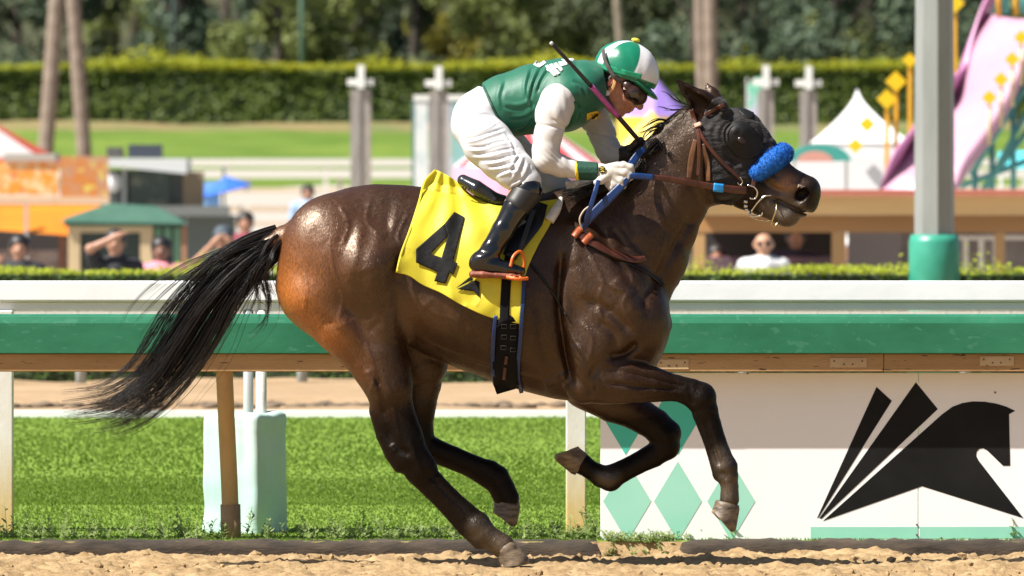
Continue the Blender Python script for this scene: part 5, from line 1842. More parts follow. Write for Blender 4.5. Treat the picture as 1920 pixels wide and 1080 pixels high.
def blades(n, x0, x1, y0, y1, h0, h1, w, seed, zb=-0.012):
    r = np.random.default_rng(seed)
    x, y = r.uniform(x0, x1, n), y0 + (y1 - y0) * r.random(n) ** 1.35
    pt = vnoise(np.stack((x, y * 0.4, 0 * x), 1), 1.1, 31)
    h = r.uniform(h0, h1, n) * (1 + 0.35 * pt)
    a = r.uniform(0, 2 * math.pi, n)
    lx, ly = r.normal(0, 0.35, n) * h, r.normal(0, 0.35, n) * h
    B = np.stack((x, y, np.full(n, zb)), 1)
    dx = np.stack((np.cos(a), np.sin(a), 0 * a), 1) * w
    T = B + np.stack((lx, ly, h), 1)
    V = np.stack((B - dx, B + dx, T), 1).reshape(-1, 3)
    return V, np.arange(3 * n).reshape(-1, 3)


v1, f1 = blades(100000, -4.4, 4.4, 2.62, 11, 0.006, 0.016, 0.005, 41)
v2, f2 = blades(95000, -5.2, 5.2, 7, YT - 0.05, 0.006, 0.018, 0.009, 42)
tag(mesh_obj('turf_grass', np.vstack((v1, v2)), np.vstack((f1, f2 + len(v1))), blade_mat, smooth=False), 'mown green grass of the turf course behind the rails', 'grass', kind='stuff')
weed_mat = leaf_material('weed_leaf', (0.16, 0.23, 0.06), (0.36, 0.42, 0.18), 0.45, 9.0)
WV, WF = [], []


def weed(x, y, h, r, lean=0.2, zb=-0.015):
    lx, ly = r.normal(0, lean) * h, r.normal(0, lean) * h
    n = int(5 + h * 90)
    for i in range(n):
        t = (i + 0.5) / n
        c = np.array((x + lx * t, y + ly * t, zb + h * t))
        a = r.uniform(0, 6.28)
        L_ = r.uniform(0.022, 0.05) * (1.15 - 0.6 * t)
        d = np.array((math.cos(a), math.sin(a), r.uniform(0.1, 0.9)))
        d /= np.linalg.norm(d)
        s = np.cross(d, (0, 0, 1.0))
        s /= np.linalg.norm(s) + 1e-9
        b = len(WV) * 4
        WV.append(np.array((c, c + d * L_ * 0.5 + s * L_ * 0.22, c + d * L_, c + d * L_ * 0.5 - s * L_ * 0.22)))
        WF.append((b, b + 1, b + 2, b + 3))
    st = np.array(((x, y, zb), (x + 0.0035, y, zb), (x + lx + 0.002, y + ly, zb + h), (x + lx, y + ly, zb + h)))
    b = len(WV) * 4
    WV.append(st)
    WF.append((b, b + 1, b + 2, b + 3))


wr_ = np.random.default_rng(77)
for i in range(520):
    x = wr_.uniform(-2.6, 2.6)
    dens = 0.5 + 0.5 * math.sin(x * 5.1 + 1) * math.sin(x * 2.3)
    if wr_.random() > 0.35 + 0.65 * dens:
        continue
    weed(x, wr_.uniform(2.64, 3.3), abs(wr_.normal(0, 0.045)) + 0.03, wr_)
for xp, h in ((22, 0.11), (50, 0.13), (334, 0.18), (345, 0.10), (420, 0.08), (640, 0.10), (720, 0.09), (910, 0.14), (925, 0.10), (945, 0.12), (790, 0.08), (505, 0.10), (1068, 0.11), (1100, 0.17), (1118, 0.12), (180, 0.10), (240, 0.08)):
    weed(W(xp, 1000, 2.9)[0], wr_.uniform(2.66, 2.95), h, wr_, 0.12)
for i in range(70):
    yy_ = wr_.uniform(2.43, 2.62)
    weed(W(wr_.uniform(1138, 1262), 1000, 2.5)[0], yy_, wr_.uniform(0.02, 0.05), wr_, 0.5, float(np.interp(yy_, [2.43, 2.5], [-0.13, -0.015])))
tag(mesh_obj('kerb_weeds', np.vstack(WV), WF, weed_mat, smooth=False), 'pale leafy weeds growing along the timber kerb', 'weeds', kind='stuff')
white_paint = mat('white_paint', (0.82, 0.82, 0.81), 0.45, var=0.05, scale=3, bump=0.08, bscale=20)
struct(MB().box((-80, YT, -0.2), (80, YT + 0.18, 0.03)).obj('turf_edge_kerb', white_paint))
sand = mat('sand_path', (0.27, 0.185, 0.105), 0.95, color2=(0.36, 0.255, 0.155), scale=1.3, bump=0.6, bscale=12, bdist=0.05, spec=0.15, stretch=(0.5, 1, 1))
sx, sy = np.arange(-8, 8.01, 0.12), np.linspace(YT + 0.18, YS + 3, 90)
SX, SY = np.meshgrid(sx, sy, indexing='ij')
sz = vnoise(np.stack((SX, SY, 0 * SX), -1).reshape(-1, 3), 1.7, 51).reshape(SX.shape) * 0.03
fy = depth_at(756)
sz = sz - 0.02 + 0.05 * np.exp(-((SY - fy - 0.25) / 0.22) ** 2) - 0.07 * np.exp(-((SY - fy + 0.25 + 0.1 * np.sin(SX * 2)) / 0.2) ** 2)
struct(grid_mesh('sand_path', sx, sy, sz, sand))
struct(MB().add([(-200, YT + 0.1, -0.12), (200, YT + 0.1, -0.12), (200, YS + 3, -0.12), (-200, YS + 3, -0.12)], [(0, 1, 2, 3)]).obj('sand_base', sand))
soil = mat('furrow_soil', (0.10, 0.075, 0.05), 0.95, color2=(0.19, 0.14, 0.09), scale=3)
FV = []
for i in range(260):
    x = wr_.uniform(-4.2, 4.2)
    y = fy + wr_.normal(0, 0.10) + 0.1 * math.sin(x * 2)
    r = wr_.uniform(0.02, 0.055)
    FV.append(iv * np.array((r * 2.0, r, r * 0.7)) * (1 + wr_.normal(0, 0.15, (len(iv), 1))) + np.array((x, y, -0.02)))
tag(mesh_obj('furrow_clods', np.vstack(FV), np.vstack([ifc + len(iv) * i for i in range(len(FV))]), soil, smooth=True), 'line of dark soil clods along the sand path', 'soil', kind='stuff')

# ---- infield, far track, bank, hill (one profile in depth)
INF = YS + 2.6


def strip(name, prof, material, half=150.0, n=1):
    v, f = [], []
    for (d, z) in prof:
        v += [(-half, d, z), (half, d, z)]
    for i in range(len(prof) - 1):
        f.append((2 * i, 2 * i + 1, 2 * i + 3, 2 * i + 2))
    return struct(MB().add(v, f).obj(name, material, smooth=False))


Zd = lambda z: z - CAM_D
paving = mat('infield_paving', (0.36, 0.33, 0.29), 0.9, color2=(0.44, 0.40, 0.35), scale=0.6)
far_dirt = mat('far_track_dirt', (0.27, 0.20, 0.13), 0.95, color2=(0.34, 0.26, 0.18), scale=0.25)
bank_mat = mat('bank_grass', (0.075, 0.135, 0.016), 0.9, color2=(0.13, 0.19, 0.03), scale=0.30, bump=0.5, bscale=3, bdist=0.2, spec=0.15)
GND = [(INF, -0.14), (INF + 0.5, -0.65), (Zd(140), -1.1), (Zd(200), -0.6), (Zd(280), 0.6), (Zd(292), 0.85)]
strip('infield_ground', GND[:4], paving)
strip('far_track', GND[3:], far_dirt)
ground_z = lambda y: float(np.interp(y, [g[0] for g in GND] + [Zd(340), Zd(346)], [g[1] for g in GND] + [2.93, 3.0]))
bx, by = np.arange(-60, 60.1, 0.8), np.linspace(Zd(292), Zd(352), 70)
BX, BY = np.meshgrid(bx, by, indexing='ij')
bz = np.interp(BY, [Zd(292), Zd(340), Zd(352)], [0.85, 2.93, 3.05]) + vnoise(np.stack((BX, BY, 0 * BX), -1).reshape(-1, 3), 0.35, 61).reshape(BX.shape) * 0.10
struct(grid_mesh('grass_bank', bx, by, bz, bank_mat))
dry = mat('dry_soil', (0.22, 0.15, 0.06), 0.95, color2=(0.10, 0.13, 0.03), scale=0.5)
bx2, by2 = np.arange(-60, 60.1, 1.0), np.linspace(Zd(336), Zd(343), 8)
BX2, BY2 = np.meshgrid(bx2, by2, indexing='ij')
bz2 = np.interp(BY2, [Zd(292), Zd(340), Zd(352)], [0.85, 2.93, 3.05]) + 0.13 * np.exp(-((BY2 - Zd(340)) / 2) ** 2) + vnoise(np.stack((BX2, BY2, 0 * BX2), -1).reshape(-1, 3), 0.35, 61).reshape(BX2.shape) * 0.10
struct(grid_mesh('dry_border', bx2, by2, bz2 + 0.004, dry))
hillm = mat('hillside', (0.035, 0.045, 0.025), 0.95, color2=(0.10, 0.09, 0.045), scale=0.05, spec=0.1)
hx_, hy_ = np.arange(-260, 261, 6.0), np.concatenate((np.linspace(Zd(352), Zd(420), 12), np.linspace(Zd(440), Zd(1500), 30)))
HX, HY = np.meshgrid(hx_, hy_, indexing='ij')
hz_ = np.interp(HY, [Zd(352), Zd(420), Zd(600), Zd(1500)], [3.05, 5.5, 32, 190]) + vnoise(np.stack((HX, HY, 0 * HX), -1).reshape(-1, 3), 0.02, 71).reshape(HX.shape) * np.interp(HY, [Zd(352), Zd(600)], [0.2, 7])
struct(grid_mesh('hill', hx_, hy_, hz_, hillm))
struct(MB().add([(-2500, -1500, -3.0), (2500, -1500, -3.0), (2500, 2500, -3.0), (-2500, 2500, -3.0)], [(0, 1, 2, 3)]).obj('ground', paving))

# ================================================================== near rail
rail_green = mat('rail_green', (0.010, 0.125, 0.060), 0.42, color2=(0.020, 0.17, 0.085), scale=5, spots=((0.032, 0.175, 0.097), 38, 0.62), bump=0.1, bscale=30, stretch=(0.5, 1, 1))
wood_tan = mat('rail_beam_paint', (0.30, 0.165, 0.058), 0.65, color2=(0.42, 0.255, 0.11), scale=3, stretch=(0.4, 1, 2.5), spots=((0.07, 0.03, 0.012), 30, 0.655), bump=0.25, bscale=40)
wood_plain = mat('rail_post_paint', (0.46, 0.29, 0.13), 0.6, color2=(0.34, 0.20, 0.10), scale=5, stretch=(1, 1, 0.4), bump=0.2, bscale=40)
rail = thing('track_rail', (0, 2.7, 0), 'green capped running rail with tan timber beam along the dirt track', 'rail')
zc = lambda py, Y: W(960, py, Y)[2]
z0, z1, z2 = zc(663, 2.5), zc(601, 2.5), zc(590, 2.53)
capm = MB()
pr = [(2.5065, z0), (2.5045, z1 - 0.012), (2.5085, z1), (2.516, z2 - 0.006), (2.536, z2), (2.74, z2), (2.76, z2 - 0.02), (2.76, z0)]
capm.prism([(-9.0, y, z) for y, z in pr], (18.0, 0, 0))
capm.obj('cap', rail_green, rail, bevel=0.003)
zb = zc(697, 2.53)
for xa, xb in ((-9.0, W(1657, 680, 2.53)[0] - 0.001), (W(1657, 680, 2.53)[0] + 0.001, 9.0)):
    MB().box((xa, 2.532, zb), (xb, 2.62, z0 - 0.001)).obj('beam', wood_tan, rail, bevel=0.004)
plate_mat = mat('joint_plate', (0.50, 0.36, 0.20), 0.55, color2=(0.42, 0.28, 0.14), scale=9, spots=((0.12, 0.05, 0.02), 30, 0.68))
for xa, xb, ya, yb in ((1232, 1291, 674, 692), (1556, 1625, 671, 689), (1837, 1901, 668, 686)):
    m = MB()
    box_px(m, xa, ya, xb, yb, 2.5285, 0.004)
    pl = m.obj('joint_plate', plate_mat, rail)
    for t in (0.12, 0.38, 0.62, 0.88):
        c = W(xa + (xb - xa) * t, (ya + yb) / 2 + (3 if t in (0.38, 0.62) else -3), 2.5265)
        MB().tube([c, c + np.array((0, 0.003, 0))], 0.004, 6).obj('screw', mat('rusty_screw', (0.08, 0.04, 0.025), 0.7), pl)
for xp in (-560, 420, 2420):
    m = MB()
    c0, c1, c2, c3, c4 = W(xp, 694, 2.58), W(xp + 2, 730, 2.62), W(xp + 6, 820, 2.74), W(xp + 11, 930, 2.82), W(xp + 14, 1008, 2.84)
    P5 = catmull([c0 + np.array((0, 0, 0.03)), c1, c2, c3, c4 - np.array((0, 0, 0.1))], 14)
    m.tube(P5, 0.0385, 16)
    po = m.obj('gooseneck_post', wood_plain, rail, smooth=True)
    MB().tube([W(xp + 12, 946, 2.825), c4 - np.array((0, 0, 0.1))], 0.046, 16).obj('ground_sleeve', mat('sleeve_paint', (0.20, 0.12, 0.065), 0.7, color2=(0.30, 0.19, 0.10), scale=8, bump=0.3), po, smooth=True)

# ---- sign board on the rail
board_mat = mat('sign_board', (0.85, 0.85, 0.86), 0.42, color2=(0.81, 0.80, 0.77), scale=1.6, contrast=(0.45, 0.9), bump=0.04, bscale=8)
YP = 2.650
sign = thing('sign_board', (0, YP, 0), 'white sign board with black horse head emblem and teal diamonds under the rail', 'sign')
xs0, xs1, xs2 = W(1126, 800, YP)[0], W(1722, 800, YP)[0], W(2318, 800, YP)[0]
zt_, zb_ = zc(699, YP), zc(1019, YP)
rc = 0.03
MB().prism([(xs0 + rc, YP, zb_), (xs1 - 0.0012, YP, zb_), (xs1 - 0.0012, YP, zt_), (xs0, YP, zt_), (xs0, YP, zb_ + rc), (xs0 + rc * 0.3, YP, zb_ + rc * 0.3)], (0, 0.02, 0)).obj('board', board_mat, sign, bevel=0.002)
MB().prism([(xs1 + 0.0012, YP, zb_), (xs2, YP, zb_), (xs2, YP, zt_), (xs1 + 0.0012, YP, zt_)], (0, 0.02, 0)).obj('board', board_mat, sign, bevel=0.002)
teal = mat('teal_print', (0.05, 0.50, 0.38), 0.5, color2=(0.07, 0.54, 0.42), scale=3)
teal_sunlit = mat('teal_print_sunlit', (0.26, 0.60, 0.46), 0.55, color2=(0.31, 0.63, 0.50), scale=3)  # lighter copy of the teal: sunlight on the lower board put into colour
blackp = mat('black_print', (0.004, 0.004, 0.004), 0.6, spec=0.2, color2=(0.010, 0.010, 0.010), scale=3, spots=((0.03, 0.03, 0.03), 5, 0.72))


def flat(name, poly, material, Y=YP - 0.0008):
    bm = bmesh.new()
    vs = [bm.verts.new(W(x, y, Y)) for x, y in poly]
    f = bm.faces.new(vs)
    f.normal_update()
    if f.normal.y > 0:
        f.normal_flip()
    r = bmesh.ops.extrude_face_region(bm, geom=[f])
    for e in r['geom']:
        if isinstance(e, bmesh.types.BMVert):
            e.co.y += -0.0004
    bmesh.ops.triangulate(bm, faces=bm.faces[:])
    bmesh.ops.recalc_face_normals(bm, faces=bm.faces[:])
    V = [tuple(v.co) for v in bm.verts]
    bm.verts.index_update()
    F_ = [[v.index for v in f.verts] for f in bm.faces]
    bm.free()
    return mesh_obj(name, V, F_, material, sign, smooth=False)


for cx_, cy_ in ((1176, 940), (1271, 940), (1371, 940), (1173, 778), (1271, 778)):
    flat('diamond', [(cx_ - 45, cy_), (cx_, cy_ + 75), (cx_ + 45, cy_), (cx_, cy_ - 75)], teal_sunlit if cy_ > 900 else teal)
z6 = lambda x, y: (1000 + x / 2.087, 640 + y / 2.087)
flat('emblem_feather', [z6(1343, 178), z6(1403, 233), z6(1117, 688), z6(1110, 692)], blackp)
flat('emblem_feather', [z6(1497, 160), z6(1583, 265), z6(1128, 694), z6(1119, 692)], blackp)
crv = [z6(1600, 285), z6(1640, 256), z6(1680, 241), z6(1720, 235), z6(1765, 236), z6(1810, 243), z6(1850, 255), z6(1886, 272), z6(1862, 285), z6(1866, 487), z6(1838, 487), z6(1800, 450), z6(1776, 427), z6(1760, 418),
       z6(1745, 421), z6(1735, 432), z6(1733, 448), z6(1742, 466), z6(1918, 692), z6(1521, 567), z6(1133, 703)]
flat('emblem_head', crv, blackp)
flat('teal_stripe', [(1520, 988), (1721, 988), (1721, 1010), (1520, 1010)], teal_sunlit)
flat('teal_stripe', [(1724, 988), (2316, 987), (2316, 1009), (1724, 1010)], teal_sunlit)
for x, y in ((1719, 984), (1719, 1003), (1765, 1009), (1866, 736), (1402, 700)):
    c = W(x, y, YP - 0.002)
    MB().tube([c, c + np.array((0, -0.002, 0))], 0.0045, 8).obj('bolt', mat('rusty_screw', (0.08, 0.04, 0.025), 0.7), sign)

# ---- white rail behind it
YW = 3.55
wrail = thing('turf_rail', (0, YW, 0), 'white outer rail of the turf course above the green rail', 'rail')
MB().box((-9, YW - 0.04, zc(566, YW - 0.04)), (9, YW + 0.10, zc(527, YW - 0.04))).obj('rail_bar', white_paint, wrail, bevel=0.01)
MB().box((-9, YW - 0.015, zc(581, YW - 0.015)), (9, YW + 0.06, zc(566.2, YW))).obj('lower_bar', white_paint, wrail, bevel=0.004)
post_mat = mat('white_post', (0.72, 0.70, 0.65), 0.55, color2=(0.62, 0.58, 0.50), scale=4, bump=0.1)
# rising damp and dirt have stained the feet of the posts
pn = post_mat.node_tree
geo_, sep_, rmp_, nzz_, add_, mxx_ = [pn.nodes.new('ShaderNode' + t) for t in ('NewGeometry', 'SeparateXYZ', 'ValToRGB', 'TexNoise', 'Math', 'Mix')]
mxx_.data_type = 'RGBA'
nzz_.inputs['Scale'].default_value = 7
add_.operation = 'MULTIPLY_ADD'
add_.inputs[1].default_value = 0.25
pn.links.new(geo_.outputs['Position'], sep_.inputs[0])
pn.links.new(nzz_.outputs['Fac'], add_.inputs[0])
pn.links.new(sep_.outputs['Z'], add_.inputs[2])
rmp_.color_ramp.elements[0].position, rmp_.color_ramp.elements[1].position = 0.15, 0.58
rmp_.color_ramp.elements[0].color, rmp_.color_ramp.elements[1].color = (1, 1, 1, 1), (0, 0, 0, 1)
pn.links.new(add_.outputs[0], rmp_.inputs['Fac'])
pb_ = pn.nodes['Principled BSDF'].inputs['Base Color']
old_ = pb_.links[0].from_socket
pn.links.new(old_, mxx_.inputs['A'])
mxx_.inputs['B'].default_value = (0.60, 0.40, 0.16, 1)
pn.links.new(rmp_.outputs['Color'], mxx_.inputs['Factor'])
pn.links.new(mxx_.outputs['Result'], pb_)
for xp in (-1062, 6, 1080, 2154):
    xc = W(xp, 800, YW)[0]
    MB().box((xc - 0.047, YW - 0.04, -0.15), (xc + 0.047, YW + 0.05, zc(581.5, YW))).obj('post', post_mat, wrail, bevel=0.006)
for xa, xb, mm in ((456, 475, mat('grey_post', (0.30, 0.33, 0.32), 0.5)), (479, 500, post_mat)):
    c = W((xa + xb) / 2, 740, YW)
    r = (xb - xa) / 2 * mpp(YW)
    MB().tube([(c[0], YW, -0.1), (c[0], YW, zc(581.5, YW))], r, 14).obj('padded_post', mm, wrail, smooth=True)
pad = Field(W(360, 1030, 3.55) + np.array((0, -0.3, 0)), W(555, 760, 3.55) + np.array((0, 0.3, 0)), 0.012)
A_, B_ = W(375, 1012, 3.35), W(540, 779, 3.35)
q_ = [pad.ax[0][:, None, None], pad.ax[1][None, :, None], pad.ax[2][None, None, :]]
cxp, czp = (A_[0] + B_[0]) / 2, (A_[2] + B_[2]) / 2
hxp, hzp = (B_[0] - A_[0]) / 2 - 0.045, (B_[2] - A_[2]) / 2 - 0.018
rot = math.radians(-32)
ux = (q_[0] - cxp) * math.cos(rot) + (q_[1] - 3.55) * math.sin(rot)
uy = -(q_[0] - cxp) * math.sin(rot) + (q_[1] - 3.55) * math.cos(rot)
dx_, dy_, dz_ = np.abs(ux) - (hxp - 0.028) * (1 + 0.05 * (q_[2] - czp) * -1), np.abs(uy) - 0.11, np.abs(q_[2] - czp) - hzp
pad.F[:] = np.sqrt(np.maximum(dx_, 0) ** 2 + np.maximum(dy_, 0) ** 2 + np.maximum(dz_, 0) ** 2) + np.minimum(np.maximum(dx_, np.maximum(dy_, dz_)), 0) - 0.025
V_, Q_ = pad.mesh()
V_ = V_ + pad.grad(V_) * (vnoise(V_, 9, 3) * 0.008 + vnoise(V_ * np.array((1, 1, 0.25)), 22, 4) * 0.005 + vnoise(V_ * np.array((0.4, 1, 1)), 30, 5) * 0.004 * sstep(0.42, 0.55, V_[:, 2]))[:, None]
tag(mesh_obj('post_pad', V_, Q_, mat('pad_vinyl', (0.36, 0.54, 0.50), 0.5, color2=(0.48, 0.60, 0.55), scale=3, bump=0.08, bscale=14)), 'pale aqua padded sleeve round the post behind the tan gooseneck', 'post pad')

# ---- slatted inner rail at the far edge of the sand
YI = YS - 0.2
irail = thing('slatted_rail', (0, YI, 0), 'low pale slatted rail in front of the clipped hedge', 'rail')
slat_mat = mat('slat_paint', (0.60, 0.60, 0.55), 0.5, var=0.08, scale=2)
sl_me = None
za, zb2 = zc(603, YI), zc(583, YI)
for i in range(72):
    x = -9.0 + i * 0.25
    if sl_me is None:
        ob = MB().add([(-0.122, -0.012, za), (0.122, 0.004, za), (0.122, 0.004, zb2), (-0.122, -0.012, zb2), (-0.122, 0.006, za), (0.122, 0.022, za), (0.122, 0.022, zb2), (-0.122, 0.006, zb2)],
                      [(0, 1, 2, 3), (5, 4, 7, 6), (3, 2, 6, 7), (1, 0, 4, 5), (1, 5, 6, 2), (4, 0, 3, 7)]).obj('slat', slat_mat, irail, world=False)
        sl_me = ob
    else:
        ob = sl_me.copy()
        col.objects.link(ob)
    ob.location = (x, 0, 0)
ipost = None
for k in range(-6, 6):
    x = W(151 + 415 * k + 830, 700, YI)[0]
    if ipost is None:
        ipost = MB().tube([(0, 0.05, -0.15), (0, 0.05, za)], 0.042, 10).obj('post', mat('grey_post', (0.30, 0.33, 0.32), 0.5), irail, smooth=True, world=False)
        ob = ipost
    else:
        ob = ipost.copy()
        col.objects.link(ob)
    ob.location = (x, 0, 0)

# ---- clipped hedges
def hedge(name, x0, x1, y0, y1, z0, z1, n, size, mats, label, tops, seed, parent=None, core=(0.012, 0.022, 0.006)):
    r = np.random.default_rng(seed)
    root = thing(name, ((x0 + x1) / 2, y0, z0), label, 'hedge')
    core_m = mat(name + '_core', core, 0.9, color2=tuple(c * 1.8 for c in core), scale=3, bump=1.0, bscale=6, bdist=0.1)
    MB().box((x0, y0 + size * 0.8, z0), (x1, y1, z1 - size * 0.9)).obj('branch_core', core_m, root)
    V = []
    for i in range(n):
        onf = r.random() < 0.62
        x = r.uniform(x0, x1)
        lush = 0.25 + 1.3 * max(0.0, math.sin(x / size * 0.21 + 2 * math.sin(x / size * 0.05))) ** 1.5
        wob = size * 0.9 * math.sin(x * 1.7 / size * 0.08 + 1) + r.normal(0, size * 0.35)
        if onf:
            c = np.array((x, y0 + abs(wob) * 0.6 + r.uniform(0, size), r.uniform(z0, z1)))
            nr_ = np.array((r.normal(0, 0.55), -1, r.normal(0.35, 0.5)))
        else:
            c = np.array((x, y0 + r.random() ** 1.6 * (y1 - y0), z1 + wob * 0.5 - r.uniform(0, size) + (abs(r.normal(0, tops)) * lush if r.random() < 0.5 else 0)))
            nr_ = np.array((r.normal(0, 0.7), r.normal(-0.3, 0.6), 1))
        nr_ /= np.linalg.norm(nr_)
        a = np.cross(nr_, r.normal(0, 1, 3))
        a /= np.linalg.norm(a) + 1e-9
        b = np.cross(nr_, a)
        s = size * r.uniform(0.45, 1.0)
        V.append(np.array((c - a * s * 0.5, c + b * s * 0.28, c + a * s * 0.5, c - b * s * 0.28)))
    V = np.array(V)
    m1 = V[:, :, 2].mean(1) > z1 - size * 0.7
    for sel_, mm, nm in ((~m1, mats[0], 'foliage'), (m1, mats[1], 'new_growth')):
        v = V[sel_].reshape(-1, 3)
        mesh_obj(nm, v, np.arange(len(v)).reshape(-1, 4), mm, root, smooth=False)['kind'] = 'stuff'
    return root


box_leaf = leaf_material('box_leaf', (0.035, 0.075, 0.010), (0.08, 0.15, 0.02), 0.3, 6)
box_top = leaf_material('box_leaf_new_sunlit', (0.30, 0.38, 0.025), (0.46, 0.50, 0.05), 0.5, 6)  # yellow new leaves, sunlight on the hedge top added to their colour
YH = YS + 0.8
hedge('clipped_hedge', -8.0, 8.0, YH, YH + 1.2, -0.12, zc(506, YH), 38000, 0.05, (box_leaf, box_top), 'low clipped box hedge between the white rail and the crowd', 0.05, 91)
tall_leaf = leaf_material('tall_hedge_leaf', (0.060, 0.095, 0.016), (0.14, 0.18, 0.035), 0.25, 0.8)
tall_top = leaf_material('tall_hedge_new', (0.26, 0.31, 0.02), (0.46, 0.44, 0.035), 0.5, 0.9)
YB = Zd(346)
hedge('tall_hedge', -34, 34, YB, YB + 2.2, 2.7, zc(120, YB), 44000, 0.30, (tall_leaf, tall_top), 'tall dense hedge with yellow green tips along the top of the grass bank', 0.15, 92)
# ================================================================== infield fair, crowd, trees
paint_mat = mat


def mat(name, color=(0.5, 0.5, 0.5), *a, **k):
    """fair paint and canvas: base colours scaled down evenly to suit the exposure"""
    q = 0.84
    k = dict(k)
    if k.get('color2'):
        k['color2'] = tuple(c * q for c in k['color2'])
    if k.get('spots'):
        k['spots'] = (tuple(c * q for c in k['spots'][0]),) + tuple(k['spots'][1:])
    return paint_mat(name, tuple(c * q for c in color), *a, **k)


def poly_px(m, pts, dep=0.05):
    """flat panel with thickness from (px, py, depth) corners"""
    P = [W(*p) for p in pts]
    n_ = np.cross(P[1] - P[0], P[2] - P[0])
    if n_[1] > 0:
        P = P[::-1]
    return m.prism(P, (0, dep, 0))


def panel(name, pts, material, parent, dep=0.05):
    return poly_px(MB(), pts, dep).obj(name, material, parent)


def rect(name, x0, y0, x1, y1, Y, dep, material, parent, bevel=0.0):
    return box_px(MB(), x0, y0, x1, y1, Y, dep).obj(name, material, parent, bevel=bevel)


# ---- trees
def tree(x, Y, base, top, rad, leaf, label, seed, n=6000, name='broadleaf_tree', size=0.36, crown_low=0.25):
    r = np.random.default_rng(seed)
    root = thing(name, (x, Y, base), label, 'tree', 'trees beyond the tall hedge')
    H = top - base
    bark = mat('tree_bark', (0.05, 0.04, 0.03), 0.9, color2=(0.09, 0.07, 0.055), scale=3, bump=0.5)
    m = MB()
    m.tube([(x, Y, base - 0.3), (x + 0.1, Y, base + H * 0.3), (x - 0.05, Y + 0.1, base + H * 0.75)], (0.28, 0.2, 0.06), 8)
    for k in range(6):
        a = r.uniform(0, 6.28)
        z = base + H * r.uniform(0.25, 0.55)
        m.tube([(x, Y, z), (x + math.cos(a) * rad * 0.4, Y + math.sin(a) * rad * 0.4, z + H * 0.1), (x + math.cos(a) * rad * 0.8, Y + math.sin(a) * rad * 0.8, z + H * 0.22)], (0.10, 0.07, 0.02), 6)
    m.obj('trunk', bark, root, smooth=True)
    nc = 26
    cc = []
    for k in range(nc):
        t = r.uniform(crown_low, 0.95)
        rr = rad * math.sqrt(max(0.05, 1 - ((t - 0.5) / 0.52) ** 2)) * r.uniform(0.35, 0.95)
        a = r.uniform(0, 6.28)
        cc.append((x + math.cos(a) * rr, Y + math.sin(a) * rr, base + H * t, r.uniform(0.26, 0.42) * rad))
    cc = np.array(cc)
    k = r.integers(0, nc, n)
    d = r.normal(0, 1, (n, 3))
    d /= np.linalg.norm(d, axis=1, keepdims=True)
    c = cc[k, :3] + d * (cc[k, 3] * r.uniform(0.55, 1.05, n))[:, None]
    nr_ = d + r.normal(0, 0.5, (n, 3)) + np.array((0, 0, 0.4))
    nr_ /= np.linalg.norm(nr_, axis=1, keepdims=True)
    a = np.cross(nr_, r.normal(0, 1, (n, 3)))
    a /= np.linalg.norm(a, axis=1, keepdims=True) + 1e-9
    b = np.cross(nr_, a)
    s = size * r.uniform(0.5, 1.1, (n, 1))
    V = np.stack((c - a * s * 0.5, c + b * s * 0.32, c + a * s * 0.5, c - b * s * 0.32), 1).reshape(-1, 3)
    mesh_obj('crown', V, np.arange(4 * n).reshape(-1, 4), leaf, root, smooth=False)
    return root


leaf_a = leaf_material('leaf_olive', (0.14, 0.185, 0.045), (0.26, 0.29, 0.085), 0.25, 0.7)
leaf_b = leaf_material('leaf_dark', (0.060, 0.105, 0.065), (0.125, 0.165, 0.090), 0.15, 0.7)  # lightened and bluish, distant haze put into the leaf colour
leaf_c = leaf_material('leaf_grey_green', (0.075, 0.10, 0.045), (0.14, 0.17, 0.08), 0.25, 0.7)
leaf_d = leaf_material('leaf_yellow_green', (0.20, 0.19, 0.03), (0.36, 0.32, 0.05), 0.35, 0.7)
tl = [(30, 'b', 3.4), (130, 'c', 2.2), (250, 'a', 3.0), (330, 'b', 2.8), (420, 'b', 3.0), (520, 'a', 2.6), (620, 'a', 3.2), (700, 'b', 3.0), (775, 'c', 2.3), (860, 'd', 2.3), (920, 'a', 2.6), (1000, 'a', 3.0), (1080, 'b', 2.4),
      (1130, 'c', 2.8), (1230, 'a', 2.8), (1300, 'b', 2.6), (1390, 'b', 3.2), (1470, 'c', 2.8), (1560, 'b', 2.8), (1640, 'a', 3.0), (1740, 'b', 3.0), (1830, 'a', 3.0), (1910, 'b', 3.2)]
kindw = {'a': 'olive green', 'b': 'dark green', 'c': 'grey green', 'd': 'yellow green'}
names_pos = ['at the left edge of the view', 'behind the left palm trunks', 'right of the left palm trunks', 'with the faint grey pole before it', 'between the two thin poles', 'left of the green thin pole', 'right of the green thin pole',
             'above the first white cross post', 'left of the second white cross post', 'behind the rider\'s lower back', 'behind the rider\'s upper back', 'above the whip tip', 'behind the whip', 'just left of the rider\'s cap',
             'behind the rider\'s cap', 'behind the twin palm trunks', 'right of the twin palm trunks', 'above the third white cross post', 'above the white peaked tent', 'left of the grey lamp post', 'right of the grey lamp post', 'above the pink slide', 'at the right edge of the view']
for i, ((xp, kd, rad), nm) in enumerate(zip(tl, names_pos)):
    Zt = 372 + (i * 37 % 5) * 9
    Yt = Zd(Zt)
    x = W(xp, 60, Yt)[0]
    gz0 = float(np.interp(Yt, [Zd(352), Zd(420), Zd(600)], [3.05, 5.5, 32])) - 0.2
    tree(x, Yt, gz0, gz0 + 8.5 + (i * 13 % 7) * 0.5, rad, {'a': leaf_a, 'b': leaf_b, 'c': leaf_c, 'd': leaf_d}[kd], '%s tree beyond the tall hedge, %s' % (kindw[kd], nm), 300 + i, crown_low=0.0)
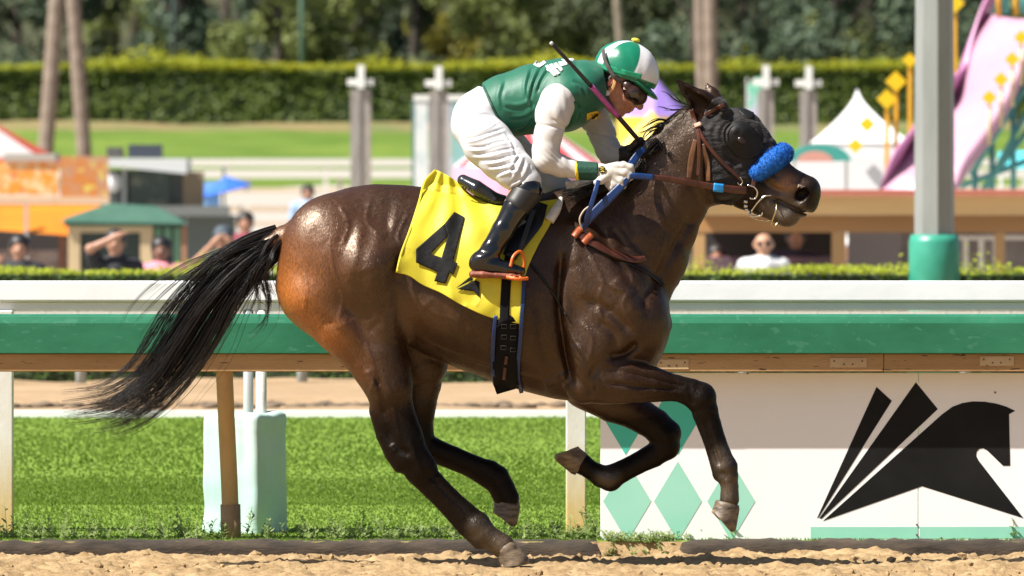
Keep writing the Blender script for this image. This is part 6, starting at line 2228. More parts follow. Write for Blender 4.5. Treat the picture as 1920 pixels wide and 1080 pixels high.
# far wood on the slope
r = np.random.default_rng(8)
n = 26000
cx_ = r.uniform(-75, 75, 420)
cy_ = r.uniform(Zd(440), Zd(560), 420)
cr_ = r.uniform(1.5, 4.0, 420)
k = r.integers(0, 420, n)
d = r.normal(0, 1, (n, 3))
d /= np.linalg.norm(d, axis=1, keepdims=True)
zz = np.interp(cy_, [Zd(352), Zd(420), Zd(600)], [3.05, 5.5, 32])
c = np.stack((cx_[k], cy_[k], zz[k] + cr_[k] * 0.6), 1) + d * cr_[k][:, None]
a = np.cross(d, r.normal(0, 1, (n, 3)))
a /= np.linalg.norm(a, axis=1, keepdims=True)
b = np.cross(d, a)
s = r.uniform(0.5, 1.1, (n, 1))
V = np.stack((c - a * s * 0.5, c + b * s * 0.4, c + a * s * 0.5, c - b * s * 0.4), 1).reshape(-1, 3)
tag(mesh_obj('hillside_wood', V, np.arange(4 * n).reshape(-1, 4), leaf_material('leaf_far', (0.05, 0.085, 0.055), (0.11, 0.14, 0.075), 0.15, 0.12), smooth=False), 'dense scrub wood covering the far hillside', 'wood', kind='stuff')


def palm(x0, y0, x1, y1, Z, wpx, label):
    Y = Zd(Z)
    a, b = W(x0, y0, Y), W(x1, y1, Y)
    dirv = (b - a) / (b[2] - a[2])
    g = ground_z(Y)
    P0 = a + dirv * (g - 0.2 - a[2])
    P1 = a + dirv * (g + 15 - a[2])
    root = thing('palm_tree', P0, label, 'tree', 'palms on the far side of the infield')
    rr = wpx / 2 * mpp(Y)
    m = MB()
    pts = [P0 + (P1 - P0) * t for t in np.linspace(0, 1, 60)]
    m.tube(pts, [rr * (1.05 - 0.25 * t) * (1 + 0.05 * (i % 2)) for i, t in enumerate(np.linspace(0, 1, 60))], 12)
    m.obj('trunk', mat('palm_bark', (0.20, 0.155, 0.12), 0.9, color2=(0.30, 0.24, 0.19), scale=6, bump=0.6, stretch=(1, 1, 0.5)), root, smooth=False)
    V, F_ = [], []
    r = np.random.default_rng(int(x0))
    for k in range(26):
        az, el = r.uniform(0, 6.28), r.uniform(-0.5, 1.2)
        for i in range(8):
            t = i / 8
            L_ = 2.2
            c = P1 + np.array((math.cos(az) * math.cos(el) * L_ * t, math.sin(az) * math.cos(el) * L_ * t, math.sin(el) * L_ * t - 1.2 * t * t))
            for s in (-1, 1):
                e = c + np.array((-math.sin(az) * s, math.cos(az) * s, -0.4)) * 0.5 * (1.1 - t)
                bI = len(V)
                V += [c, c + np.array((math.cos(az), math.sin(az), 0)) * 0.12, e]
                F_.append((bI, bI + 1, bI + 2))
    mesh_obj('crown', V, F_, leaf_a, root, smooth=False)


palm(85, 290, 106, 0, 270, 29, 'leaning palm trunk behind the orange food stall, left of two')
palm(158, 290, 137, 0, 272, 27, 'leaning palm trunk behind the orange food stall, right of two')
palm(1316, 170, 1311, 0, 270, 20, 'slim palm trunk behind the horse\'s ears, left of two')
palm(1334, 170, 1331, 0, 268, 26, 'thicker palm trunk behind the horse\'s ears, right of two')
palm(1163, 75, 1157, 0, 330, 16, 'thin distant palm trunk above the rider\'s cap')


def pole(x, y0, y1, Z, w, label, c, name='light_pole'):
    Y = Zd(Z)
    X = W(x, 100, Y)[0]
    g = ground_z(Y) if Z < 346 else 3.0
    m = MB().tube([(X, Y, g - 0.2), (X, Y, g + 12)], w / 2 * mpp(Y), 8)
    o = tag(m.obj(name, mat('pole_' + name + str(x), c, 0.5), smooth=True), label, 'pole')
    return o


pole(566, 0, 115, 352, 10, 'thin pale green light pole above the tall hedge', (0.18, 0.30, 0.22))
pole(327, 0, 90, 356, 9, 'faint grey light pole among the dark trees', (0.10, 0.13, 0.13))

# ---- rails of the far turf course
far_white = mat('far_rail_white', (0.78, 0.77, 0.72), 0.5)
for Z, ya, yb, sp, lb in ((282, 298, 312, 3.0, 'farthest white rail at the foot of the grass bank'), (262, 318, 334, 2.6, 'white rail second from the grass bank'), (235, 362, 386, 2.4, 'white rail third from the grass bank'),
                          (215, 398, 416, 2.2, 'white rail fourth from the grass bank'), (204, 424, 440, 2.0, 'lowest white rail behind the horse\'s tail')):
    Y = Zd(Z)
    root = thing('far_rail', (0, Y, ground_z(Y)), lb, 'rail', 'white rails of the far course')
    MB().box((-22, Y, zc(yb, Y)), (22, Y + 0.12, zc(ya, Y))).obj('rail_bar', far_white, root)
    po = None
    nn = int(20 / sp)
    for k in range(-nn, nn + 1):
        if po is None:
            po = MB().box((-0.06, 0.125, -0.1), (0.06, 0.22, zc(ya, Y) - ground_z(Y) - 0.02)).obj('post', far_white, root, world=False)
            ob = po
        else:
            ob = po.copy()
            col.objects.link(ob)
        ob.location = (k * sp + 0.4, 0, 0)

# ---- timber columns with white cross finials
wood_grey = mat('weathered_post', (0.22, 0.19, 0.165), 0.85, color2=(0.36, 0.33, 0.30), scale=5, stretch=(2, 2, 0.3), bump=0.4)
for xp, ya, w, lb in ((676, 150, 38, 'weathered square column with white cross top left of the rider'), (822, 152, 34, 'weathered column with white cross top behind the rider\'s back'),
                      (1436, 150, 30, 'weathered column with white cross top beside the green banner'), (1516, 152, 32, 'weathered column with white cross top left of the white tent')):
    Y = Zd(150)
    root = thing('cross_post', W(xp, 300, Y) * np.array((1, 1, 0)) + np.array((0, 0, ground_z(Y))), lb, 'post', 'columns with white crosses')
    a, b = W(xp - w / 2, 640, Y), W(xp + w / 2, ya + 18, Y)
    m = MB().box((a[0], Y, ground_z(Y) - 0.1), ((a[0] + b[0]) / 2 - 0.004, Y + 0.3, b[2]))
    m.obj('board', wood_grey, root)
    MB().box(((a[0] + b[0]) / 2 + 0.004, Y + 0.03, ground_z(Y) - 0.1), (b[0], Y + 0.33, b[2])).obj('board', mat('weathered_post_pale', (0.36, 0.31, 0.27), 0.85, color2=(0.28, 0.25, 0.22), scale=5), root)
    rect('upright', xp - 6, ya - 28, xp + 7, ya + 16, Y - 0.06, 0.05, far_white, root)
    rect('crossbar', xp - 25, ya - 2, xp + 24, ya + 10, Y - 0.005, 0.1, far_white, root)
Y = Zd(156)
bn = thing('banner_stand', W(840, 480, Y), 'tall teal and white banner stand behind the rider\'s back', 'banner')
rect('top_bar', 775, 178, 900, 189, Y - 0.02, 0.1, far_white, bn)
bt_ = mat('banner_teal', (0.20, 0.42, 0.40), 0.6, color2=(0.34, 0.56, 0.55), scale=1.5)
rect('sheet', 778, 190, 802, 420, Y, 0.05, mat('banner_white', (0.72, 0.74, 0.72), 0.6, color2=(0.50, 0.60, 0.58), scale=2, contrast=(0.5, 0.6)), bn)
rect('sheet', 804, 190, 846, 420, Y, 0.05, mat('banner_grey', (0.50, 0.50, 0.56), 0.6, color2=(0.62, 0.55, 0.46), scale=1.2, contrast=(0.5, 0.65)), bn)
rect('sheet', 848, 190, 905, 420, Y, 0.05, bt_, bn)
rect('frame_post', 772, 189, 777, 470, Y, 0.05, mat('banner_frame', (0.10, 0.20, 0.19), 0.6), bn)
Y = Zd(151)
fl = thing('feather_banner', W(1420, 330, Y), 'green and lilac feather banner beside a cross topped column', 'banner')
panel('cloth', [(1402, 160, Y), (1414, 146, Y), (1428, 144, Y), (1426, 330, Y), (1404, 330, Y)], mat('feather_cloth', (0.20, 0.62, 0.42), 0.6, color2=(0.66, 0.56, 0.74), scale=0.9, contrast=(0.47, 0.53)), fl)
rect('mast', 1399, 146, 1402, 420, Y, 0.03, far_white, fl)

# ---- lamp post with green sleeve
def oct_(x, y, rings):
    m = MB()
    V, F_ = [], []
    for z, r in rings:
        for k in range(8):
            th = 2 * math.pi * k / 8 - math.pi / 2 + 0.12
            V.append((x + r * math.cos(th), y + r * math.sin(th), z))
    for i in range(len(rings) - 1):
        for k in range(8):
            F_.append((i * 8 + k, i * 8 + (k + 1) % 8, (i + 1) * 8 + (k + 1) % 8, (i + 1) * 8 + k))
    return m.add(V, F_)


YL = YS + 0.35
xl = W(1752, 300, YL)[0]
lp = thing('lamp_post', (xl, YL, -0.1), 'galvanised grey lamp post with green sleeve behind the white rail', 'lamp post')
r0 = 37 * mpp(YL)
oct_(xl, YL, [(-0.1, r0 * 1.04), (2.0, r0 * 1.02), (9.0, r0 * 0.7)]).obj('shaft', mat('galvanised', (0.27, 0.29, 0.28), 0.55, color2=(0.34, 0.36, 0.35), scale=4, stretch=(1, 1, 0.3), metal=0.25), lp)
zs = zc(440, YL)
MB().tube([(xl, YL, -0.1), (xl, YL, zs - 0.06), (xl, YL, zs)], [48 * mpp(YL), 48 * mpp(YL), 44 * mpp(YL)], 24).obj('sleeve', mat('sleeve_green', (0.03, 0.27, 0.18), 0.35, color2=(0.06, 0.36, 0.25), scale=3), lp, smooth=True)
MB().tube([(xl - 0.02, YL, 8.9), (xl - 0.02, YL - 0.8, 9.05)], 0.06, 8).obj('arm', MATS['galvanised'], lp, smooth=True)
MB().box((xl - 0.15, YL - 1.3, 8.95), (xl + 0.12, YL - 0.75, 9.1)).obj('lamp_head', MATS['galvanised'], lp, bevel=0.03)

# ---- left: stalls
Yk = Zd(150)
st_ = thing('food_stall', W(100, 500, Yk) * np.array((1, 1, 0)) + np.array((0, 0, ground_z(Yk))), 'bright orange food stall with picture panels at the left edge', 'stall')
org = mat('stall_orange', (0.62, 0.17, 0.008), 0.5, color2=(0.68, 0.24, 0.015), scale=1.2)
pic = mat('stall_pictures', (0.80, 0.30, 0.03), 0.5, color2=(0.85, 0.62, 0.36), scale=5, contrast=(0.45, 0.6), spots=((0.55, 0.12, 0.03), 7, 0.62))
pic2 = mat('stall_pictures_dark', (0.55, 0.20, 0.04), 0.5, color2=(0.45, 0.26, 0.16), scale=5, contrast=(0.42, 0.6), spots=((0.62, 0.50, 0.10), 6, 0.63))
rect('picture_panel', -120, 303, 108, 366, Yk, 0.08, pic, st_)
rect('picture_panel', 113, 293, 203, 372, Yk - 0.1, 0.08, pic2, st_)
rect('roof_edge', 8, 288, 104, 302, Yk - 0.05, 1.6, mat('stall_roof_grey', (0.40, 0.38, 0.33), 0.7), st_)
rect('fascia', -120, 369, 205, 380, Yk - 0.2, 0.1, mat('stall_cream', (0.62, 0.45, 0.28), 0.6), st_)
panel('awning', [(-120, 382, Yk - 0.15), (200, 382, Yk - 0.15), (140, 442, Yk - 0.9), (-120, 424, Yk - 0.9)], org, st_, 0.03)
rect('awning_post', 46, 384, 52, 520, Yk - 0.95, 0.06, mat('stall_post', (0.40, 0.37, 0.36), 0.5), st_)
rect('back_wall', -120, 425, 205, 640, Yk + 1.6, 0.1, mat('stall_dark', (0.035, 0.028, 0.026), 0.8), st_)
rect('counter', -120, 470, 120, 640, Yk - 0.1, 0.4, mat('stall_counter', (0.20, 0.14, 0.12), 0.6, color2=(0.45, 0.38, 0.34), scale=4), st_)
rect('side_post', 110, 430, 124, 640, Yk - 0.4, 0.1, mat('stall_brown', (0.20, 0.08, 0.04), 0.6), st_)
Yt = Zd(190)
tp = thing('pavilion_tent', W(-30, 330, Yt), 'white tent with red edges behind the orange stall', 'tent')
panel('roof_panel', [(-60, 205, Yt), (68, 291, Yt), (-60, 300, Yt)], mat('tent_white', (0.80, 0.79, 0.78), 0.6), tp, 0.04)
panel('roof_panel', [(-60, 204, Yt + 0.05), (112, 298, Yt + 0.5), (66, 294, Yt + 0.05)], mat('tent_red', (0.55, 0.09, 0.06), 0.6), tp, 0.04)
rect('valance', -60, 292, 112, 312, Yt + 0.6, 0.04, MATS['tent_red'], tp)
rect('leg', 100, 312, 106, 430, Yt + 0.65, 0.08, far_white, tp)

Yf = Zd(160)
ft_ = thing('food_truck', W(290, 480, Yf) * np.array((1, 1, 0)) + np.array((0, 0, ground_z(Yf))), 'grey food truck with dark rooftop units beside the orange stall', 'truck')
dark = mat('truck_dark', (0.045, 0.055, 0.055), 0.5, color2=(0.09, 0.10, 0.09), scale=3)
rect('body', 205, 318, 344, 560, Yf + 0.3, 2.2, dark, ft_)
panel('roof_slab', [(192, 297, Yf - 0.1), (350, 297, Yf - 0.1), (350, 326, Yf - 0.1), (232, 314, Yf - 0.1), (192, 312, Yf - 0.1)], mat('truck_pale', (0.62, 0.64, 0.64), 0.5), ft_, 2.4)
rect('roof_unit', 200, 276, 228, 296, Yf + 0.4, 0.8, mat('unit_grey', (0.09, 0.085, 0.08), 0.6), ft_)
rect('roof_unit', 240, 271, 302, 296, Yf + 0.4, 0.8, mat('unit_navy', (0.045, 0.055, 0.075), 0.5), ft_)
rect('window', 246, 322, 318, 384, Yf + 0.26, 0.03, mat('truck_window', (0.06, 0.09, 0.08), 0.2, color2=(0.30, 0.30, 0.22), scale=3, contrast=(0.5, 0.7)), ft_)
rect('window_post', 229, 316, 236, 390, Yf + 0.2, 0.08, mat('truck_post', (0.45, 0.48, 0.46), 0.5), ft_)
rect('side_box', 343, 322, 380, 392, Yf + 0.1, 0.8, mat('box_brown', (0.24, 0.18, 0.11), 0.7), ft_)
rect('counter', 230, 386, 430, 405, Yf - 0.4, 0.5, mat('counter_grey', (0.16, 0.17, 0.16), 0.6), ft_)
tk = W(214, 342, Yf + 0.2)
sp_ = bmesh.new()
bmesh.ops.create_icosphere(sp_, subdivisions=2, radius=0.13)
sv = np.array([v.co for v in sp_.verts]) * np.array((1, 1, 1.35)) + tk
sfc = [[v.index for v in f.verts] for f in sp_.faces]
sp_.free()
mesh_obj('gas_tank', sv, sfc, mat('tank_white', (0.7, 0.7, 0.7), 0.4), ft_)
rect('lean_to', 350, 404, 440, 560, Yf + 0.1, 0.8, mat('leanto_grey', (0.12, 0.14, 0.13), 0.7), ft_)

Yq = Zd(128)
kq = thing('ticket_kiosk', W(230, 520, Yq) * np.array((1, 1, 0)) + np.array((0, 0, ground_z(Yq))), 'cream kiosk with green hipped roof behind the hedge', 'kiosk')
grn = mat('kiosk_roof', (0.045, 0.12, 0.08), 0.6, color2=(0.065, 0.155, 0.105), scale=4)
e0, e1, e2, e3 = W(112, 416, Yq), W(350, 419, Yq), W(340, 410, Yq + 1.6), W(124, 408, Yq + 1.6)
a0, a1 = W(204, 381, Yq + 0.8), W(292, 386, Yq + 0.8)
m = MB().add([e0, e1, e2, e3, a0, a1], [(0, 1, 5, 4), (1, 2, 5), (2, 3, 4, 5), (3, 0, 4), (3, 2, 1, 0)])
rf = m.obj('roof', grn, kq)
rect('fascia', 120, 417, 346, 424, Yq + 0.06, 1.5, mat('kiosk_fascia', (0.05, 0.13, 0.085), 0.6), kq)
cream = mat('kiosk_cream', (0.56, 0.42, 0.24), 0.7, var=0.06, scale=4)
rect('wall', 128, 424, 150, 640, Yq + 0.1, 0.12, cream, kq)
rect('wall', 263, 424, 286, 640, Yq + 0.1, 0.12, cream, kq)
rect('lintel', 150, 424, 263, 436, Yq + 0.1, 0.12, cream, kq)
rect('window', 150, 436, 263, 640, Yq + 0.2, 0.05, mat('kiosk_window', (0.022, 0.040, 0.034), 0.25), kq)
rect('back', 128, 424, 346, 640, Yq + 1.5, 0.1, mat('kiosk_back', (0.06, 0.10, 0.07), 0.7), kq)
for xa in (290, 308, 326):
    rect('slat', xa, 428, xa + 12, 640, Yq + 0.3, 0.06, mat('kiosk_slat', (0.20, 0.42, 0.28), 0.6), kq)
rect('corner_post', 340, 424, 350, 640, Yq + 0.1, 0.1, mat('kiosk_post', (0.34, 0.17, 0.09), 0.7), kq)

Yu = Zd(175)
um = thing('parasol', W(420, 430, Yu) * np.array((1, 1, 0)) + np.array((0, 0, ground_z(Yu))), 'tilted blue parasol with pale blue drape beyond the kiosk', 'parasol')
cpos = W(424, 330, Yu)
V, F_ = [cpos], []
for k in range(8):
    th = 2 * math.pi * k / 8
    V.append(cpos + np.array((0.48 * math.cos(th), 0.45 * math.sin(th), -0.28 + 0.12 * math.cos(th))))
for k in range(8):
    F_.append((0, 1 + k, 1 + (k + 1) % 8))
mesh_obj('canopy', V, F_, mat('parasol_blue', (0.02, 0.13, 0.62), 0.6), um, smooth=False, solid=0.02)
rect('drape', 381, 342, 412, 388, Yu + 0.1, 0.05, mat('parasol_pale', (0.22, 0.48, 0.85), 0.6), um)
rect('pole', 417, 312, 422, 480, Yu, 0.04, mat('parasol_pole', (0.12, 0.18, 0.16), 0.5), um)


# ---- tents in the middle
def cone_tent(name, ax, ay, bx0, bx1, by, Z, cols, label, n=16, skirt=None, flare=0.5, hy=1.0):
    Y = Zd(Z)
    a = W(ax, ay, Y)
    c = W((bx0 + bx1) / 2, by, Y)
    R_ = (bx1 - bx0) / 2 * mpp(Y)
    root = thing(name, (c[0], Y, ground_z(Y)), label, 'tent')
    for k in range(n):
        t0, t1 = 2 * math.pi * k / n, 2 * math.pi * (k + 1) / n
        V, F_ = [], []
        rings = 7
        for i in range(rings):
            u = i / (rings - 1)
            rr = R_ * (u ** (1 + flare) * 0.55 + u * 0.45)
            z = a[2] + (c[2] - a[2]) * u
            xo = a[0] + (c[0] - a[0]) * u
            V += [(xo + rr * math.cos(t0), Y + hy * rr * math.sin(t0), z), (xo + rr * math.cos(t1), Y + hy * rr * math.sin(t1), z)]
        for i in range(rings - 1):
            F_.append((2 * i, 2 * i + 1, 2 * i + 3, 2 * i + 2))
        mesh_obj('roof_panel', V, F_, cols[k % len(cols)], root, smooth=False)
    if skirt:
        V, F_ = [], []
        for k in range(n):
            t = 2 * math.pi * k / n
            V += [(c[0] + R_ * math.cos(t), Y + hy * R_ * math.sin(t), c[2]), (c[0] + R_ * 0.99 * math.cos(t), Y + hy * R_ * 0.99 * math.sin(t), skirt[1] if skirt[1] is not None else ground_z(Y))]
        for k in range(n):
            j = (k + 1) % n
            F_.append((2 * k, 2 * k + 1, 2 * j + 1, 2 * j))
        mesh_obj('skirt', V, F_, skirt[0], root, smooth=False)
    return root


red = mat('stripe_red', (0.62, 0.06, 0.07), 0.6)
whi = mat('tent_white', (0.80, 0.79, 0.78), 0.6)
cone_tent('striped_tent', 985, 205, 850, 1140, 312, 135, (red, whi), 'red and white striped tent roof seen under the rider\'s chest', n=22, skirt=(mat('tent_pink', (0.78, 0.36, 0.50), 0.6), None), flare=0.1)
pur = mat('tent_purple', (0.24, 0.15, 0.50), 0.6)
pur2 = mat('tent_lilac', (0.32, 0.22, 0.58), 0.6)
yel = mat('tent_yellow', (0.74, 0.48, 0.05), 0.6)
cone_tent('purple_tent', 1228, 140, 1158, 1296, 218, 130, (pur, pur2), 'purple topped yellow tent between the rider\'s face and horse\'s ears', n=16, skirt=(yel, None), flare=0.2)
cone_tent('yellow_canopy', 1222, 205, 1130, 1320, 300, 129, (yel, mat('canopy_yellow', (0.80, 0.66, 0.20), 0.6)), 'yellow canopy below the purple tent top', n=16, skirt=(mat('canopy_pink', (0.72, 0.40, 0.42), 0.6), None), flare=0.1)

# white peaked tent
Yw = Zd(120)
wt = thing('peaked_tent', W(1610, 500, Yw) * np.array((1, 1, 0)) + np.array((0, 0, ground_z(Yw))), 'white peaked marquee with yellow diamond motifs left of the lamp post', 'tent')
ap = W(1607, 166, Yw + 1.0)
cn = [W(1518, 268, Yw), W(1712, 268, Yw), W(1690, 262, Yw + 2), W(1540, 262, Yw + 2)]
for k in range(4):
    p, q = cn[k], cn[(k + 1) % 4]
    V, F_ = [], []
    for i in range(9):
        u = i / 8
        g = u ** 1.22
        zz_ = ap[2] + (p[2] - ap[2]) * u ** 0.85
        for e in (p, q):
            pt = ap + (e - ap) * g
            V.append((pt[0], pt[1], ap[2] + (e[2] - ap[2]) * u ** 0.82))
    for i in range(8):
        F_.append((2 * i, 2 * i + 1, 2 * i + 3, 2 * i + 2))
    mesh_obj('roof_panel', V, F_, whi, wt, smooth=True)
rect('wall', 1520, 268, 1710, 640, Yw + 0.02, 0.03, whi, wt)
rect('annex', 1470, 303, 1655, 640, Yw - 0.6, 0.5, mat('annex_white', (0.77, 0.76, 0.76), 0.6), wt)
dia = mat('diamond_yellow', (0.85, 0.55, 0.01), 0.45)


def diamond(name, x, y, Y, s, parent, dep=0.04, m_=None):
    return panel(name, [(x - s, y, Y), (x, y + s, Y), (x + s, y, Y), (x, y - s, Y)], m_ or dia, parent, dep)


diamond('diamond_motif', 1626, 233, Yw - 0.25, 16, wt)
diamond('diamond_motif', 1604, 273, Yw - 0.75, 15, wt)
for x, y, s, lb in ((1680, 153, 20, 'yellow diamond lamp on pole, upper one beside the white tent'), (1663, 186, 19, 'yellow diamond lamp on pole, lower one beside the white tent'), (1790, 6, 19, 'highest yellow diamond lamp on pole right of the lamp post'),
                    (1706, 113, 14, 'small yellow diamond lamp half hidden by the lamp post'), (1790, 226, 16, 'yellow diamond lamp on pole against the lamp post\'s right side')):
    Y = Zd(113) + (y % 7) * 0.05
    rt_ = thing('diamond_lamp', W(x, 420, Y) * np.array((1, 1, 0)) + np.array((0, 0, ground_z(Y))), lb, 'lamp', 'yellow diamond lamps')
    d_ = diamond('lamp', x, y, Y - 0.03, s, rt_, 0.08)
    rect('pole', x - 4, y + s - 3, x + 4, 560, Y + 0.06, 0.05, mat('pole_amber', (0.78, 0.40, 0.03), 0.5), rt_)
# teal dome canopy
Yc = Zd(116)
cn_ = thing('dome_canopy', W(1538, 420, Yc) * np.array((1, 1, 0)) + np.array((0, 0, ground_z(Yc))), 'low teal dome canopy with pink arch by the horse\'s nose', 'canopy')
pts = [(1480 + 58 * (1 - math.cos(t)), 302 - 32 * math.sin(t)) for t in np.linspace(0, math.pi, 13)]
panel('dome', [(x, y, Yc) for x, y in pts], mat('dome_teal', (0.05, 0.33, 0.28), 0.6), cn_, 0.6)
pts = [(1494 + 34 * (1 - math.cos(t)), 303 - 20 * math.sin(t)) for t in np.linspace(0, math.pi, 11)]
panel('arch', [(x, y, Yc - 0.02) for x, y in pts], mat('arch_pink', (0.62, 0.30, 0.24), 0.6), cn_, 0.02)
rect('leg', 1486, 303, 1492, 560, Yc + 0.1, 0.05, far_white, cn_)
rect('leg', 1584, 303, 1590, 560, Yc + 0.1, 0.05, far_white, cn_)

# ---- slide
Ys = Zd(110)
sl = thing('fun_slide', W(1790, 480, Ys) * np.array((1, 1, 0)) + np.array((0, 0, ground_z(Ys))), 'wavy pink fairground slide on teal scaffold at the right edge', 'slide')
left = catmull([(1856, 28, 2.2), (1822, 80, 2.0), (1800, 140, 1.8), (1788, 190, 1.6), (1744, 236, 1.2), (1704, 278, 0.9), (1680, 320, 0.5), (1650, 366, 0.3)], 30)
right = catmull([(1985, 30, 0.6), (1940, 85, 0.5), (1914, 145, 0.4), (1888, 200, 0.3), (1852, 258, 0.2), (1822, 300, 0.1), (1800, 335, 0.0), (1782, 368, 0.0)], 30)
pk1 = mat('slide_pink', (0.46, 0.19, 0.36), 0.4, var=0.06, scale=1.5)
pk2 = mat('slide_pale_pink', (0.56, 0.32, 0.43), 0.4, var=0.06, scale=1.5)
V, F_ = [], []
for i in range(30):
    for u in np.linspace(0, 1, 6):
        p = left[i] + (right[i] - left[i]) * u
        V.append(W(p[0], p[1] + 10 * math.sin(u * math.pi), Ys + p[2]))
for i in range(29):
    for j in range(5):
        F_.append((i * 6 + j, i * 6 + j + 1, (i + 1) * 6 + j + 1, (i + 1) * 6 + j))
mesh_obj('chute', V, F_, pk2, sl, solid=0.03)
V, F_ = [], []
for i in range(30):
    p = left[i]
    V += [W(p[0], p[1], Ys + p[2]), W(p[0] + 26, p[1] - 66 - 8 * math.sin(i * 0.5), Ys + p[2] + 0.05)]
for i in range(29):
    F_.append((2 * i, 2 * i + 1, 2 * i + 3, 2 * i + 2))
mesh_obj('side_wall', V, F_, pk1, sl, solid=0.04)
V, F_ = [], []
for i in range(30):
    p = right[i]
    V += [W(p[0], p[1] + 14, Ys + p[2] - 0.02), W(p[0] + 2, p[1] - 26, Ys + p[2] - 0.02)]
for i in range(29):
    F_.append((2 * i, 2 * i + 1, 2 * i + 3, 2 * i + 2))
mesh_obj('side_wall', V, F_, pk2, sl, solid=0.04)
tealm = mat('scaffold_teal', (0.10, 0.38, 0.36), 0.5)


def bar(x0, y0, d0, x1, y1, d1, r_, m_=tealm, name='scaffold_bar'):
    MB().tube([W(x0, y0, Ys + d0), W(x1, y1, Ys + d1)], r_, 8).obj(name, m_, sl, smooth=True)


for x0, y0, x1, y1 in ((1930, 150, 1820, 330), (1935, 190, 1850, 352), (1800, 350, 1930, 300), (1900, 200, 1900, 420), (1860, 270, 1860, 420), (1828, 320, 1828, 420), (1930, 240, 1840, 360)):
    bar(x0, y0, 1.4, x1, y1, 1.4, 0.035)
for x in (1872, 1905):
    bar(x, -40, 1.9, x, 30, 1.9, 0.03, MATS['pole_amber'], 'tower_post')
for x in (1862, 1886, 1920):
    bar(x, -40, 2.3, x, 26, 2.3, 0.045, tealm, 'tower_post')
for x, y in ((1855, 183), (1877, 149), (1898, 111), (1915, 70)):
    diamond('diamond_motif', x, y, Ys + 0.02, 15, sl, 0.05)
    bar(x, y + 12, 0.1, x, y + 90, 0.1, 0.02, mat('slim_post_pale', (0.72, 0.55, 0.30), 0.5), 'motif_post')
Y = Zd(118)
ca = thing('cyan_awning', W(1905, 420, Y) * np.array((1, 1, 0)) + np.array((0, 0, ground_z(Y))), 'small cyan awning under the slide at the right edge', 'awning')
panel('awning_cloth', [(1872, 284, Y), (1990, 280, Y), (1990, 316, Y - 0.3), (1868, 318, Y - 0.3)], mat('awning_cyan', (0.10, 0.55, 0.62), 0.6), ca, 0.05)
rect('post', 1874, 318, 1880, 560, Y, 0.05, far_white, ca)
rect('post', 1980, 316, 1986, 560, Y, 0.05, far_white, ca)

# ---- long timber pavilion
Yp = Zd(100)
pv = thing('long_pavilion', W(1640, 480, Yp) * np.array((1, 1, 0)) + np.array((0, 0, ground_z(Yp))), 'long tan timber pavilion with red roof edge behind the hedge on the right', 'pavilion')
rect('roof', 1290, 357, 2080, 367, Yp - 0.25, 3.2, mat('pavilion_roof', (0.42, 0.13, 0.08), 0.7), pv)
tan_l = mat('pavilion_tan', (0.72, 0.46, 0.19), 0.65, var=0.08, scale=2, stretch=(0.3, 1, 2))
rect('fascia', 1290, 367.3, 2080, 403, Yp - 0.18, 0.1, tan_l, pv)
rect('beam', 1290, 403.3, 2080, 436, Yp + 0.05, 0.16, mat('pavilion_brown', (0.36, 0.19, 0.07), 0.65, var=0.1, scale=2, stretch=(0.3, 1, 2)), pv)
for xa, xb in ((1300, 1322), (1560, 1586), (1866, 1884)):
    rect('column', xa, 436.3, xb, 620, Yp + 0.06, 0.14, mat('pavilion_column', (0.45, 0.27, 0.11), 0.65), pv)
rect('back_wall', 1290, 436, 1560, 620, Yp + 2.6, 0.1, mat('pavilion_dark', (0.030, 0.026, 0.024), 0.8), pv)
rect('back_panel', 1590, 425, 1690, 620, Yp + 2.5, 0.1, mat('pavilion_grey', (0.34, 0.34, 0.35), 0.7), pv)
rect('back_wall', 1690, 425, 2080, 620, Yp + 2.6, 0.1, mat('pavilion_mid', (0.22, 0.20, 0.18), 0.8, color2=(0.42, 0.40, 0.38), scale=1.5), pv)
rect('counter', 1290, 482, 1560, 620, Yp + 1.2, 0.4, mat('pavilion_counter', (0.10, 0.06, 0.08), 0.7, color2=(0.34, 0.16, 0.20), scale=2.2, contrast=(0.5, 0.65)), pv)
for i, x in enumerate((1806, 1835, 1862)):
    rect('white_rail_post', x, 440, x + 10, 620, Yp + 0.9, 0.08, far_white, pv)
rect('white_rail_bar', 1790, 442, 1930, 450, Yp + 0.84, 0.05, far_white, pv)


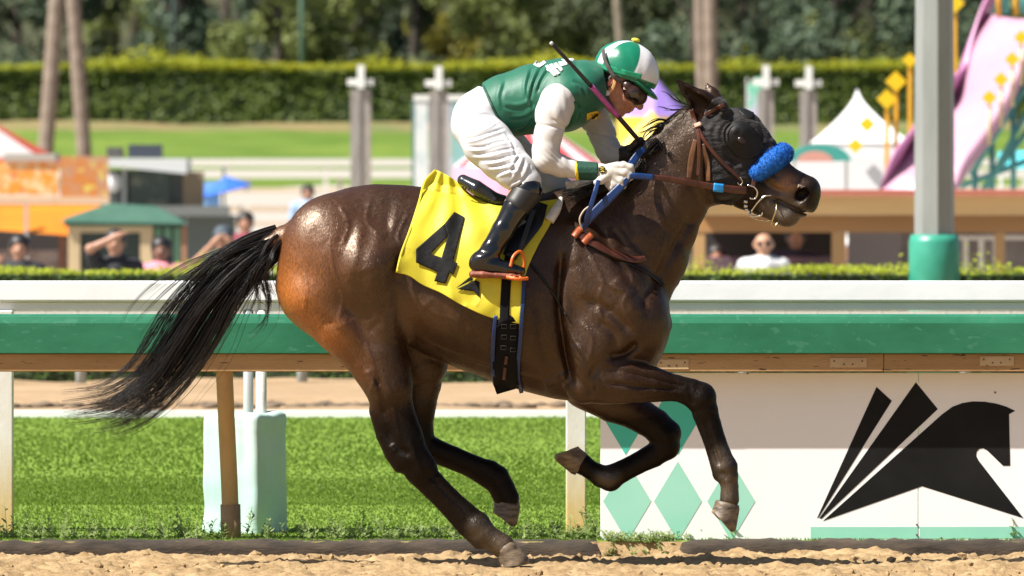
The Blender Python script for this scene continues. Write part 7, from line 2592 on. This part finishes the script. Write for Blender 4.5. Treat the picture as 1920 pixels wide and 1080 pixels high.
# ---- people
def crowd(px, py_top, Y, shirt, hair, label, pose='down', long_hair=False, skin_c=(0.42, 0.22, 0.14), pants=(0.05, 0.05, 0.07), face=0.0, patch=None, cap=None, H=None, bald=False, glasses=False):
    g = ground_z(Y)
    top = W(px, py_top, Y)
    if H is None:
        H = top[2] - g
    s = H / 1.72
    base = np.array((top[0], Y, top[2] - H))
    root = thing('person', base, label, 'person', 'spectators in the infield')
    B = lambda x, y, z: base + np.array((x * s, y * s, z * s))
    hs = 0.014

    def fld(w=0.5):
        return Field(B(-w, -0.36, -0.02), B(w, 0.3, 1.80), hs)
    arms = {'down': [((-0.19, 0, 1.40), (-0.25, 0.0, 1.12), (-0.22, -0.08, 0.90)), ((0.19, 0, 1.40), (0.25, 0.0, 1.12), (0.22, -0.08, 0.90))],
            'shade': [((-0.18, 0, 1.42), (-0.23, -0.16, 1.56), (0.0, -0.17, 1.665)), ((0.19, 0, 1.40), (0.25, -0.02, 1.12), (0.15, -0.15, 0.98))],
            'camera': [((-0.19, 0, 1.40), (-0.36, -0.14, 1.30), (-0.08, -0.24, 1.58)), ((0.19, 0, 1.40), (0.34, -0.14, 1.30), (0.08, -0.24, 1.58))],
            'phone': [((-0.19, 0, 1.40), (-0.28, -0.08, 1.16), (-0.20, -0.16, 1.44)), ((0.19, 0, 1.40), (0.25, 0.0, 1.12), (0.15, -0.12, 0.98))]}[pose]
    f = fld()

    def C(f_, pts, rs, k=0.03):
        for (a, b), (ra, rb_) in zip(zip(pts[:-1], pts[1:]), zip(rs[:-1], rs[1:])):
            f_.cone(B(*a), B(*b), ra * s, rb_ * s, 1.0, k)
    C(f, [(0, 0, 0.95), (0, 0, 1.18), (0, 0, 1.36)], (0.125, 0.125, 0.13), 0.05)
    C(f, [(-0.13, 0, 1.40), (0.13, 0, 1.40)], (0.065, 0.065), 0.05)
    C(f, [(0, 0, 1.40), (0, -0.01, 1.54)], (0.055, 0.05))
    f.cone(B(0, -0.005, 1.625), B(0, -0.01, 1.60), 0.088 * s, 0.08 * s, 1.1, 0.02)
    f.cone(B(0, -0.025, 1.56), B(0, -0.03, 1.53), 0.06 * s, 0.045 * s, 1.0, 0.03)
    f.cone(B(0, -0.095, 1.61), B(0, -0.115, 1.585), 0.012 * s, 0.016 * s, 1.0, 0.015)
    for e in (-1, 1):
        f.cone(B(e * 0.088, 0.005, 1.62), B(e * 0.088, 0.005, 1.58), 0.018 * s, 0.014 * s, 1.0, 0.01)
        C(f, [(e * 0.09, 0, 0.92), (e * 0.10, -0.01, 0.50), (e * 0.10, 0.02, 0.08)], (0.085, 0.06, 0.04), 0.03)
        f.cone(B(e * 0.10, 0.03, 0.04), B(e * 0.11, -0.13, 0.03), 0.04 * s, 0.035 * s, 1.0, 0.02)
    for a_ in arms:
        C(f, a_, (0.05, 0.04, 0.03), 0.03)
        e = np.array(a_[2]) - np.array(a_[1])
        e = e / np.linalg.norm(e)
        hnd = np.array(a_[2]) + e * 0.05
        C(f, [a_[2], tuple(hnd)], (0.035, 0.034), 0.02)
        for q in range(4):
            o_ = np.array((0.018 * (q - 1.5), 0, 0.0))
            C(f, [tuple(hnd + o_), tuple(hnd + e * 0.07 + o_ * 1.2 + np.array((0, -0.01, 0)))], (0.010, 0.008), 0.006)
        C(f, [tuple(hnd), tuple(hnd + np.array((0.04, -0.03, 0.02)))], (0.012, 0.009), 0.006)
    v_, q_ = f.mesh()
    mesh_obj('body', v_, q_, mat('skin_%g' % skin_c[0], skin_c, 0.5), root)
    f = fld()
    C(f, [(0, 0, 0.93), (0, 0, 1.18), (0, 0, 1.35)], (0.155, 0.15, 0.16), 0.05)
    C(f, [(-0.14, 0, 1.395), (0.14, 0, 1.395)], (0.085, 0.085), 0.05)
    for a_ in arms:
        mid = tuple(np.array(a_[0]) + (np.array(a_[1]) - np.array(a_[0])) * 0.62)
        C(f, [a_[0], mid], (0.075, 0.07), 0.03)
    sh = mat('shirt_%.2f_%.2f_%.2f' % shirt, shirt, 0.8, var=0.15, scale=6, bump=0.6, bscale=9, bdist=0.05)
    v_, q_ = f.mesh()
    so = mesh_obj('shirt', v_, q_, sh, root)
    if patch:
        pm = MB()
        poly = [(-0.10, 1.27), (0.0, 1.30), (0.09, 1.24), (0.07, 1.10), (-0.07, 1.08)]
        pm.prism([B(x, -0.175, z) for x, z in poly][::-1], (0, 0.02, 0))
        pm.obj('print', mat('print_%.2f' % patch[0], patch, 0.7), so)
    f = fld()
    for e in (-1, 1):
        C(f, [(e * 0.08, 0, 0.95), (e * 0.10, -0.01, 0.50), (e * 0.10, 0.02, 0.12)], (0.125, 0.085, 0.07), 0.04)
    v_, q_ = f.mesh()
    mesh_obj('trousers', v_, q_, mat('trousers_%.2f' % pants[0], pants, 0.85), root)
    if not bald:
        f = fld()
        f.cone(B(0, 0.014, 1.645), B(0, 0.030, 1.60), 0.106 * s, 0.098 * s, 1.1, 0.02)
        if long_hair:
            C(f, [(0.0, 0.06, 1.6), (0.02, 0.07, 1.45), (0.03, 0.08, 1.30)], (0.095, 0.10, 0.06), 0.03)
        f.cone(B(0, -0.10, 1.57), B(0, -0.10, 1.50), 0.08 * s, 0.07 * s, 1.0, 0.02, 'sub')
        v_, q_ = f.mesh()
        mesh_obj('hair', v_, q_, mat('hair_%.3f' % hair[0], hair, 0.5), root)
    if cap:
        f = fld()
        f.cone(B(0, 0.005, 1.655), B(0, 0.005, 1.65), 0.102 * s, 0.10 * s, 1.1, 0.02)
        f.cone(B(-0.03, -0.15, 1.645), B(0.03, -0.15, 1.645), 0.05 * s, 0.05 * s, 1.2, 0.02)
        gzz = f.ax[2][None, None, :]
        f.F = np.maximum(f.F, (B(0, 0, 1.635)[2] - gzz).astype(np.float32))
        v_, q_ = f.mesh()
        mesh_obj('cap', v_, q_, mat('cap_%.2f' % cap[0], cap, 0.7), root)
    if glasses:
        gm = MB()
        for e in (-1, 1):
            gm.tube([B(e * 0.015, -0.10, 1.615), B(e * 0.06, -0.088, 1.615)], 0.02 * s, 8)
        gm.tube([B(-0.085, -0.03, 1.62), B(-0.06, -0.09, 1.62), B(0.06, -0.09, 1.62), B(0.085, -0.03, 1.62)], 0.006 * s, 6)
        gm.obj('sunglasses', mat('sunglass_black', (0.01, 0.01, 0.01), 0.15), root)
    return root


blk = (0.02, 0.02, 0.025)
crowd(36, 444, Zd(91), blk, (0.015, 0.011, 0.010), 'spectator with hair tied back in black top holding a phone, far left', 'phone', patch=(0.55, 0.60, 0.62))
crowd(216, 434, Zd(91), blk, (0.012, 0.010, 0.010), 'spectator in black V-neck shading eyes with one arm before the kiosk', 'shade', patch=(0.62, 0.68, 0.80))
crowd(302, 448, Zd(92), (0.78, 0.26, 0.34), (0.012, 0.010, 0.010), 'spectator with long dark hair in pink top before the kiosk', 'down', long_hair=True, skin_c=(0.22, 0.11, 0.075))
crowd(418, 428, Zd(98), (0.09, 0.11, 0.10), (0.02, 0.015, 0.012), 'spectator in dark top with both arms raised above the horse\'s tail', 'camera', cap=(0.05, 0.07, 0.09))
crowd(460, 400, Zd(128), (0.20, 0.03, 0.05), (0.02, 0.015, 0.012), 'distant spectator in maroon top above the horse\'s tail', 'down')
crowd(577, 348, Zd(172), (0.30, 0.42, 0.60), (0.02, 0.015, 0.012), 'distant spectator in pale blue top above the horse\'s rump', 'down')
crowd(1432, 437, Zd(95), (0.66, 0.66, 0.66), blk, 'bald spectator in pale grey T-shirt and sunglasses right of the horse\'s neck', 'down', bald=True, glasses=True, skin_c=(0.50, 0.27, 0.17))
crowd(1344, 462, Zd(101.6), (0.40, 0.10, 0.18), (0.02, 0.015, 0.012), 'spectator in maroon top in the pavilion shade by the horse\'s chest', 'down')
crowd(1492, 425, Zd(101.5), (0.06, 0.07, 0.12), (0.02, 0.015, 0.012), 'spectator in navy top in the pavilion shade below the horse\'s chin', 'down')
crowd(1594, 448, Zd(104), (0.10, 0.05, 0.05), blk, 'spectator in white cap and dark top beside the pavilion column', 'down', cap=(0.78, 0.78, 0.78))
crowd(1666, 410, Zd(103), (0.62, 0.42, 0.46), (0.03, 0.02, 0.015), 'spectator in pale pink top left of the lamp post', 'down')
crowd(1694, 408, Zd(103), (0.42, 0.55, 0.74), (0.03, 0.02, 0.015), 'spectator in light blue top close to the lamp post', 'down')
crowd(1812, 420, Zd(103), (0.10, 0.38, 0.30), (0.02, 0.015, 0.012), 'spectator in teal top right of the lamp post', 'down')

mat = paint_mat
